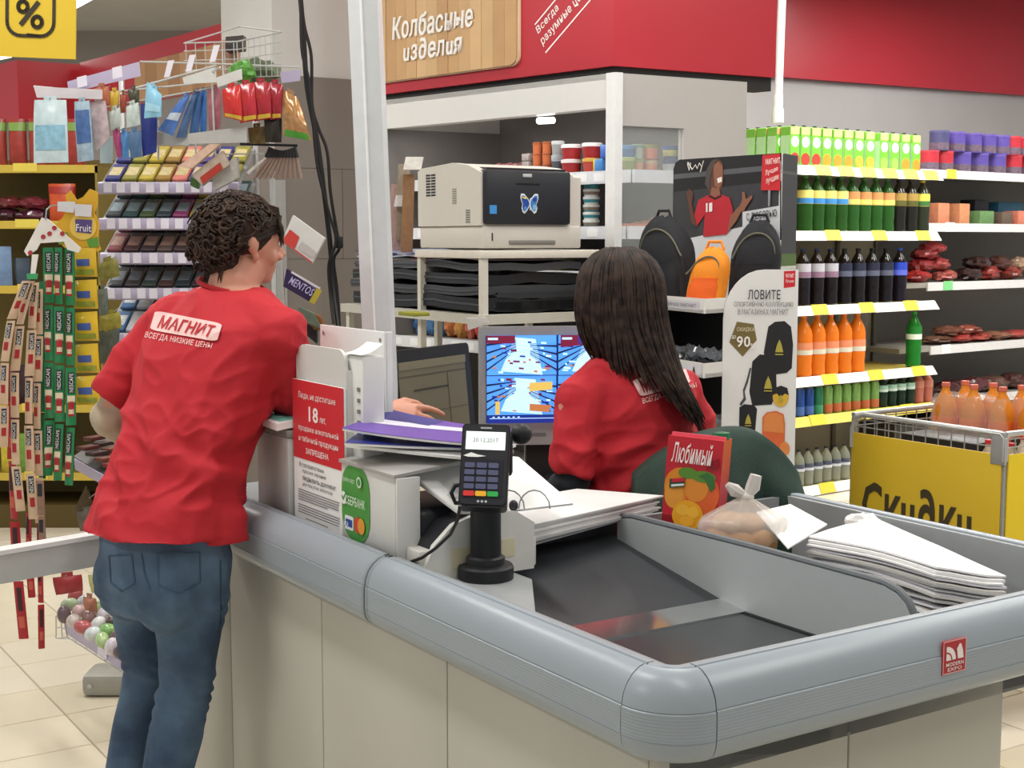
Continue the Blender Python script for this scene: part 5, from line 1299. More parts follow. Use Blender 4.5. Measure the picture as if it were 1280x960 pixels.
# interior light of the case
fl_ = area('case_light', FP(.6, .08, zh + .02), .06, 1.1, 3.5, math.atan2(DA.y, DA.x) + PI / 2)
fz = {}
SHW = M('#dfe1e6', .4); SHG = M('#9d9994', .5)
for nm, py, d0, b0 in (('a', 213, 4.95, .10), ('b', 284, 4.95, .08), ('c', 341, 5.0, .06), ('d', 440, 5.0, .04)):
    z = zy(py, d0); fz[nm] = z
    sh_ = part('shelf', fbx(MB(), .02, AL, b0, BD - .02, z - .012, z), SHG, fg_, w=True)
    part('price_rail', fbx(MB(), .025, AL - .01, b0 - .012, b0, z - .042, z + .004), SHW, sh_, w=True)
    part('price_rail', fbx(MB(), .008, .02, b0, .3, z - .042, z + .004), SHW, sh_, w=True)
    for k in range(14):
        a = .06 + k * .09 + random.uniform(-.01, .01); part('price_tag', fbx(MB(), a, a + .05, b0 - .0135, b0 - .012, z - .034, z - .004), M('#e3c93c' if (nm, k) in (('b', 0), ('c', 6)) else '#f3f3f4', .6), sh_, w=True)
# things on the case shelves
def tub(name, lab, cat, p, r, h, col, lid, group, lh=.012, band=None):
    t = thing(name, lab, cat, loc=p, group=group)
    part('body', MB().lathe([(r * .86, 0), (r, h - lh), (r * .9, h - lh)], 18), M(col, .4, var=.06), t)
    part('lid', MB().lathe([(r * 1.05, h - lh), (r * 1.05, h), (r * .9, h + .002)], 18), M(lid, .4), t)
    if band: part('label', MB().lathe([(r * .9 + .001, h * .25), (r * .96 + .002, h * .7), (r * .9, h * .7)], 18), M(band, .5, var=.3, scale=120), t)
    return t
def fpos(px, sh, b):   # point on a case shelf seen at pixel column px, at depth b
    n = Vector((DA.y, -DA.x, 0)); return onplane(px, 300, FP(0, b, 0), n).xy.to_3d() + Vector((0, 0, fz[sh] + .001))
g_ = 'tubs on the top shelf of the refrigerated case'
for px, lv, lab in ((714, 0, 'lower'), (714, 1, 'upper'), (740, 1, 'upper')):
    p = fpos(px, 'a', .17); p.z += lv * .056
    tub('tub', f'{lab} red tub with white lid {"beside the orange tins" if px == 714 else "next to the corner post"} in the refrigerated case', 'tub', p, .038, .054, '#9c2a2c', '#d8cfcf', g_)
p = fpos(740, 'a', .17); tub('tub', 'small pink and yellow tub under the dark red tub in the refrigerated case', 'tub', p, .036, .054, '#b8483f', '#c9a24a', g_)
for c, px in enumerate((672, 684)):
    for lv in range(3):
        p = fpos(px, 'a', .18); p.z += lv * .043
        tub('tin', f'orange food tin, {("bottom", "middle", "top")[lv]} of the {("left", "right")[c]} column of three', 'tin', p, .020, .042, '#b8653c', '#8f4a2c', 'orange tins in the refrigerated case', .006)
for lv in range(3):
    p = fpos(660, 'a', .18); p.z += lv * .03; smallbox('carton', f'small chequered carton, {("bottom", "middle", "top")[lv]} of the column left of the orange tins', 'carton', p, .03, .05, .029, M('#8d8580', .5, var=.6, scale=90), group='chequered cartons in the refrigerated case')
p = fpos(697, 'a', .18); tub('jar', 'white and grey jar between the orange tins and the red tubs', 'jar', p, .024, .075, '#c9cbd0', '#9aa0a4', None, .02, '#4a4f57'); p.z += .078; tub('jar', 'grey lidded jar on top of the white and grey jar', 'jar', p, .024, .05, '#8e9092', '#b7babc', None)
for i, (px, hx_, lv) in enumerate(((752, '#3a78b8', 0), (759, '#2d5ca8', 1), (748, '#d8c23c', 0))):
    p = fpos(px, 'a', .15); p.z += lv * .05; smallbox('carton', ('blue carton at the corner post of the refrigerated case', 'dark blue carton on top of the blue one at the corner post', 'narrow yellow carton beside the blue cartons')[i], 'carton', p, .02 if i == 2 else .036, .05, .05, M(hx_, .4, var=.2, scale=60))
# sausages and packs along the back of the top shelf
for k in range(12):
    px = 548 + k * 9.5; p = fpos(px, 'a', .20); rr = random.uniform(.014, .021)
    s = MB().tube([(-.02, -.06, rr), (-.01, -.02, rr * 1.05), (.0, .03, rr), (.0, .06, rr)], [rr * .5, rr, rr, rr * .5], 10); s.ell((0, -.068, rr), (rr * .4,) * 3, 8, 6)
    solo('sausage', s, M(random.choice(['#5d2f31', '#4a2a2b', '#6f4a44', '#7a5a54']), .4, var=.2), f'dark smoked sausage, {NUM[k]} from the left on the shelf behind the printer', 'sausage', loc=p, rz=math.atan2(DB.y, DB.x) + .8, group='smoked sausages behind the printer')
for k in range(3):
    p = fpos(628 + k * 11, 'a', .24); solo('meat_pack', crump((0, 0, .03), .045, .035, .03, k * 3.3), M('#7d4a4c', .35, var=.4, scale=40), ('wrapped ham left of the chequered cartons', 'wrapped ham in the middle behind the printer', 'wrapped ham nearest the chequered cartons')[k], 'ham', loc=p, angle=25)
# seen through the end glass
def gpos(px, sh, b):  # beside the end glass
    n = Vector((DB.y, -DB.x, 0)); return onplane(px, 300, FP(b, 0, 0), n).xy.to_3d() + Vector((0, 0, fz[sh] + .001))
for i, (px, lv, col, lid, r, h, lab) in enumerate((
    (785, 0, '#7d8a52', '#9aa66a', .026, .05, 'olive green tub right of the corner post'), (785, 1, '#3f5f8a', '#4f7fa8', .026, .045, 'blue tub on the olive green tub right of the corner post'),
    (796, 0, '#c9917a', '#8d9a5f', .024, .045, 'salmon coloured tub at the lower left behind the glass end'), (796, 1, '#a9b8a6', '#7f9a86', .022, .05, 'pale green tub upon the left salmon tub'),
    (812, 0, '#d98f74', '#c9a88a', .028, .042, 'bigger salmon tub, bottom one behind the glass end'), (812, 1, '#d9826a', '#8a8a3f', .028, .05, 'bigger salmon tub with olive lid, upper one behind the glass end'),
    (838, 0, '#dfe3ea', '#2f4f86', .032, .045, 'white and blue tub, bottom one at the far glass end'), (838, 1, '#2f5596', '#3b62a4', .032, .05, 'blue tub with yellow label, upper one at the far glass end'), (858, 0, '#5d7a96', '#a9bcc9', .026, .05, 'grey blue tub beside the blue tubs'), (858, 1, '#2f5580', '#8fb0c4', .026, .05, 'dark blue tub on the grey blue one'))):
    p = gpos(px, 'a', .12); p.z += lv * (.048); tub('tub', lab, 'tub', p, r, h, col, lid, 'tubs behind the glass end of the case', .012, '#d8d48a' if i == 7 else None)
for i in range(6):
    p = fpos(739, 'b', .16); p.z += i * .0285
    tub('tub', f'white and teal tub number {("one", "two", "three", "four", "five", "six")[i]} from the bottom of the tall stack', 'tub', p, .030, .0275, ('#d5dbd8', '#3f8f96')[i in (0, 2, 5)], '#dfe3e0', 'stack of white and teal tubs', .009, '#3a8c98' if i % 2 else '#8b7f74')
for k in range(4):
    p = gpos(787 + k * 16, 'b', .10 + .03 * (k % 2)); sd = k * 2.2
    solo('fish_pack', MB().grid(lambda a, b: (-.06 + .12 * a, -.05 + .1 * b, .008 + .02 * k * .8 * a + .006 * math.sin(9 * a + sd) * math.sin(7 * b)), 10, 8, (0, 0, .012)), M(('#c9795c', '#d08a6c', '#c98a5a', '#b86a48')[k], .35, var=.35, scale=45), ('flat pack of pink fish lying beside the corner post', 'flat pack of salmon second from the corner post', 'flat pack of orange fish third from the corner post', 'steep pack of orange fish beside the black backpack')[k], 'fish', loc=p, rz=.5 + k * .2)
# shelf c (under the printer) and d
for k in range(3):
    p = fpos(652 + k * 24, 'c', .2); smallbox('carton', ('dark red carton on the shelf seen under the printer', 'brown patterned carton on the shelf seen under the printer', 'olive patterned carton on the shelf seen under the printer')[k], 'carton', p, .085, .08, .07, M(('#6d2f33', '#7a6a5c', '#6f6c4a')[k], .4, var=.5, scale=40), rz=math.atan2(DA.y, DA.x))
for k in range(9):
    px = 500 + k * 13; p = fpos(px, 'd', .15)
    solo('food_pack', crump((0, 0, .05), .035, .03, .05, k * 1.7), M(('#7d97ad', '#a58a66', '#3f6da0', '#5a87b8', '#4878b0', '#c97f4a', '#d69a52', '#c86a5a', '#c9544c')[k], .35, var=.35, scale=60), ('pale blue bag', 'tan bag', 'dark blue bag', 'mid blue bag', 'sky blue bag', 'orange bag', 'golden bag', 'pink bag', 'red bag')[k] + ' on the lower case shelf above the till monitor', 'bag', loc=p, angle=30)
for k in range(8):
    px = 504 + k * 12; p = fpos(px, 'c', .16); solo('food_pack', crump((0, 0, .03), .035, .03, .03, k * 2.7 + 40), M(('#8a3a3c', '#a8574e', '#7a2f33', '#c9a24a', '#8f4440', '#c9a8a0', '#8a3a3c', '#6d3034')[k], .35, var=.35, scale=60), ('maroon bag', 'brick red bag', 'wine red bag', 'yellow bag', 'rust bag', 'pale pink bag', 'dark maroon bag', 'plum bag')[k] + ' on the middle case shelf above the black folders', 'bag', loc=p, angle=30)
# goods at the left end beside the printer
for i, (px, y0, y1, hx_, lab) in enumerate(((493, 230, 318, '#b89a94', 'pale pink packet leaning beside the printer'), (502, 205, 300, '#9a8c78', 'tan packet standing upright left of the printer'), (499, 244, 258, '#e8e8e8', 'small white card on the packets left of the printer'), (508, 218, 315, '#8f6a4a', 'brown stick pack leaning against the printer'), (515, 196, 212, '#e6dfd8', 'white red edged carton on top of the packets left of the printer'))):
    d_ = 5.0 - .03 * i; b_ = at(px, y1, d_); t_ = at(px + 3, y0, d_ + .02); w_ = 7 if i != 4 else 11
    solo('packet', MB().prism([at(px - w_, y1, d_), at(px + w_, y1, d_), at(px + w_ + 3, y0, d_), at(px - w_ + 3, y0, d_)], (0, .03, 0)), M(hx_, .45, var=.35, scale=50), lab, 'packet', loc=b_, w=True)

# ---- red fascia with the wooden sausage sign
fz0 = zy(82, 5.0); Fo = at(767, 85, 5.0)
def GP(a, b, z): p = Fo + DA * a + DB * b; return Vector((p.x, p.y, z))
ALF = 1.50
mb = MB().prism([GP(0, 0, fz0), GP(ALF, 0, fz0), GP(ALF, .03, fz0), GP(.02, .03, fz0), GP(.02, .74, fz0), GP(0, .74, fz0)], (0, 0, 3.4 - fz0))
fas = struct('trim_5', mb, M('#b8303a', .3, var=.02, scale=2))
part('gap_shade_strip', MB().prism([GP(.02, .02, fz0 - .05), GP(ALF, .02, fz0 - .05), GP(ALF, .10, fz0 - .05), GP(.1, .10, fz0 - .05), GP(.1, .74, fz0 - .05), GP(.02, .74, fz0 - .05)], (0, 0, .05)), M('#2b2a29', .8), fas)  # solid dark strip that paints in the shade between fascia and case
ff = Fr(GP(ALF, 0, fz0), -DA, Z)   # x runs to the right along the left face
def fpx(px, py):
    p = onplane(px, py, GP(0, 0, 0), Vector((DA.y, -DA.x, 0))); return ((p - ff.o).dot(ff.x), p.z - fz0)
x0s, y0s = fpx(487, 103); x1s, y1s = fpx(650, 80)
ss = thing('wood_sign', 'wooden plank sign board on the red fascia reading Kolbasnye izdeliya', 'sign', loc=ff.p(x1s, y1s))
yb = fpx(640, 82)[1]; yt = yb + .60
x0s = .012
part('backing', MB().prism([ff.p(x, y, .001) for x, y in rrect(x0s, yb - .004, x1s + .006, yt, .04)], ff.n * .010), M('#e3cfae', .5), ss, w=True)
PLK = [M(h, .5, var=.14, scale=7) for h in ('#c9a273', '#bd9466', '#d2ad7e', '#c39b6b', '#cba777')]
nP = 15; xx = x0s; w_ = (x1s - x0s) / nP
for k in range(nP):
    a, b = x0s + k * w_, x0s + (k + 1) * w_ - .0018
    pg = rect(a, yb, b, yt) if k < nP - 1 else [(a, yb), (b - .03, yb), (b - .01, yb + .008), (b, yb + .03), (b, yt), (a, yt)]
    part('plank', MB().prism([ff.p(x, y, .011) for x, y in pg], ff.n * (.006 + .001 * (k % 3))), PLK[(k * 7) % 5], ss, w=True)
SW = M('#f4efe8', .5)
def signtext(s, pxl, pyl, pxr, pyr, par, hgt, bold=.02, shear=.15, ex=.019):
    a = fpx(pxl, pyl); b = fpx(pxr, pyr); yb_ = min(a[1], b[1]); yb_ = (a[1] + b[1]) / 2
    vs, fs = glyphs(s, bold, shear); mb = MB()
    mb.add([ff.p(a[0] + (b[0] - a[0]) * u_, yb_ + hgt * v_, ex) for u_, v_ in vs] , fs)
    mb.add([ff.p(a[0] + (b[0] - a[0]) * u_, yb_ + hgt * v_, ex + .006) for u_, v_ in vs], fs)
    # little sides so that the letters stand proud
    part('lettering', mb, SW, par, w=True, angle=None)
signtext('Колбасные', 496, 51, 597, 34, ss, .092, .03, .12)
signtext('uз∂елuя', 510, 79, 583, 66, ss, .086, .03, .12)
# slogan on the red field, rising steeply
so = thing('slogan', 'white slanted slogan between two lines on the red fascia right of the wooden sign', 'lettering', loc=ff.p(*fpx(680, 65)))
a = Vector(fpx(682, 66)); b = Vector(fpx(738, 0)); d = (b - a).normalized(); n2 = Vector((-d.y, d.x))
def sl(a_, b_, w2): s_ = n2 * w2; return [tuple(a_ - s_), tuple(b_ - s_), tuple(b_ + s_), tuple(a_ + s_)]
c_ = Vector(fpx(669, 31)); e_ = Vector(fpx(697, -2))
fr0 = Fr(ff.o, ff.x, ff.y)
printed('slogan_line', fr0, [(sl(a, b + d * .35, .0028), SW), (sl(c_, c_ + d * .7, .0028), SW)], so, w=True, lift=.001)
for s, q, ln, hg in (('Всегда', (674, 44), .135, .034), ('разумные цены', (680, 59), .30, .034)):
    o_ = Vector(fpx(*q)) 
    fq = Fr(fr0.p(o_.x, o_.y, .001), fr0.x * d.x + fr0.y * d.y, fr0.x * n2.x + fr0.y * n2.y)
    text(s, fq, 0, 0, ln, hg, SW, so, .015, .1, w=True, h=.001)

# ================================================================== PROMOTION STAND WITH BACKPACKS
pst = thing('promotion_stand', 'white cardboard promotion stand with trays, a black picture header and side wings', 'display stand', loc=at(890, 700, 4.45).xy.to_3d())
hA, hB = at(842, 200, 4.86), at(977, 193, 4.47)
hd = (hB - hA); hd.z = 0; Wh = hd.length; hd.normalize()
zhT = hA.z; zhB = zy(372, 4.45)
fh = Fr(Vector((hA.x, hA.y, zhB)), hd, Z); Hh = zhT - zhB
DKP = M('#1e1d1f', .45, var=.2, scale=6)
pgs = [(0, 0), (Wh, 0), (Wh, Hh), (.03, Hh), (.01, Hh - .01), (0, Hh - .03)]
part('header_board', MB().prism([fh.p(x, y, 0) for x, y in pgs], fh.n * -.006), M('#d9d9d8', .5), pst, w=True)
def hpx(px, py): p = onplane(px, py, fh.o, fh.n); d = p - fh.o; return (d.dot(fh.x), d.dot(fh.y))
def hp_(*pts): return [hpx(x, y) for x, y in pts]
SK, SKD, TR, LG, GG = M('#8a5a45', .5), M('#5c3a2e', .5), M('#b52430', .5), M('#55565a', .5), M('#c9cacd', .5)
pic = [([(x, y) for x, y in pgs], DKP), (hp_((842, 218), (977, 205), (977, 212), (842, 224)), LG), (hp_((842, 240), (977, 226), (977, 300), (842, 300)), M('#37373a', .5, var=.3, scale=30)),
    (hp_((866, 297), (935, 282), (935, 372), (842, 372), (842, 300)), GG),
    (hp_((886, 216), (892, 203), (899, 199), (904, 204), (905, 222), (903, 236), (897, 244), (890, 246), (886, 236)), SKD), (hp_((892, 206), (899, 202), (904, 208), (904, 228), (899, 236), (894, 232)), SK), (hp_((897, 223), (903, 221), (903, 227), (898, 229)), M('#e9e4dc', .5)), (hp_((884, 212), (890, 201), (898, 198), (893, 206), (889, 220), (887, 238), (882, 230)), M('#4a4440', .5)),
    (hp_((891, 234), (900, 236), (902, 246), (888, 246)), SK),
    (hp_((874, 250), (888, 243), (895, 246), (902, 243), (913, 247), (917, 262), (914, 285), (909, 293), (880, 296), (882, 268), (872, 283), (867, 276)), TR), (hp_((887, 243), (895, 247), (903, 243), (903, 246), (895, 250), (887, 246)), M('#2a1416', .5)),
    (hp_((865, 278), (873, 284), (869, 268), (866, 254), (868, 242), (863, 236), (859, 240), (861, 252)), SKD), (hp_((911, 290), (922, 276), (929, 262), (925, 258), (914, 270)), SK),
    (hp_((924, 262), (929, 250), (929, 240), (932, 240), (934, 249), (941, 244), (942, 247), (935, 257), (931, 265)), SK),
    (hp_((884, 254), (886, 254), (886, 265), (884, 265)), M('#e9e0df', .5)), (hp_((888, 254), (892, 253), (892, 264), (888, 265)), M('#e9e0df', .5)),
    (hp_((955, 194), (977, 192), (977, 238), (953, 238)), M('#c5262f', .5)), (hp_((962, 238), (965, 238), (964, 258), (962, 258)), M('#8e8f92', .5)), (hp_((930, 265), (977, 257), (977, 300), (930, 300)), GG)]
printed('header_picture', fh, pic, pst, w=True, lift=.0004)
def ht(s, a, b, hgt, mat, bold=.01, sh=0.0):
    A, B = Vector(hpx(*a)), Vector(hpx(*b)); d = (B - A); ln = d.length; d.normalize()
    fq = Fr(fh.p(A.x, A.y, .010), fh.x * d.x + fh.y * d.y, fh.y * d.x - fh.x * d.y); text(s, fq, 0, 0, ln, hgt, mat, pst, bold, sh, w=True, h=.001)
ht('С ЛЮБОВЬЮ', (936, 276), (974, 270.5), .024, INK, .015)
ht('МАГНИТ', (960, 206), (978, 204), .018, SW, .02); ht('Лучшее', (960, 221), (976, 215), .02, SW, 0, .2); ht('лучшим', (961, 232), (977, 226), .02, SW, 0, .2)
# signature scrawl
sg_ = [hpx(x, y) for x, y in ((862, 205), (864, 213), (866, 204), (862, 203), (868, 212), (872, 206), (874, 211), (877, 204), (880, 209), (882, 201), (878, 215))]
part('signature', MB().tube([fh.p(x, y, .010) for x, y in sg_], .0016, 5), SW, pst, w=True)
# right wing of the header
wA, wB = Vector((fh.p(Wh, 0).x, fh.p(Wh, 0).y, 0)), at(997, 200, 4.62); wB.z = 0
wd_ = (wB - wA).normalized(); fw = Fr(Vector((wA.x, wA.y, zhB)), wd_, Z); Ww = (wB - wA).length
part('side_wing', MB().prism([fw.p(x, y, 0) for x, y in [(0, 0), (Ww, 0), (Ww, Hh + .0), (.02, Hh), (.005, Hh - .008), (0, Hh - .03)]], fw.n * -.006), M('#d0d0cf', .5), pst, w=True)
printed('wing_picture', fw, [([(.001, .14), (Ww, .14), (Ww, Hh), (.02, Hh), (.005, Hh - .008), (.001, Hh - .03)], M('#3a3a3c', .5, var=.2, scale=20)), (rect(.001, Hh - .065, Ww, Hh - .055), LG), (rect(.001, .10, Ww, .14), M('#4f6a2e', .5)), (rect(.001, .09, Ww, .1), M('#c9cdc4', .5))], pst, w=True)
# trays: footprint with a broken front corner
zT = [zy(372, 4.28), zy(452, 4.26), zy(538, 4.26), .60, .32]
fpA = at(788, 380, 4.66).xy; fpB = at(881, 380, 4.19).xy; fpC = at(908, 380, 4.27).xy; fpD = at(975, 380, 4.47).xy; fpE = at(846, 380, 4.88).xy
foot = [fpA, fpB, fpC, fpD, fpE]
CARD = M('#e3e2df', .5, var=.02)
for i, z in enumerate(zT):
    tr = part('tray', MB().prism([(q.x, q.y, z - .045) for q in foot], (0, 0, .012)), CARD, pst, w=True)
    for a, b in ((fpA, fpB), (fpB, fpC)):
        dd = Vector((b.x - a.x, b.y - a.y, 0)).normalized(); nn = Vector((-dd.y, dd.x, 0)) * .004
        A3, B3 = Vector((a.x, a.y, z - .045)), Vector((b.x, b.y, z - .045))
        part('tray_front', MB().prism([A3, B3, B3 + Vector((0, 0, .045)), A3 + Vector((0, 0, .045))], nn), CARD, tr, w=True)
    fq = Fr(Vector((fpA.x, fpA.y, z - .045)), Vector((fpB.x - fpA.x, fpB.y - fpA.y, 0)), Z); ln = (fpB - fpA).length
    if i == 0:
        printed('label_strip', fq, [(rect(ln * .3, .008, ln * .94, .034), M('#d2d2da', .5))], tr, w=True)
        vs, fs_ = glyphs('В МАГАЗИНАХ МАГНИТ', .0, 0); mb = MB(); mb.add([fq.p(ln * .34 + ln * .56 * a, .015 + .012 * b, .0016) for a, b in vs], fs_); part('lettering', mb, M('#6f6f78', .6), tr, w=True, angle=None)
    elif i == 1: printed('label_strip', fq, [(rect(ln * .4, .006, ln * .98, .036), M('#dfe0e8', .5)), ([(ln * .86, .01), (ln * .9, .01), (ln * .885, .03), (ln * .875, .03)], INK)], tr, w=True)
part('back_panel', MB().prism([(fpD.x, fpD.y, 0), (fpE.x, fpE.y, 0), (fpE.x, fpE.y, zT[0] - .045), (fpD.x, fpD.y, zT[0] - .045)], (.003, .004, 0)), M('#1c1c1e', .6), pst, w=True)
part('left_panel', MB().prism([(fpA.x, fpA.y, 0), (fpE.x, fpE.y, 0), (fpE.x, fpE.y, zT[0] - .045), (fpA.x, fpA.y, zT[0] - .045)], (.004, -.003, 0)), M('#232325', .6), pst, w=True)
# front side board
zb1 = zy(337, 4.25); bo = at(904, 400, 4.26); bo.z = .02; bx = at(997, 400, 4.24) - at(904, 400, 4.26); bx.z = 0; Wb = bx.length; fb_ = Fr(bo, bx, Z); Hb = zb1 - .02
k = 4.25 / FPX
pgb = [(0, 0), (Wb, 0), (Wb, Hb), (50 * k, Hb)] + [(50 * k - 50 * k * math.sin(t), Hb - 62 * k + 62 * k * math.cos(t)) for t in [PI / 2 * i / 8 for i in range(1, 9)]]
part('side_board', MB().prism([fb_.p(x, y, 0) for x, y in pgb], fb_.n * -.012), M('#e4e4e2', .5, var=.01), pst, w=True)
def bpt(px, py): return ((px - 904) * k, Hb - (py - 337) * k)
def bq(*pts): return [bpt(x, y) for x, y in pts]
BKP = M('#232326', .6); OLV = M('#7a6b3f', .5); ORN = M('#e08a4a', .5); ORD = M('#d9693a', .5)
shp = [(bq((978, 339), (992, 338), (992, 358), (978, 360)), M('#cf2a36', .5)),
  (bq((921, 402), (942, 405), (946, 425), (929, 446), (912, 428)), OLV),
  (bq((960, 408), (968, 402), (980, 401), (988, 408), (991, 430), (990, 460), (984, 466), (970, 468), (958, 460), (955, 440)), BKP),
  (bq((941, 452), (950, 443), (962, 444), (970, 450), (972, 490), (966, 506), (942, 508), (938, 490)), BKP),
  (bq((926, 510), (932, 506), (944, 507), (948, 512), (946, 540), (926, 540)), BKP),
  (bq((938, 460), (940, 460), (936, 478), (932, 490), (934, 500), (928, 508), (926, 506), (931, 498), (930, 488), (934, 476)), M('#4a4a4e', .6)),
  ([(x, y) for x, y in circ(*bpt(977, 496), 10 * k, 13 * k, 18)], M('#d8b03a', .5)), (bq((967, 494), (969, 485), (977, 482), (985, 485), (987, 494), (982, 492), (977, 497), (972, 492)), BKP),
  (bq((955, 522), (960, 516), (972, 514), (981, 518), (983, 530), (983, 560), (978, 572), (962, 568), (955, 556)), ORD), (bq((957, 522), (962, 517), (972, 516), (980, 520), (982, 542), (956, 540)), ORN), ([(x, y) for x, y in circ(*bpt(983, 562), 6.5 * k, 9 * k, 14)], ORN)]
YG = M('#b4a84a', .5)
for cx, cy, s in ((974, 434, 1), (961, 480, 1), (937, 526, .8), (977, 498, .5)):
    shp += [(bq((cx, cy - 10 * s), (cx + 3 * s, cy - 3 * s), (cx + 5 * s, cy + 6 * s), (cx - 5 * s, cy + 6 * s), (cx - 3 * s, cy - 3 * s)), YG), (bq((cx - 5 * s, cy + 8 * s), (cx + 5 * s, cy + 8 * s), (cx + 5 * s, cy + 9.5 * s), (cx - 5 * s, cy + 9.5 * s)), YG)]
printed('board_picture', fb_, shp, pst, w=True, lift=.0003)
def bt(s, x0, y0, x1, y1, m, bold=.0): 
    a, b = bpt(x0, y0), bpt(x1, y1); text(s, fb_, a[0], min(a[1], b[1]), b[0], max(a[1], b[1]), m, pst, bold, w=True, h=.005)
bt('ЛОВИТЕ', 934, 374, 974, 362, INK, .015); bt('СПОРТИВНУЮ КОЛЛЕКЦИЮ', 917, 384, 990, 377, M('#77777a', .6), .01); bt('В МАГАЗИНАХ МАГНИТ', 922, 393, 984, 386, M('#77777a', .6), .01)
bt('СКИДКА', 921, 415, 943, 409, M('#d8d0b0', .5), .02); bt('90', 921, 434, 938, 420, SW, .03); bt('%', 938, 436, 943, 429, SW, .02); bt('до', 915, 424, 920, 419, SW, .02)
bt('МАГНИТ', 980, 347, 990, 342, SW, .02); bt('Лучшее', 980, 354, 990, 349, SW, 0)
# backpacks on the top tray
def backpack(name, lab, base, w, d, h, m, m2, rz, lean=0.0, tilt=0.0, sh=.0):
    r = thing(name, lab, 'backpack', loc=base, rz=rz, group='backpacks on the promotion stand')
    def ringz(t):
        s = math.sin(PI * min(1, (t * .5 + .5))) ** .35 if t > .55 else 1
        s = 1 if t < .55 else max(.25, math.cos((t - .55) / .45 * PI / 2) ** .45)
        return [Vector((w / 2 * s * math.copysign(abs(math.cos(a)) ** .6, math.cos(a)) + tilt * t, d / 2 * s * math.copysign(abs(math.sin(a)) ** .7, math.sin(a)) + lean * t, h * t + .006 * math.sin(5 * a + t * 9))) for a in [2 * PI * i / 28 for i in range(28)]]
    part('body', MB().loft([ringz(t) for t in [i / 16 for i in range(17)]]), m, r, angle=60)
    pk = [[Vector((w * .40 * math.copysign(abs(math.cos(a)) ** .5, math.cos(a)) * (1 if t < .8 else .9) + tilt * t * .5, -d * .34 - d * .26 * (max(0, -math.sin(a))) ** .6 * (1 if t < .8 else .8) + lean * t * .5, h * .06 + h * .44 * t)) for a in [2 * PI * i / 20 for i in range(20)]] for t in [i / 6 for i in range(7)]]
    part('front_pocket', MB().loft(pk), m2, r, angle=60)
    part('zip', MB().tube([(w * .40 * math.cos(a) + tilt * .8 * abs(math.sin(a)) ** .5, -d * .40 + lean * .6, h * .56 + h * .30 * math.sin(a)) for a in [PI * i / 14 for i in range(15)]], .003, 6), M('#6b6a58', .4), r)
    part('grab_loop', MB().tube([(-.03 + tilt, lean, h - .005), (-.02 + tilt, lean, h + .02), (.02 + tilt, lean, h + .02), (.03 + tilt, lean, h - .005)], .005, 8), m, r)
    return r
zt0 = zT[0] - .033
BKM = M('#232428', .8, var=.15, scale=25, bump=.3, bscale=300)
bpk = backpack('backpack', 'big black backpack leaning at the left of the promotion stand', Vector((*at(838, 370, 4.50).xy, zt0)), .19, .12, .285, BKM, M('#1b1c1f', .8), -.75, 0, -.03)
part('sport_mark', MB().prism([(x, -.079, z) for x, z in ((-.008, .10), (-.012, .105), (-.004, .13), (.0, .145), (.004, .13), (.012, .105), (.008, .10), (0, .118))], (0, -.001, 0)), M('#a89f5c', .5), bpk)
backpack('backpack', 'bright orange backpack in the middle of the promotion stand', Vector((*at(880, 370, 4.37).xy, zt0)), .12, .09, .185, M('#ef8f20', .7, var=.12, scale=14, bump=.2), M('#e8631c', .7, var=.08), -.5, .0, .035)
backpack('backpack', 'tall black backpack at the right of the promotion stand behind the side board', Vector((*at(940, 370, 4.46).xy, zt0)), .16, .11, .27, BKM, M('#17181a', .8), -.2, .0, .02)
q = at(880, 366, 4.345); solo('shoulder_bag', MB().loft([[Vector((.058 * s * math.cos(a), .035 * s * math.sin(a), z)) for a in [2 * PI * i / 20 for i in range(20)]] for s, z in ((.8, 0), (.95, .012), (.9, .024), (.55, .034), (.1, .037))]), M('#222326', .7), 'small black pouch lying in front of the orange backpack', 'pouch', loc=(q.x, q.y, zt0), rz=-.5)
# shiny dark packs in the lower trays
for i, z in enumerate(zT[1:3]):
    for k in range(6):
        t = (k + .5) / 6; b = fpA.lerp(fpB, .30 + .62 * t); e = fpE.lerp(fpD, .25 + .5 * t); p = b.lerp(e, .22 + .10 * (k % 2))
        sd = i * 10 + k
        solo('wrapped_shirt', MB().grid(lambda a, c: (-.055 + .11 * a, -.06 + .12 * c, .018 + .018 * (k % 3) + .03 * noise.noise(Vector((a * 5, c * 5, sd)))), 12, 12, (0, 0, .016)), M(('#4a4e53', '#2d2f34', '#70767c')[k % 3], .13, var=.75, scale=45, coat=.7), f'dark clothes pack in shiny film, {NUM[k]} from the left on the {("second", "third")[i]} promotion tray', 'clothes', loc=(p.x, p.y, z - .033), rz=.4 + .5 * math.sin(sd * 3), group='film packs on the ' + ('second' if i == 0 else 'third') + ' tray', angle=20)
# ================================================================== DRINK SHELVES  (frame: x along the front to the right-back, y to the back)
so_ = at(1000, 400, 7.85); sdx = Vector((1.31, 1, 0)).normalized(); srz = math.atan2(sdx.y, sdx.x)
sn = Vector((-sdx.y, sdx.x, 0))
def SP(a, b, z): p = so_ + sdx * a + sn * b; return Vector((p.x, p.y, z))
def sa(px, b=0.0):   # distance along the front of the point seen at pixel column px, at depth b
    p = onplane(px, 300, SP(0, b, 0), sn); return (p - so_).dot(sdx)
zS = [zy(y, 7.85) for y in (208, 290, 384, 473, 523, 611)]
aL, aR_ = sa(948), sa(1169)
ds = thing('drink_shelf', 'tall yellow and grey shelf unit with lit white price rails full of drinks', 'shelf', loc=(so_.x, so_.y, 0), rz=srz)
YEL_ = M('#d9bd3a', .5, var=.04); RAILW = M('#f2f1e6', .35, var=.02); GREYP = M('#87837b', .6, var=.05)
part('back_panel', MB().box(aL, aR_ + .02, .47, .49, 0, 1.98), GREYP, ds)
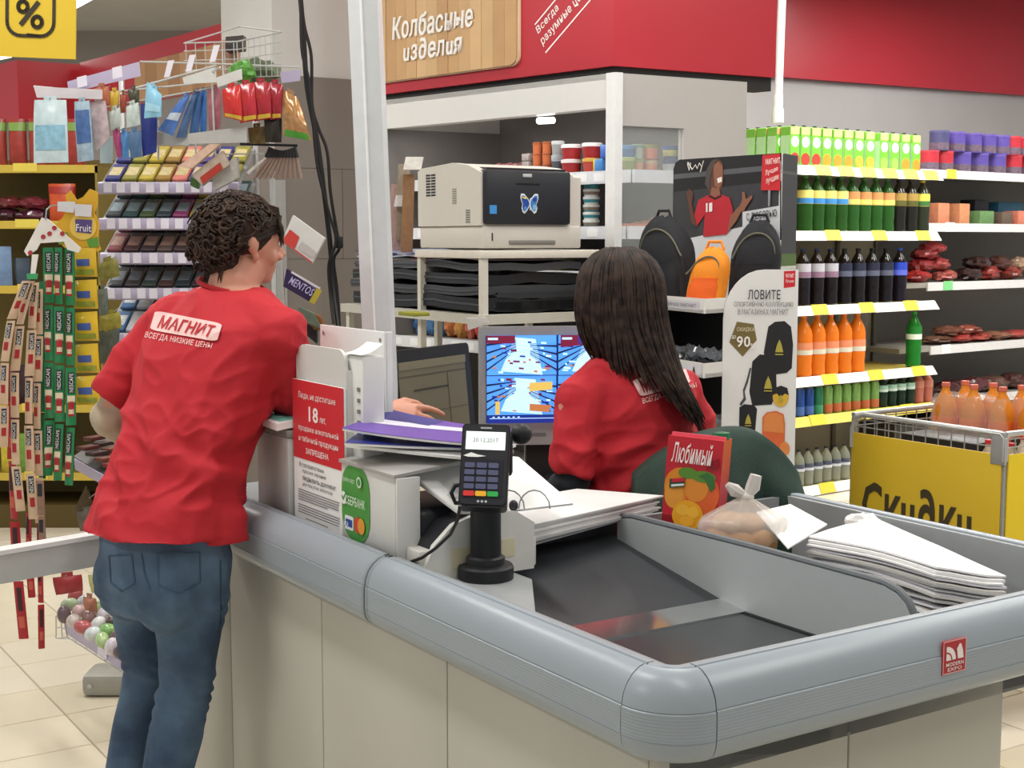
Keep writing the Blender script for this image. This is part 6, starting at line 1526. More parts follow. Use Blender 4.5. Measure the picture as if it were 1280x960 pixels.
for x in (aL, aR_ - .38, aR_ - .0): part('upright', MB().rbox(x, x + .03, .45, .48, 0, 2.0, .003), M('#55534c', .5), ds)
for i, z in enumerate(zS):
    s = part('shelf_board', MB().box(aL, aR_, 0.0, .47, z - .025, z), M('#c9b458' if i else '#d6d0b8', .5), ds)
    part('price_rail', MB().hexa([(aL, -.035, z - .048), (aR_ + .02, -.035, z - .048), (aR_, .0, z - .04), (aL, 0, z - .04), (aL, -.01, z + .006), (aR_ + .0, -.01, z + .006), (aR_, .0, z + .006), (aL, 0, z + .006)]), RAILW if i != 4 else M('#e3d268', .4), s)
    for k in range(3 + (i == 0) * 3):
        x = .08 + k * (.42 if i else .2) + .1 * (i % 2); 
        if x < aR_ - .1: part('price_tag', MB().hexa([(x, -.0375, z - .045), (x + .13, -.0375, z - .045), (x + .13, -.0335, z - .045), (x, -.0335, z - .045), (x, -.0125, z + .012), (x + .13, -.0125, z + .012), (x + .13, -.008, z + .012), (x, -.008, z + .012)]), M('#e8d146', .5), s)
part('foot_board', MB().box(aL, aR_, .01, .47, 0, zS[5] - .025), M('#2c2b28', .6), ds)
area('shelf_light', SP(.55, -.45, 2.55), .2, 1.5, 16, srz + PI / 2)

def at_shelf(px, i, b): q = SP(sa(px, b), b, zS[i] + .001); return q
# juice cartons
def carton(fr_m, name_g, fruit):
    r = thing('juice_carton', '', 'carton', group=name_g)
    w, d, h = .076, .075, .222
    part('box', MB().rbox(-w / 2, w / 2, 0, d, 0, h, .003, 1), M('#74b53e', .4, var=.03), r)
    part('front_print', MB().box(-w / 2 + .002, w / 2 - .002, -.0012, .0, .05, h - .045), M('#6cc038', .4), r)
    part('top_band', MB().box(-w / 2 + .002, w / 2 - .002, -.0012, .0, h - .043, h - .004), M('#e0ab7a', .4), r)
    part('white_circle', MB().prism([(x, -.0012, z) for x, z in circ(0, h * .62, .031, .03, 16)], (0, -.001, 0)), M('#f2f3f2', .5), r)
    part('printed_fruit', MB().prism([(x, -.0012, z) for x, z in circ(0, .042, .036, .036, 16)], (0, -.0012, 0)), M(fruit, .4, var=.1), r)
    part('side_print', MB().box(-w / 2 - .0012, -w / 2, .004, d - .004, .008, h - .05), M('#a9cf9a', .5), r)
    part('cap', MB().cyl((.012, d * .35, h), (.012, d * .35, h + .010), .012), M('#2c2a24', .5), r)
    return r
protos = {}
for f in ('#b83a2c', '#e68a2e', '#e5a03a', '#8fae52'): protos[f] = carton(None, 'juice cartons on top of the drink shelf', f)
family(None)
used = set()
def put(protos_key, root, p, rz, lab, group=None):
    if protos_key not in used:
        used.add(protos_key); place(root, p, rz); root['label'] = lab
        if group: root['group'] = group
        return root
    return dup(root, p, rz, lab, group)
fr_ = {'#b83a2c': 'red apples', '#e68a2e': 'oranges', '#e5a03a': 'orange slices', '#8fae52': 'a pale green fruit'}
seq = ['#b83a2c'] * 3 + ['#e68a2e'] * 3 + ['#e5a03a'] * 2 + ['#8fae52'] * 2 + ['#e68a2e'] * 2
for i, f in enumerate(seq):
    px = 991 + i * 13.4 + (4 if i > 7 else 0)
    p = at_shelf(px, 0, .03)
    put(f, protos[f], p, srz, f'green juice carton with {fr_[f]}, {NUM[i]} from the left in the front row')
for k in range(4):
    p = SP(sa(988, .03) - .0, .03 + .082 * (k + 1), zS[0] + .001)
    put('#b83a2c', protos['#b83a2c'], p, srz, f'green juice carton showing its pale side, {NUM[k]} behind the corner carton')
# bottles
def bottle(cap, body, label, lab2, h=.31, r=.044, trans=0.0, lz=(.52, .74), neck='#000000', fill=None):
    b = thing('bottle', '', 'bottle')
    prof = [(r * .8, 0), (r, .012), (r, h * .1), (r * .94, h * .2), (r, h * .3), (r, h * .68), (r * .9, h * .76), (r * .55, h * .86), (r * .30, h * .92), (r * .30, h * .965)]
    bm_ = M(body, .08, var=.12, scale=14, trans=trans)
    part('body', MB().lathe(prof, 16), bm_, b)
    part('cap', MB().lathe([(r * .34, h * .955), (r * .34, h), (r * .28, h)], 12), M(cap, .4), b)
    l = part('label', MB().lathe([(r + .0012, h * lz[0]), (r + .0012, h * lz[1])], 16), M(label, .4, var=.1, scale=40), b)
    if lab2: part('label_band', MB().lathe([(r + .0020, h * lz[0] + .002), (r + .0020, h * (lz[0] + (lz[1] - lz[0]) * .42))], 16), M(lab2, .4, var=.1), b)
    return b
kinds = {
 'lemon': ('#3f7a30', '#2f5a24', '#e3d77a', '#3f86c4', .3), 'lemon2': ('#3f7a30', '#31602a', '#c98f5a', '#dccf6e', .3), 'dark': ('#2a2a1a', '#1d1c16', '#a88a4a', '#5a5a2a', 0), 'yellow': ('#d9c23a', '#2a2f22', '#e0d65a', '#3f6f3a', 0),
 'cola_silver': ('#1c2a5a', '#171012', '#b9b9c2', '#8f6f86', 0), 'cola_black': ('#15161c', '#151012', '#26283c', '#5a5f74', 0), 'cola_blue': ('#2348b0', '#16101a', '#2b46b8', '#5c6ad0', 0),
 'orange': ('#e0752a', '#e0761c', '#e6906a', '#d9d6c4', .0), 'green': ('#2f9a3c', '#2a8a34', '#1f7a2c', '#e3efe0', .3)}
bp_ = {k: bottle(v[0], v[1], v[2], v[3], trans=v[4], r=.052 if k == 'orange' else .047, h={'orange': .355, 'green': .345}.get(k, .33 if 'cola' in k else .318), lz=(.36, .56) if k == 'orange' else (.5, .74)) for k, v in kinds.items()}
can_ = {}
def can(body, band, tag_):
    b = thing('can', '', 'can'); h, r = .165, .0325
    part('body', MB().lathe([(r * .8, 0), (r, .008), (r, h - .014), (r * .78, h - .002), (r * .78, h)], 16), M(body, .25, .2, var=.25, scale=60), b)
    part('lid', MB().lathe([(r * .76, h - .001), (r * .76, h + .001)], 16), STEEL, b)
    part('label_band', MB().lathe([(r + .0010, h * .06), (r + .0010, h * .36)], 16), M(band, .3, var=.2), b)
    return b
for k, a, b in (('blue', '#2c4f96', '#4a6fb4'), ('teal', '#2f7a56', '#3f9a6a'), ('lime', '#7fa85a', '#c0693f')): can_[k] = can(a, b, k)
small = {'mint': bottle('#1c2a20', '#22382c', '#9fc7b8', '#cfe0d8', h=.185, r=.034, trans=.2), 'water': bottle('#1b2230', '#b9bfae', '#4d5468', '#cfd3dc', h=.215, r=.036, trans=.55, lz=(.42, .62)),
         'red_pack': bottle('#b8433a', '#b56a58', '#c07a68', None, h=.19, r=.034)}
family(None)
def row(d, keys, x0, step, i, what, grp, b=.04):
    for n, k in enumerate(keys):
        put('b' + k, d[k], at_shelf(x0 + n * step, i, b), srz, what(k, n), grp)
ln = {'lemon': 'green lemonade bottle with yellow and blue label', 'lemon2': 'green lemonade bottle with tan and yellow label', 'dark': 'dark brown drink bottle with tan label', 'yellow': 'dark bottle with big yellow label and yellow cap',
      'cola_silver': 'dark cola bottle with silver label', 'cola_black': 'dark cola bottle with black label', 'cola_blue': 'dark cola bottle with bright blue label', 'orange': 'orange soda bottle', 'green': 'single bright green soda bottle standing alone'}
row(bp_, ['lemon'] * 4 + ['lemon2'] * 4 + ['dark'] * 2 + ['yellow'], 1005, 14.6, 1, lambda k, n: f'{ln[k]}, {NUM[n]} from the left on shelf two', 'bottles on the second drink shelf')
row(bp_, ['cola_silver'] * 3 + ['cola_black'] * 4 + ['cola_blue'], 1004, 17.3, 2, lambda k, n: f'{ln[k]}, {NUM[n]} from left, cola shelf', 'cola bottles on the third drink shelf')
row(bp_, ['orange'] * 5, 1007, 16.8, 3, lambda k, n: f'orange soda bottle, {NUM[n]} from the left in its row of five', 'orange soda bottles')
put('bgreen', bp_['green'], at_shelf(1146, 3, .04), srz, 'single bright green soda bottle standing alone right of the orange soda')
row(can_, ['blue'] * 2 + ['teal'] + ['lime'] * 6, 1003, 11.8, 4, lambda k, n: f'{ {"blue": "blue", "teal": "teal green", "lime": "lime and orange"}[k]} drink can, {NUM[n]} from the left on the can shelf', 'drink cans on the fifth drink shelf')
row(small, ['mint'] * 4 + ['red_pack'] * 2, 1108, 11.4, 4, lambda k, n: f'{"dark bottle with mint label" if k == "mint" else "small red drink bottle"}, {NUM[n]} right of the cans', 'small bottles right of the cans')
row(small, ['water'] * 6, 1004, 11.6, 5, lambda k, n: f'clear water bottle with dark cap, {NUM[n]} from the left on the bottom shelf', 'water bottles on the bottom drink shelf')

# ================================================================== MEAT SHELVES at the right edge
mo_ = at(1190, 300, 9.0)
def MP(px, b=0.0): p = onplane(px, 300, mo_ + sn * b, sn); return (p - mo_).dot(sdx)
def MW(a, b, z): p = mo_ + sdx * a + sn * b; return Vector((p.x, p.y, z))
zM = [zy(y, 9.0) for y in (214, 280, 353, 432, 500)]
ms = thing('meat_shelf', 'grey chilled shelf unit at the right edge with meat packs and purple canisters', 'shelf', loc=(mo_.x, mo_.y, 0), rz=srz)
m0, m1_ = MP(1128), MP(1400)
part('back_panel', MB().box(m0, m1_, .5, .52, 0, 1.93), M('#7d7872', .6), ms)
for i, z in enumerate(zM):
    s = part('shelf_board', MB().box(m0, m1_, .0, .5, z - .03, z), M('#9a968e', .5), ms)
    part('price_rail', MB().box(m0 + .16 + .05 * i, m1_, -.012, .0, z - .05, z + .004), M('#dcdbdc', .4), s)
    part('price_tag', MB().box(m0 + .42, m0 + .52, -.0145, -.012, z - .05, z + .01), M(('#e8d146', '#eeeeee', '#7fcf8a', '#eeeeee', '#eeeeee')[i], .5), s)
for x in (m0, m1_ - .03): part('upright', MB().box(x, x + .03, .47, .5, 0, 1.93), M('#4d4a46', .5), ms)
part('base', MB().box(m0, m1_, .02, .5, 0, .3), M('#3c3a38', .6), ms)
def canister(body, lid): 
    b = thing('canister', '', 'canister'); r, h = .062, .128
    part('body', MB().lathe([(r, 0), (r, h * .9), (r * .96, h * .92)], 20), M(body, .35, var=.2, scale=30), b); part('lid', MB().lathe([(r * 1.03, h * .9), (r * 1.03, h), (r * .9, h)], 20), M(lid, .4), b)
    part('label_band', MB().lathe([(r + .001, h * .06), (r + .001, h * .4)], 20), M('#6a5a6a', .4, var=.6, scale=60), b); return b
cn = {'purple': canister('#5a4a9a', '#6a5aa8'), 'red': canister('#b5303c', '#c23f4a'), 'dark': canister('#4a4a72', '#5a5a86')}
family(None)
for n, (k, px, lv) in enumerate((('red', 1158, 0), ('red', 1176, 0), ('purple', 1198, 0), ('purple', 1220, 0), ('purple', 1242, 0), ('red', 1262, 0), ('red', 1280, 0), ('dark', 1170, 1), ('purple', 1190, 1), ('purple', 1211, 1), ('purple', 1229, 1), ('purple', 1246, 1), ('red', 1260, 1), ('red', 1276, 1))):
    q = MW(MP(px, .08), .08, zM[0] + .001 + lv * .1295)
    put('c' + k, cn[k], q, srz, f'{k if k != "dark" else "dark blue"} canister, {NUM[n % 7]} from the left in the {"lower" if lv == 0 else "upper"} tier of canisters', 'canisters on the top meat shelf')
def mbox(px, i, w, d, h, hx_, lab, b=.06, dz=0, cat='carton', name='carton'):
    return solo(name, MB().rbox(-w / 2, w / 2, 0, d, 0, h, .004), M(hx_, .45, var=.3, scale=35), lab, cat, loc=MW(MP(px, b), b, zM[i] + .001 + dz), rz=srz)
mbox(1179, 1, .12, .12, .135, '#d98a68', 'orange pink carton, left one of two on the second meat shelf'); mbox(1205, 1, .11, .12, .135, '#d58f66', 'orange pink carton, right one of two on the second meat shelf')
mbox(1233, 1, .16, .14, .09, '#6a8f5a', 'green carton lying on the second meat shelf'); mbox(1258, 1, .12, .13, .085, '#6b5a4c', 'brown carton beside the green one on the second meat shelf'); mbox(1277, 1, .10, .12, .095, '#d9826a', 'salmon carton at the right edge of the second meat shelf')
mbox(1262, 1, .30, .12, .10, '#2f5f7a', 'dark blue carton standing behind on the second meat shelf', .22, .06)
mbox(1226, 1, .16, .12, .08, '#26262c', 'black carton upon the green carton', .20, .09)
def mpack(px, i, rx, ry, rz_, hx_, lab, sd, b=.12, dz=0.0, grp=None):
    return solo('meat_pack', crump((0, 0, rz_), rx, ry, rz_, sd), M(hx_, .3, var=.5, scale=40, coat=.4), lab, 'meat', loc=MW(MP(px, b), b, zM[i] + .002 + dz), rz=srz, group=grp, angle=30)
for n, (px, dz, rx, hx_, lab) in enumerate(((1148, 0, .10, '#a8302f', 'red meat pack at the bottom left of the pile'), (1180, 0, .11, '#a9544a', 'streaky meat pack at the bottom right of the pile'), (1152, .07, .11, '#8f2a2e', 'dark red meat pack in the middle of the pile'), (1172, .075, .09, '#9a3a38', 'meat pack with clear wrap on the right of the pile'), (1157, .14, .10, '#8a2f33', 'red meat pack upper left of the pile'), (1166, .18, .09, '#9c3237', 'topmost red meat pack of the pile'))):
    mpack(px, 2, rx, .08, .04, hx_, lab + ' beside the cola', n * 1.9, .12, dz, 'piled red meat packs')
for n, (px, dz, hx_, lab) in enumerate(((1212, 0, '#3a2422', 'dark brown sausage pack left on the third meat shelf'), (1236, 0, '#9a3a34', 'red sausage pack in the middle of the third meat shelf'), (1262, 0, '#8f3a30', 'red brown sausage pack right on the third meat shelf'), (1222, .075, '#3d2422', 'dark sausage pack upon the left one'), (1250, .075, '#55332c', 'brown sausage pack upon the middle ones'), (1275, .06, '#a88a72', 'shiny wrapped sausage pack at the right edge'))):
    mpack(px, 2, .10, .08, .045, hx_, lab, 30 + n * 2.3, .14, dz, 'sausage packs on the third meat shelf')
for n in range(7):
    px = 1175 + (n % 5) * 24; mpack(px + (12 if n > 4 else 0), 3, .14, .08, .03, ('#6a4a3a', '#a03a34', '#9c4036', '#8a5a44', '#a5403a', '#6d4232', '#8f4a3a')[n], ('brown flat pack', 'red flat pack', 'crimson flat pack', 'tan flat pack', 'bright red flat pack', 'dark brown upper pack', 'reddish upper pack')[n] + ' of sliced sausage on the fourth meat shelf', 60 + n * 1.7, .12, .055 if n > 4 else 0, 'flat sausage packs on the fourth meat shelf')
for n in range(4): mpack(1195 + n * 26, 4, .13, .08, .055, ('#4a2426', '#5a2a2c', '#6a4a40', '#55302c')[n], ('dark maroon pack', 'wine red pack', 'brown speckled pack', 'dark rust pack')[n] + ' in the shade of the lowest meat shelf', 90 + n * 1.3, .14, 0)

# ================================================================== YELLOW SALE BASKET
K = at(1256, 568, 4.05); K.z = 0
bk = thing('sale_basket', 'wire sale basket with yellow panels, one lettered with the word for discounts', 'basket', loc=K, rz=RZ)   # local x = u (right), y = v (left-back)
LB, WB, ZB = .60, .62, zy(569, 4.05)
YP = M('#cfae2a', .45, var=.02, scale=3); YP_LIT = M('#e5c522', .45, var=.02, scale=3); WIRE = M('#a9a9a4', .35, .5)  # second yellow is lighter: the end panel's stronger light painted into the colour
part('side_panel', MB().rbox(-.006, 0, .008, LB, .12, ZB, .002), YP, bk, label='yellow panel with black lettering')
part('end_panel', MB().rbox(.012, WB, -.006, 0, .12, ZB, .002), YP_LIT, bk, label='yellow end panel, its stronger light put into the colour')
for x, y in ((.008, .008), (WB, .008), (.008, LB), (WB, LB)): part('corner_post', MB().rbox(x - .008, x + .010, y - .008, y + .010, 0, ZB + .05, .004), WIRE, bk)
rimz = ZB + .062
P_ = [(.0, .0, ZB - .02), (.0, .0, rimz - .012), (.0, .012, rimz), (.0, LB - .05, rimz), (.0, LB - .015, rimz - .012), (.0, LB, rimz - .05), (.0, LB, ZB - .05)]
part('rim', MB().tube(P_, [(.011, .009)] * 7, 8), M('#b9bab8', .35, .4), bk)
part('rim', MB().tube([(0, 0, rimz), (WB, 0, rimz), (WB, LB, rimz), (0, LB, rimz - .005)], .009, 8), M('#b9bab8', .35, .4), bk)
part('corner_plate', MB().rbox(-.009, .004, -.006, .045, ZB - .03, rimz + .006, .002), M('#9fa09e', .35, .4), bk)
for k in range(1, 12):
    t = k / 12
    part('wire', MB().tube([(.004, LB * t, .12), (.004, LB * t, rimz)], .0022, 5), WIRE, bk); part('wire', MB().tube([(WB * t, .004, .12), (WB * t, .004, rimz)], .0022, 5), WIRE, bk)
    part('wire', MB().tube([(WB, LB * t, .12), (WB, LB * t, rimz)], .0022, 5), WIRE, bk); part('wire', MB().tube([(WB * t, LB, .12), (WB * t, LB, rimz)], .0022, 5), WIRE, bk)
for z in (ZB + .02, ZB + .045, .5, .3): part('wire', MB().tube([(.004, .004, z), (WB, .004, z), (WB, LB, z), (.004, LB, z), (.004, .004, z)], .0022, 5), WIRE, bk)
part('bottom', MB().box(.0, WB, .0, LB, ZB - .30, ZB - .29), M('#6d6d68', .5), bk)
fk = Fr((-.0065, LB, 0), (0, -1, 0), (0, 0, 1))
text('Cкu∂кu', fk, .055, ZB - .305, .495, ZB - .145, M('#3f3620', .6), bk, .045, .0, h=.0012)
def KB(x, y, z): return Matrix(((U.x, V.x), (U.y, V.y))) @ Vector((x, y)) 
def kpos(x, y, z): q = K + U * x + V * y; return Vector((q.x, q.y, z))
zb_ = ZB - .288
wb = {'ob': bottle('#d9705a', '#e0892a', '#e8752e', '#d99a5a', h=.30, r=.042, trans=.15, lz=(.40, .62)), 'rc': bottle('#c8322f', '#d9c9b0', '#d8b79a', '#c98a6a', h=.27, r=.036, trans=.3, lz=(.3, .6)), 'gc': bottle('#2f9a58', '#c9d2b0', '#a9c27a', None, h=.30, r=.04, trans=.3)}
family(None)
pa_ = smallbox('crate', 'black crate standing in the sale basket between the orange and red capped bottles', 'crate', kpos(.17, .30, zb_), .22, .30, .30, M('#1d1c20', .4), RZ, .006)
n = 0
for r in range(2):
    for c in range(3):
        put('ob', wb['ob'], kpos(.36 + r * .1 + c * .02, .52 - c * .10, zb_ + .14), RZ, f'orange drink bottle with pink cap, {NUM[n]} in the wrapped left pack of the sale basket', 'orange bottles in the sale basket'); n += 1
for c in range(4):
    put('ob', wb['ob'], kpos(.42 + c * .05, .22 - c * .06, zb_ + .13), RZ, f'orange drink bottle with pink cap, {NUM[c]} in the right pack of the sale basket', 'orange bottles in the sale basket')
for r in range(2):
    for c in range(4):
        put('rc', wb['rc'], kpos(.10 + c * .085, .05 + r * .085, zb_ + .04 - .0), RZ, f'milky bottle with red cap, {NUM[c]} in the {"front" if r == 0 else "back"} row of the sale basket', 'red capped bottles in the sale basket')
put('gc', wb['gc'], kpos(.56, .22, zb_ + .17), RZ, 'bottle with green cap at the right edge of the sale basket')
smallbox('carton', 'dark brown case of drinks under the orange bottles in the sale basket', 'carton', kpos(.47, .40, zb_), .26, .36, .135, M('#3a2a22', .4), RZ)
FILM = M('#e8e2da', .15, alpha=.2)
shr = solo('shrink_wrap', MB().grid(lambda a, b: kpos(.305 + .22 * b, .575 - .31 * a, zb_ + .20 + .2 * min(1, 3.2 * math.sin(PI * b)) * min(1, 3.2 * math.sin(PI * a)) + .012 * noise.noise(Vector((a * 7, b * 5, 2)))), 28, 20), FILM, 'clear shrink wrap over the orange bottles of the sale basket', 'wrap', loc=kpos(.42, .45, zb_ + .36), w=True)
smallbox('red_carton', 'red carton standing among the bottles behind the wire of the sale basket', 'carton', kpos(.06, .16, zb_), .06, .06, .27, M('#b8483a', .4, var=.3), RZ)
# ================================================================== LEFT: YELLOW SHELF UNIT far behind
yo = at(124, 300, 7.0); YD = 7.0
ys = thing('yellow_shelf', 'yellow shelf unit at the far left behind the candy rack', 'shelf', loc=(yo.x, yo.y, 0))
zY = [zy(y, YD) for y in (207, 277, 358, 507, 592)]
YS = M('#c9ad45', .5, var=.04); YSB = M('#8d7a36', .6)
part('back_panel', MB().box(-.95, 0, .40, .42, 0, zY[0] + .05), M('#7a6a3a', .7), ys); part('side_panel', MB().box(-.012, .0, .0, .4, 0, zY[0]), YSB, ys)
for i, z in enumerate(zY):
    s = part('shelf_board', MB().box(-.95, -.012, .01, .4, z - .03, z), YSB, ys); part('price_rail', MB().box(-.95, 0, 0, .01, z - .036, z + .004), YS, s)
    for x in (-.42, -.8): part('price_tag', MB().box(x, x + .12, -.003, 0, z - .03, z + .012), M('#e0cb55', .5), s)
part('base', MB().box(-.95, -.012, .02, .4, 0, .12), M('#5a4a20', .6), ys)
def ypos(px, i, b=.08): p = at(px, 300, YD + b); return Vector((p.x, p.y, zY[i] + .001))
def pouch(name, lab, cat, p, w, h, d, m, m2=None, rz=0, group=None):
    r = thing(name, lab, cat, loc=p, rz=rz, group=group)
    f = lambda t: [Vector((w / 2 * math.copysign(abs(math.cos(a)) ** .5, math.cos(a)) * (1 - .05 * math.sin(PI * t)), d / 2 * (math.sin(PI * (.12 + .8 * t)) ** .7) * math.sin(a), h * t)) for a in [2 * PI * i / 16 for i in range(16)]]
    part('body', MB().loft([f(t) for t in (0, .08, .25, .5, .72, .9, 1)]), m, r)
    if m2: part('top_band', MB().loft([[Vector((q.x * 1.02, q.y * 1.05 + (-.002 if q.y < 0 else .002), q.z)) for q in f(t)] for t in (.74, .82, .92)]), m2, r)
    return r
for k in range(5): pouch('juice_pouch', ('red and green pouch', 'red pouch with pale cap', 'dark red pouch', 'red pouch', 'bright red pouch')[k] + (' at the far left edge', ' second from the left edge', ' left of the blue brush packs', ' behind the blue brush packs', ' right of the blue brush packs')[k] + ' on the top yellow shelf', 'pouch', ypos(2 + k * 25 - (3 if k > 2 else 0), 0, .06), .09, .235, .06, M('#9c3a30', .35, var=.5, scale=30), M('#7a9a4a', .4))
for k in range(4): 
    p = ypos(12 + (k % 2) * 32, 1, .1); p.z += .062 * (k // 2)
    solo('sweet_pack', crump((0, 0, .032), .075, .06, .032, k * 2.1), M(('#4a2230', '#5a2438', '#6d2a2e', '#7a2f3a')[k], .25, var=.6, scale=25, coat=.5), ('dark purple sweets pack, lower left', 'dark purple sweets pack, lower right', 'maroon sweets pack, upper left', 'maroon sweets pack, upper right')[k] + ' on the second yellow shelf', 'pack', loc=p, angle=30)
pouch('sweet_pack', 'red and orange bag standing on the second yellow shelf behind the fruit strip', 'bag', ypos(80, 1, .06), .14, .19, .07, M('#c9552e', .35, var=.5, scale=20), M('#a8302c', .4))
mb_ = smallbox('carton', 'blue and white carton at the far left edge of the third yellow shelf', 'carton', ypos(2, 2, .1), .08, .06, .2, M('#7f9cc4', .4, var=.4, scale=20))
smallbox('carton', 'pale blue carton on the third yellow shelf beside the left edge one', 'carton', ypos(26, 2, .2), .07, .06, .14, M('#56667a', .4, var=.4, scale=20))
for k in range(3): pouch('sweet_pack', ('yellow and green bag', 'lime bag', 'yellow bag')[k] + ' at the left edge of the lowest yellow shelf', 'bag', ypos(2 + k * 20, 4, .05), .09, .2, .06, M(('#c9b53a', '#6f9a3a', '#d9b93a')[k], .4, var=.5, scale=25))
for k in range(3): pouch('sweet_pack', ('wine red bag', 'dark bag', 'purple bag')[k] + ' on the fourth yellow shelf behind the sachet strips', 'bag', ypos(2 + k * 22, 3, .1), .1, .2, .06, M(('#6d2430', '#3a2228', '#4a2a4a')[k], .4, var=.5, scale=25))

# ================================================================== CANDY RACK
CR_D = 4.40
co = at(126, 300, CR_D); cw = Vector((.97, -.02, 0)).normalized(); crz = math.atan2(cw.y, cw.x); cb = Vector((-cw.y, cw.x, 0))
cr_ = thing('candy_rack', 'grey wire candy rack with slanted trays and lilac price strips behind the standing woman', 'rack', loc=(co.x, co.y, 0), rz=crz)
kx = CR_D / FPX
def cx(px): return (px - 126) * kx
LIL = M('#b3aac4', .35, var=.06, scale=30); LIW = M('#e2deec', .4); RKG = M('#c4c6c4', .35, .4)
zC = [zy(y, CR_D) for y in (240, 285, 328, 372, 428)]
RW = cx(300)
for i, z in enumerate(zC):
    T_ = lambda x, s, h=0.0: (x, .26 * s - h * .55, z + .012 + .135 * s + h * .83)
    tr = part('tray', MB().hexa([T_(0, 0), T_(RW, 0), T_(RW, 1), T_(0, 1), T_(0, 0, .004), T_(RW, 0, .004), T_(RW, 1, .004), T_(0, 1, .004)]), M('#8d8f90', .4), cr_)
    part('price_strip', MB().tube([(0, -.008, z + .012), (RW, -.008, z + .012)], [(.019, .008)] * 2, 10), LIL, tr)
    for k in range(10):
        x = .015 + k * .045 + random.uniform(0, .012)
        if x < RW - .04: part('price_tag', MB().hexa([(x, -.018, z - .002), (x + .026, -.018, z - .002), (x + .026, -.016, z - .002), (x, -.016, z - .002), (x, -.0175, z + .03), (x + .026, -.0175, z + .03), (x + .026, -.0155, z + .03), (x, -.0155, z + .03)]), LIW, tr)
for x in (0, RW): part('upright', MB().rbox(x - .008, x + .008, .26, .276, .0, zy(70, CR_D), .002), RKG, cr_)
part('upright', MB().rbox(cx(334), cx(340), .05, .065, 0, zy(130, CR_D), .002), RKG, cr_)
part('cross_bar', MB().box(0, RW, .262, .272, .1, .13), RKG, cr_)
# chocolate bars on the slanted trays: five columns to a tray and three behind each other
cols = (('#3a3a7a', '#8f8a3a', '#b8a43a', '#9a7a3a', '#c9756a', '#5a4a8a'), ('#3a3f44', '#2f4a4a', '#4a5a3a', '#33404a', '#8a3a6a', '#a8923a'), ('#7a3a3f', '#4a3034', '#3c2e34', '#5a4a44', '#443438', '#3a3a40'), ('#2c2e34', '#3a3438', '#34403c', '#4a3434', '#26323c', '#3a2c34'), ('#3a6a9a', '#c9c9d4', '#2f5a8a', '#8a3a3a', '#3a3a4a', '#4a6a8a'))
rowname = ('top', 'second', 'third', 'fourth', 'fifth')
bars = {}
tilt_ = math.atan2(.135, .26)
for i, z in enumerate(zC):
    for c in range(8):
        for s in range(2):
            x = .012 + c * .0535; 
            if x + .05 > RW + .002: continue
            key = ('bar', i, c % 6); hx_ = cols[i][c % 6]
            if key not in bars:
                b = MB(); b.rbox(0, .048, -.058, .058, 0, .012, .003, 1, Matrix.Rotation(tilt_, 3, 'X')); b.cur = 1; b.rbox(.006, .042, -.03, .03, .0118, .0128, .0004, 1, Matrix.Rotation(tilt_, 3, 'X'))
                bars[key] = b.mesh('chocolate_bar', [M(hx_, .3, var=.3, scale=60), M(('#c9b98a', '#8fa0a8', '#b08a80', '#7a808a', '#d9dde4')[i], .35, var=.6, scale=120)], 35)
            o = bpy.data.objects.new('chocolate_bar', bars[key]); COL.objects.link(o)
            q = Vector((co.x, co.y, 0)) + cw * x + cb * (.07 + .125 * s) + Z * (z + .017 + .135 * (.07 + .125 * s) / .26 + .004); o.location = q; o.rotation_euler = (0, 0, crz)
            tag(o, f'chocolate bar, {NUM[c]} from left in the {"front" if s == 0 else "back"} row of the {rowname[i]} tray', 'chocolate bar', f'chocolate bars on the {rowname[i]} slanted tray')
# upper wire frame, white arms and lilac strips
def cpt(px, py, d=CR_D): return at(px, py, d)
def ctube(name, pts, r, m, par, n=6): return part(name, MB().tube([at(*p) for p in pts], r, n), m, par, w=True)
ctube('wire', [(42, 108, 4.25), (130, 116, 4.3), (240, 105, 4.4), (275, 84, 4.2)], .003, RKG, cr_); ctube('wire', [(175, 77, 4.4), (275, 80, 4.4), (375, 84, 4.45)], .003, RKG, cr_)
ctube('wire', [(170, 110, 4.3), (270, 82, 4.25)], .0035, RKG, cr_); ctube('wire', [(125, 135, 4.35), (265, 110, 4.3)], .0025, RKG, cr_); ctube('wire', [(238, 118, 4.32), (246, 200, 4.32)], .0035, RKG, cr_); ctube('wire', [(264, 85, 4.28), (268, 175, 4.28), (272, 240, 4.28)], .003, RKG, cr_)
ctube('wire', [(198, 150, 4.4), (198, 200, 4.4)], .003, RKG, cr_); ctube('wire', [(270, 193, 4.3), (330, 192, 4.3)], .0022, RKG, cr_)
def strip3d(name, pts, th, m, par): 
    P = [at(*p) for p in pts]; n = (P[1] - P[0]).cross(P[2] - P[0]).normalized() * th; return part(name, MB().prism(P, n), m, par, w=True)
strip3d('price_strip', [(42, 108, 4.2), (128, 112, 4.25), (128, 124, 4.25), (46, 122, 4.2)], .004, M('#c9c3c8', .35), cr_); strip3d('price_strip', [(84, 102, 4.28), (174, 77, 4.35), (176, 95, 4.35), (86, 116, 4.28)], .004, LIL, cr_)
for x in (96, 140): strip3d('price_tag', [(x, 100 - (x - 84) * .27, 4.27), (x + 12, 97 - (x - 84) * .27, 4.275), (x + 13, 110 - (x - 84) * .25, 4.275), (x + 1, 113 - (x - 84) * .25, 4.27)], .002, LIW, cr_)
strip3d('arm_bracket', [(228, 97, 4.27), (268, 84, 4.25), (270, 103, 4.25), (230, 105, 4.27)], .006, WPAINT, cr_); strip3d('arm_bracket', [(270, 97, 4.22), (301, 86, 4.2), (302, 99, 4.2), (272, 109, 4.22)], .006, WPAINT, cr_)
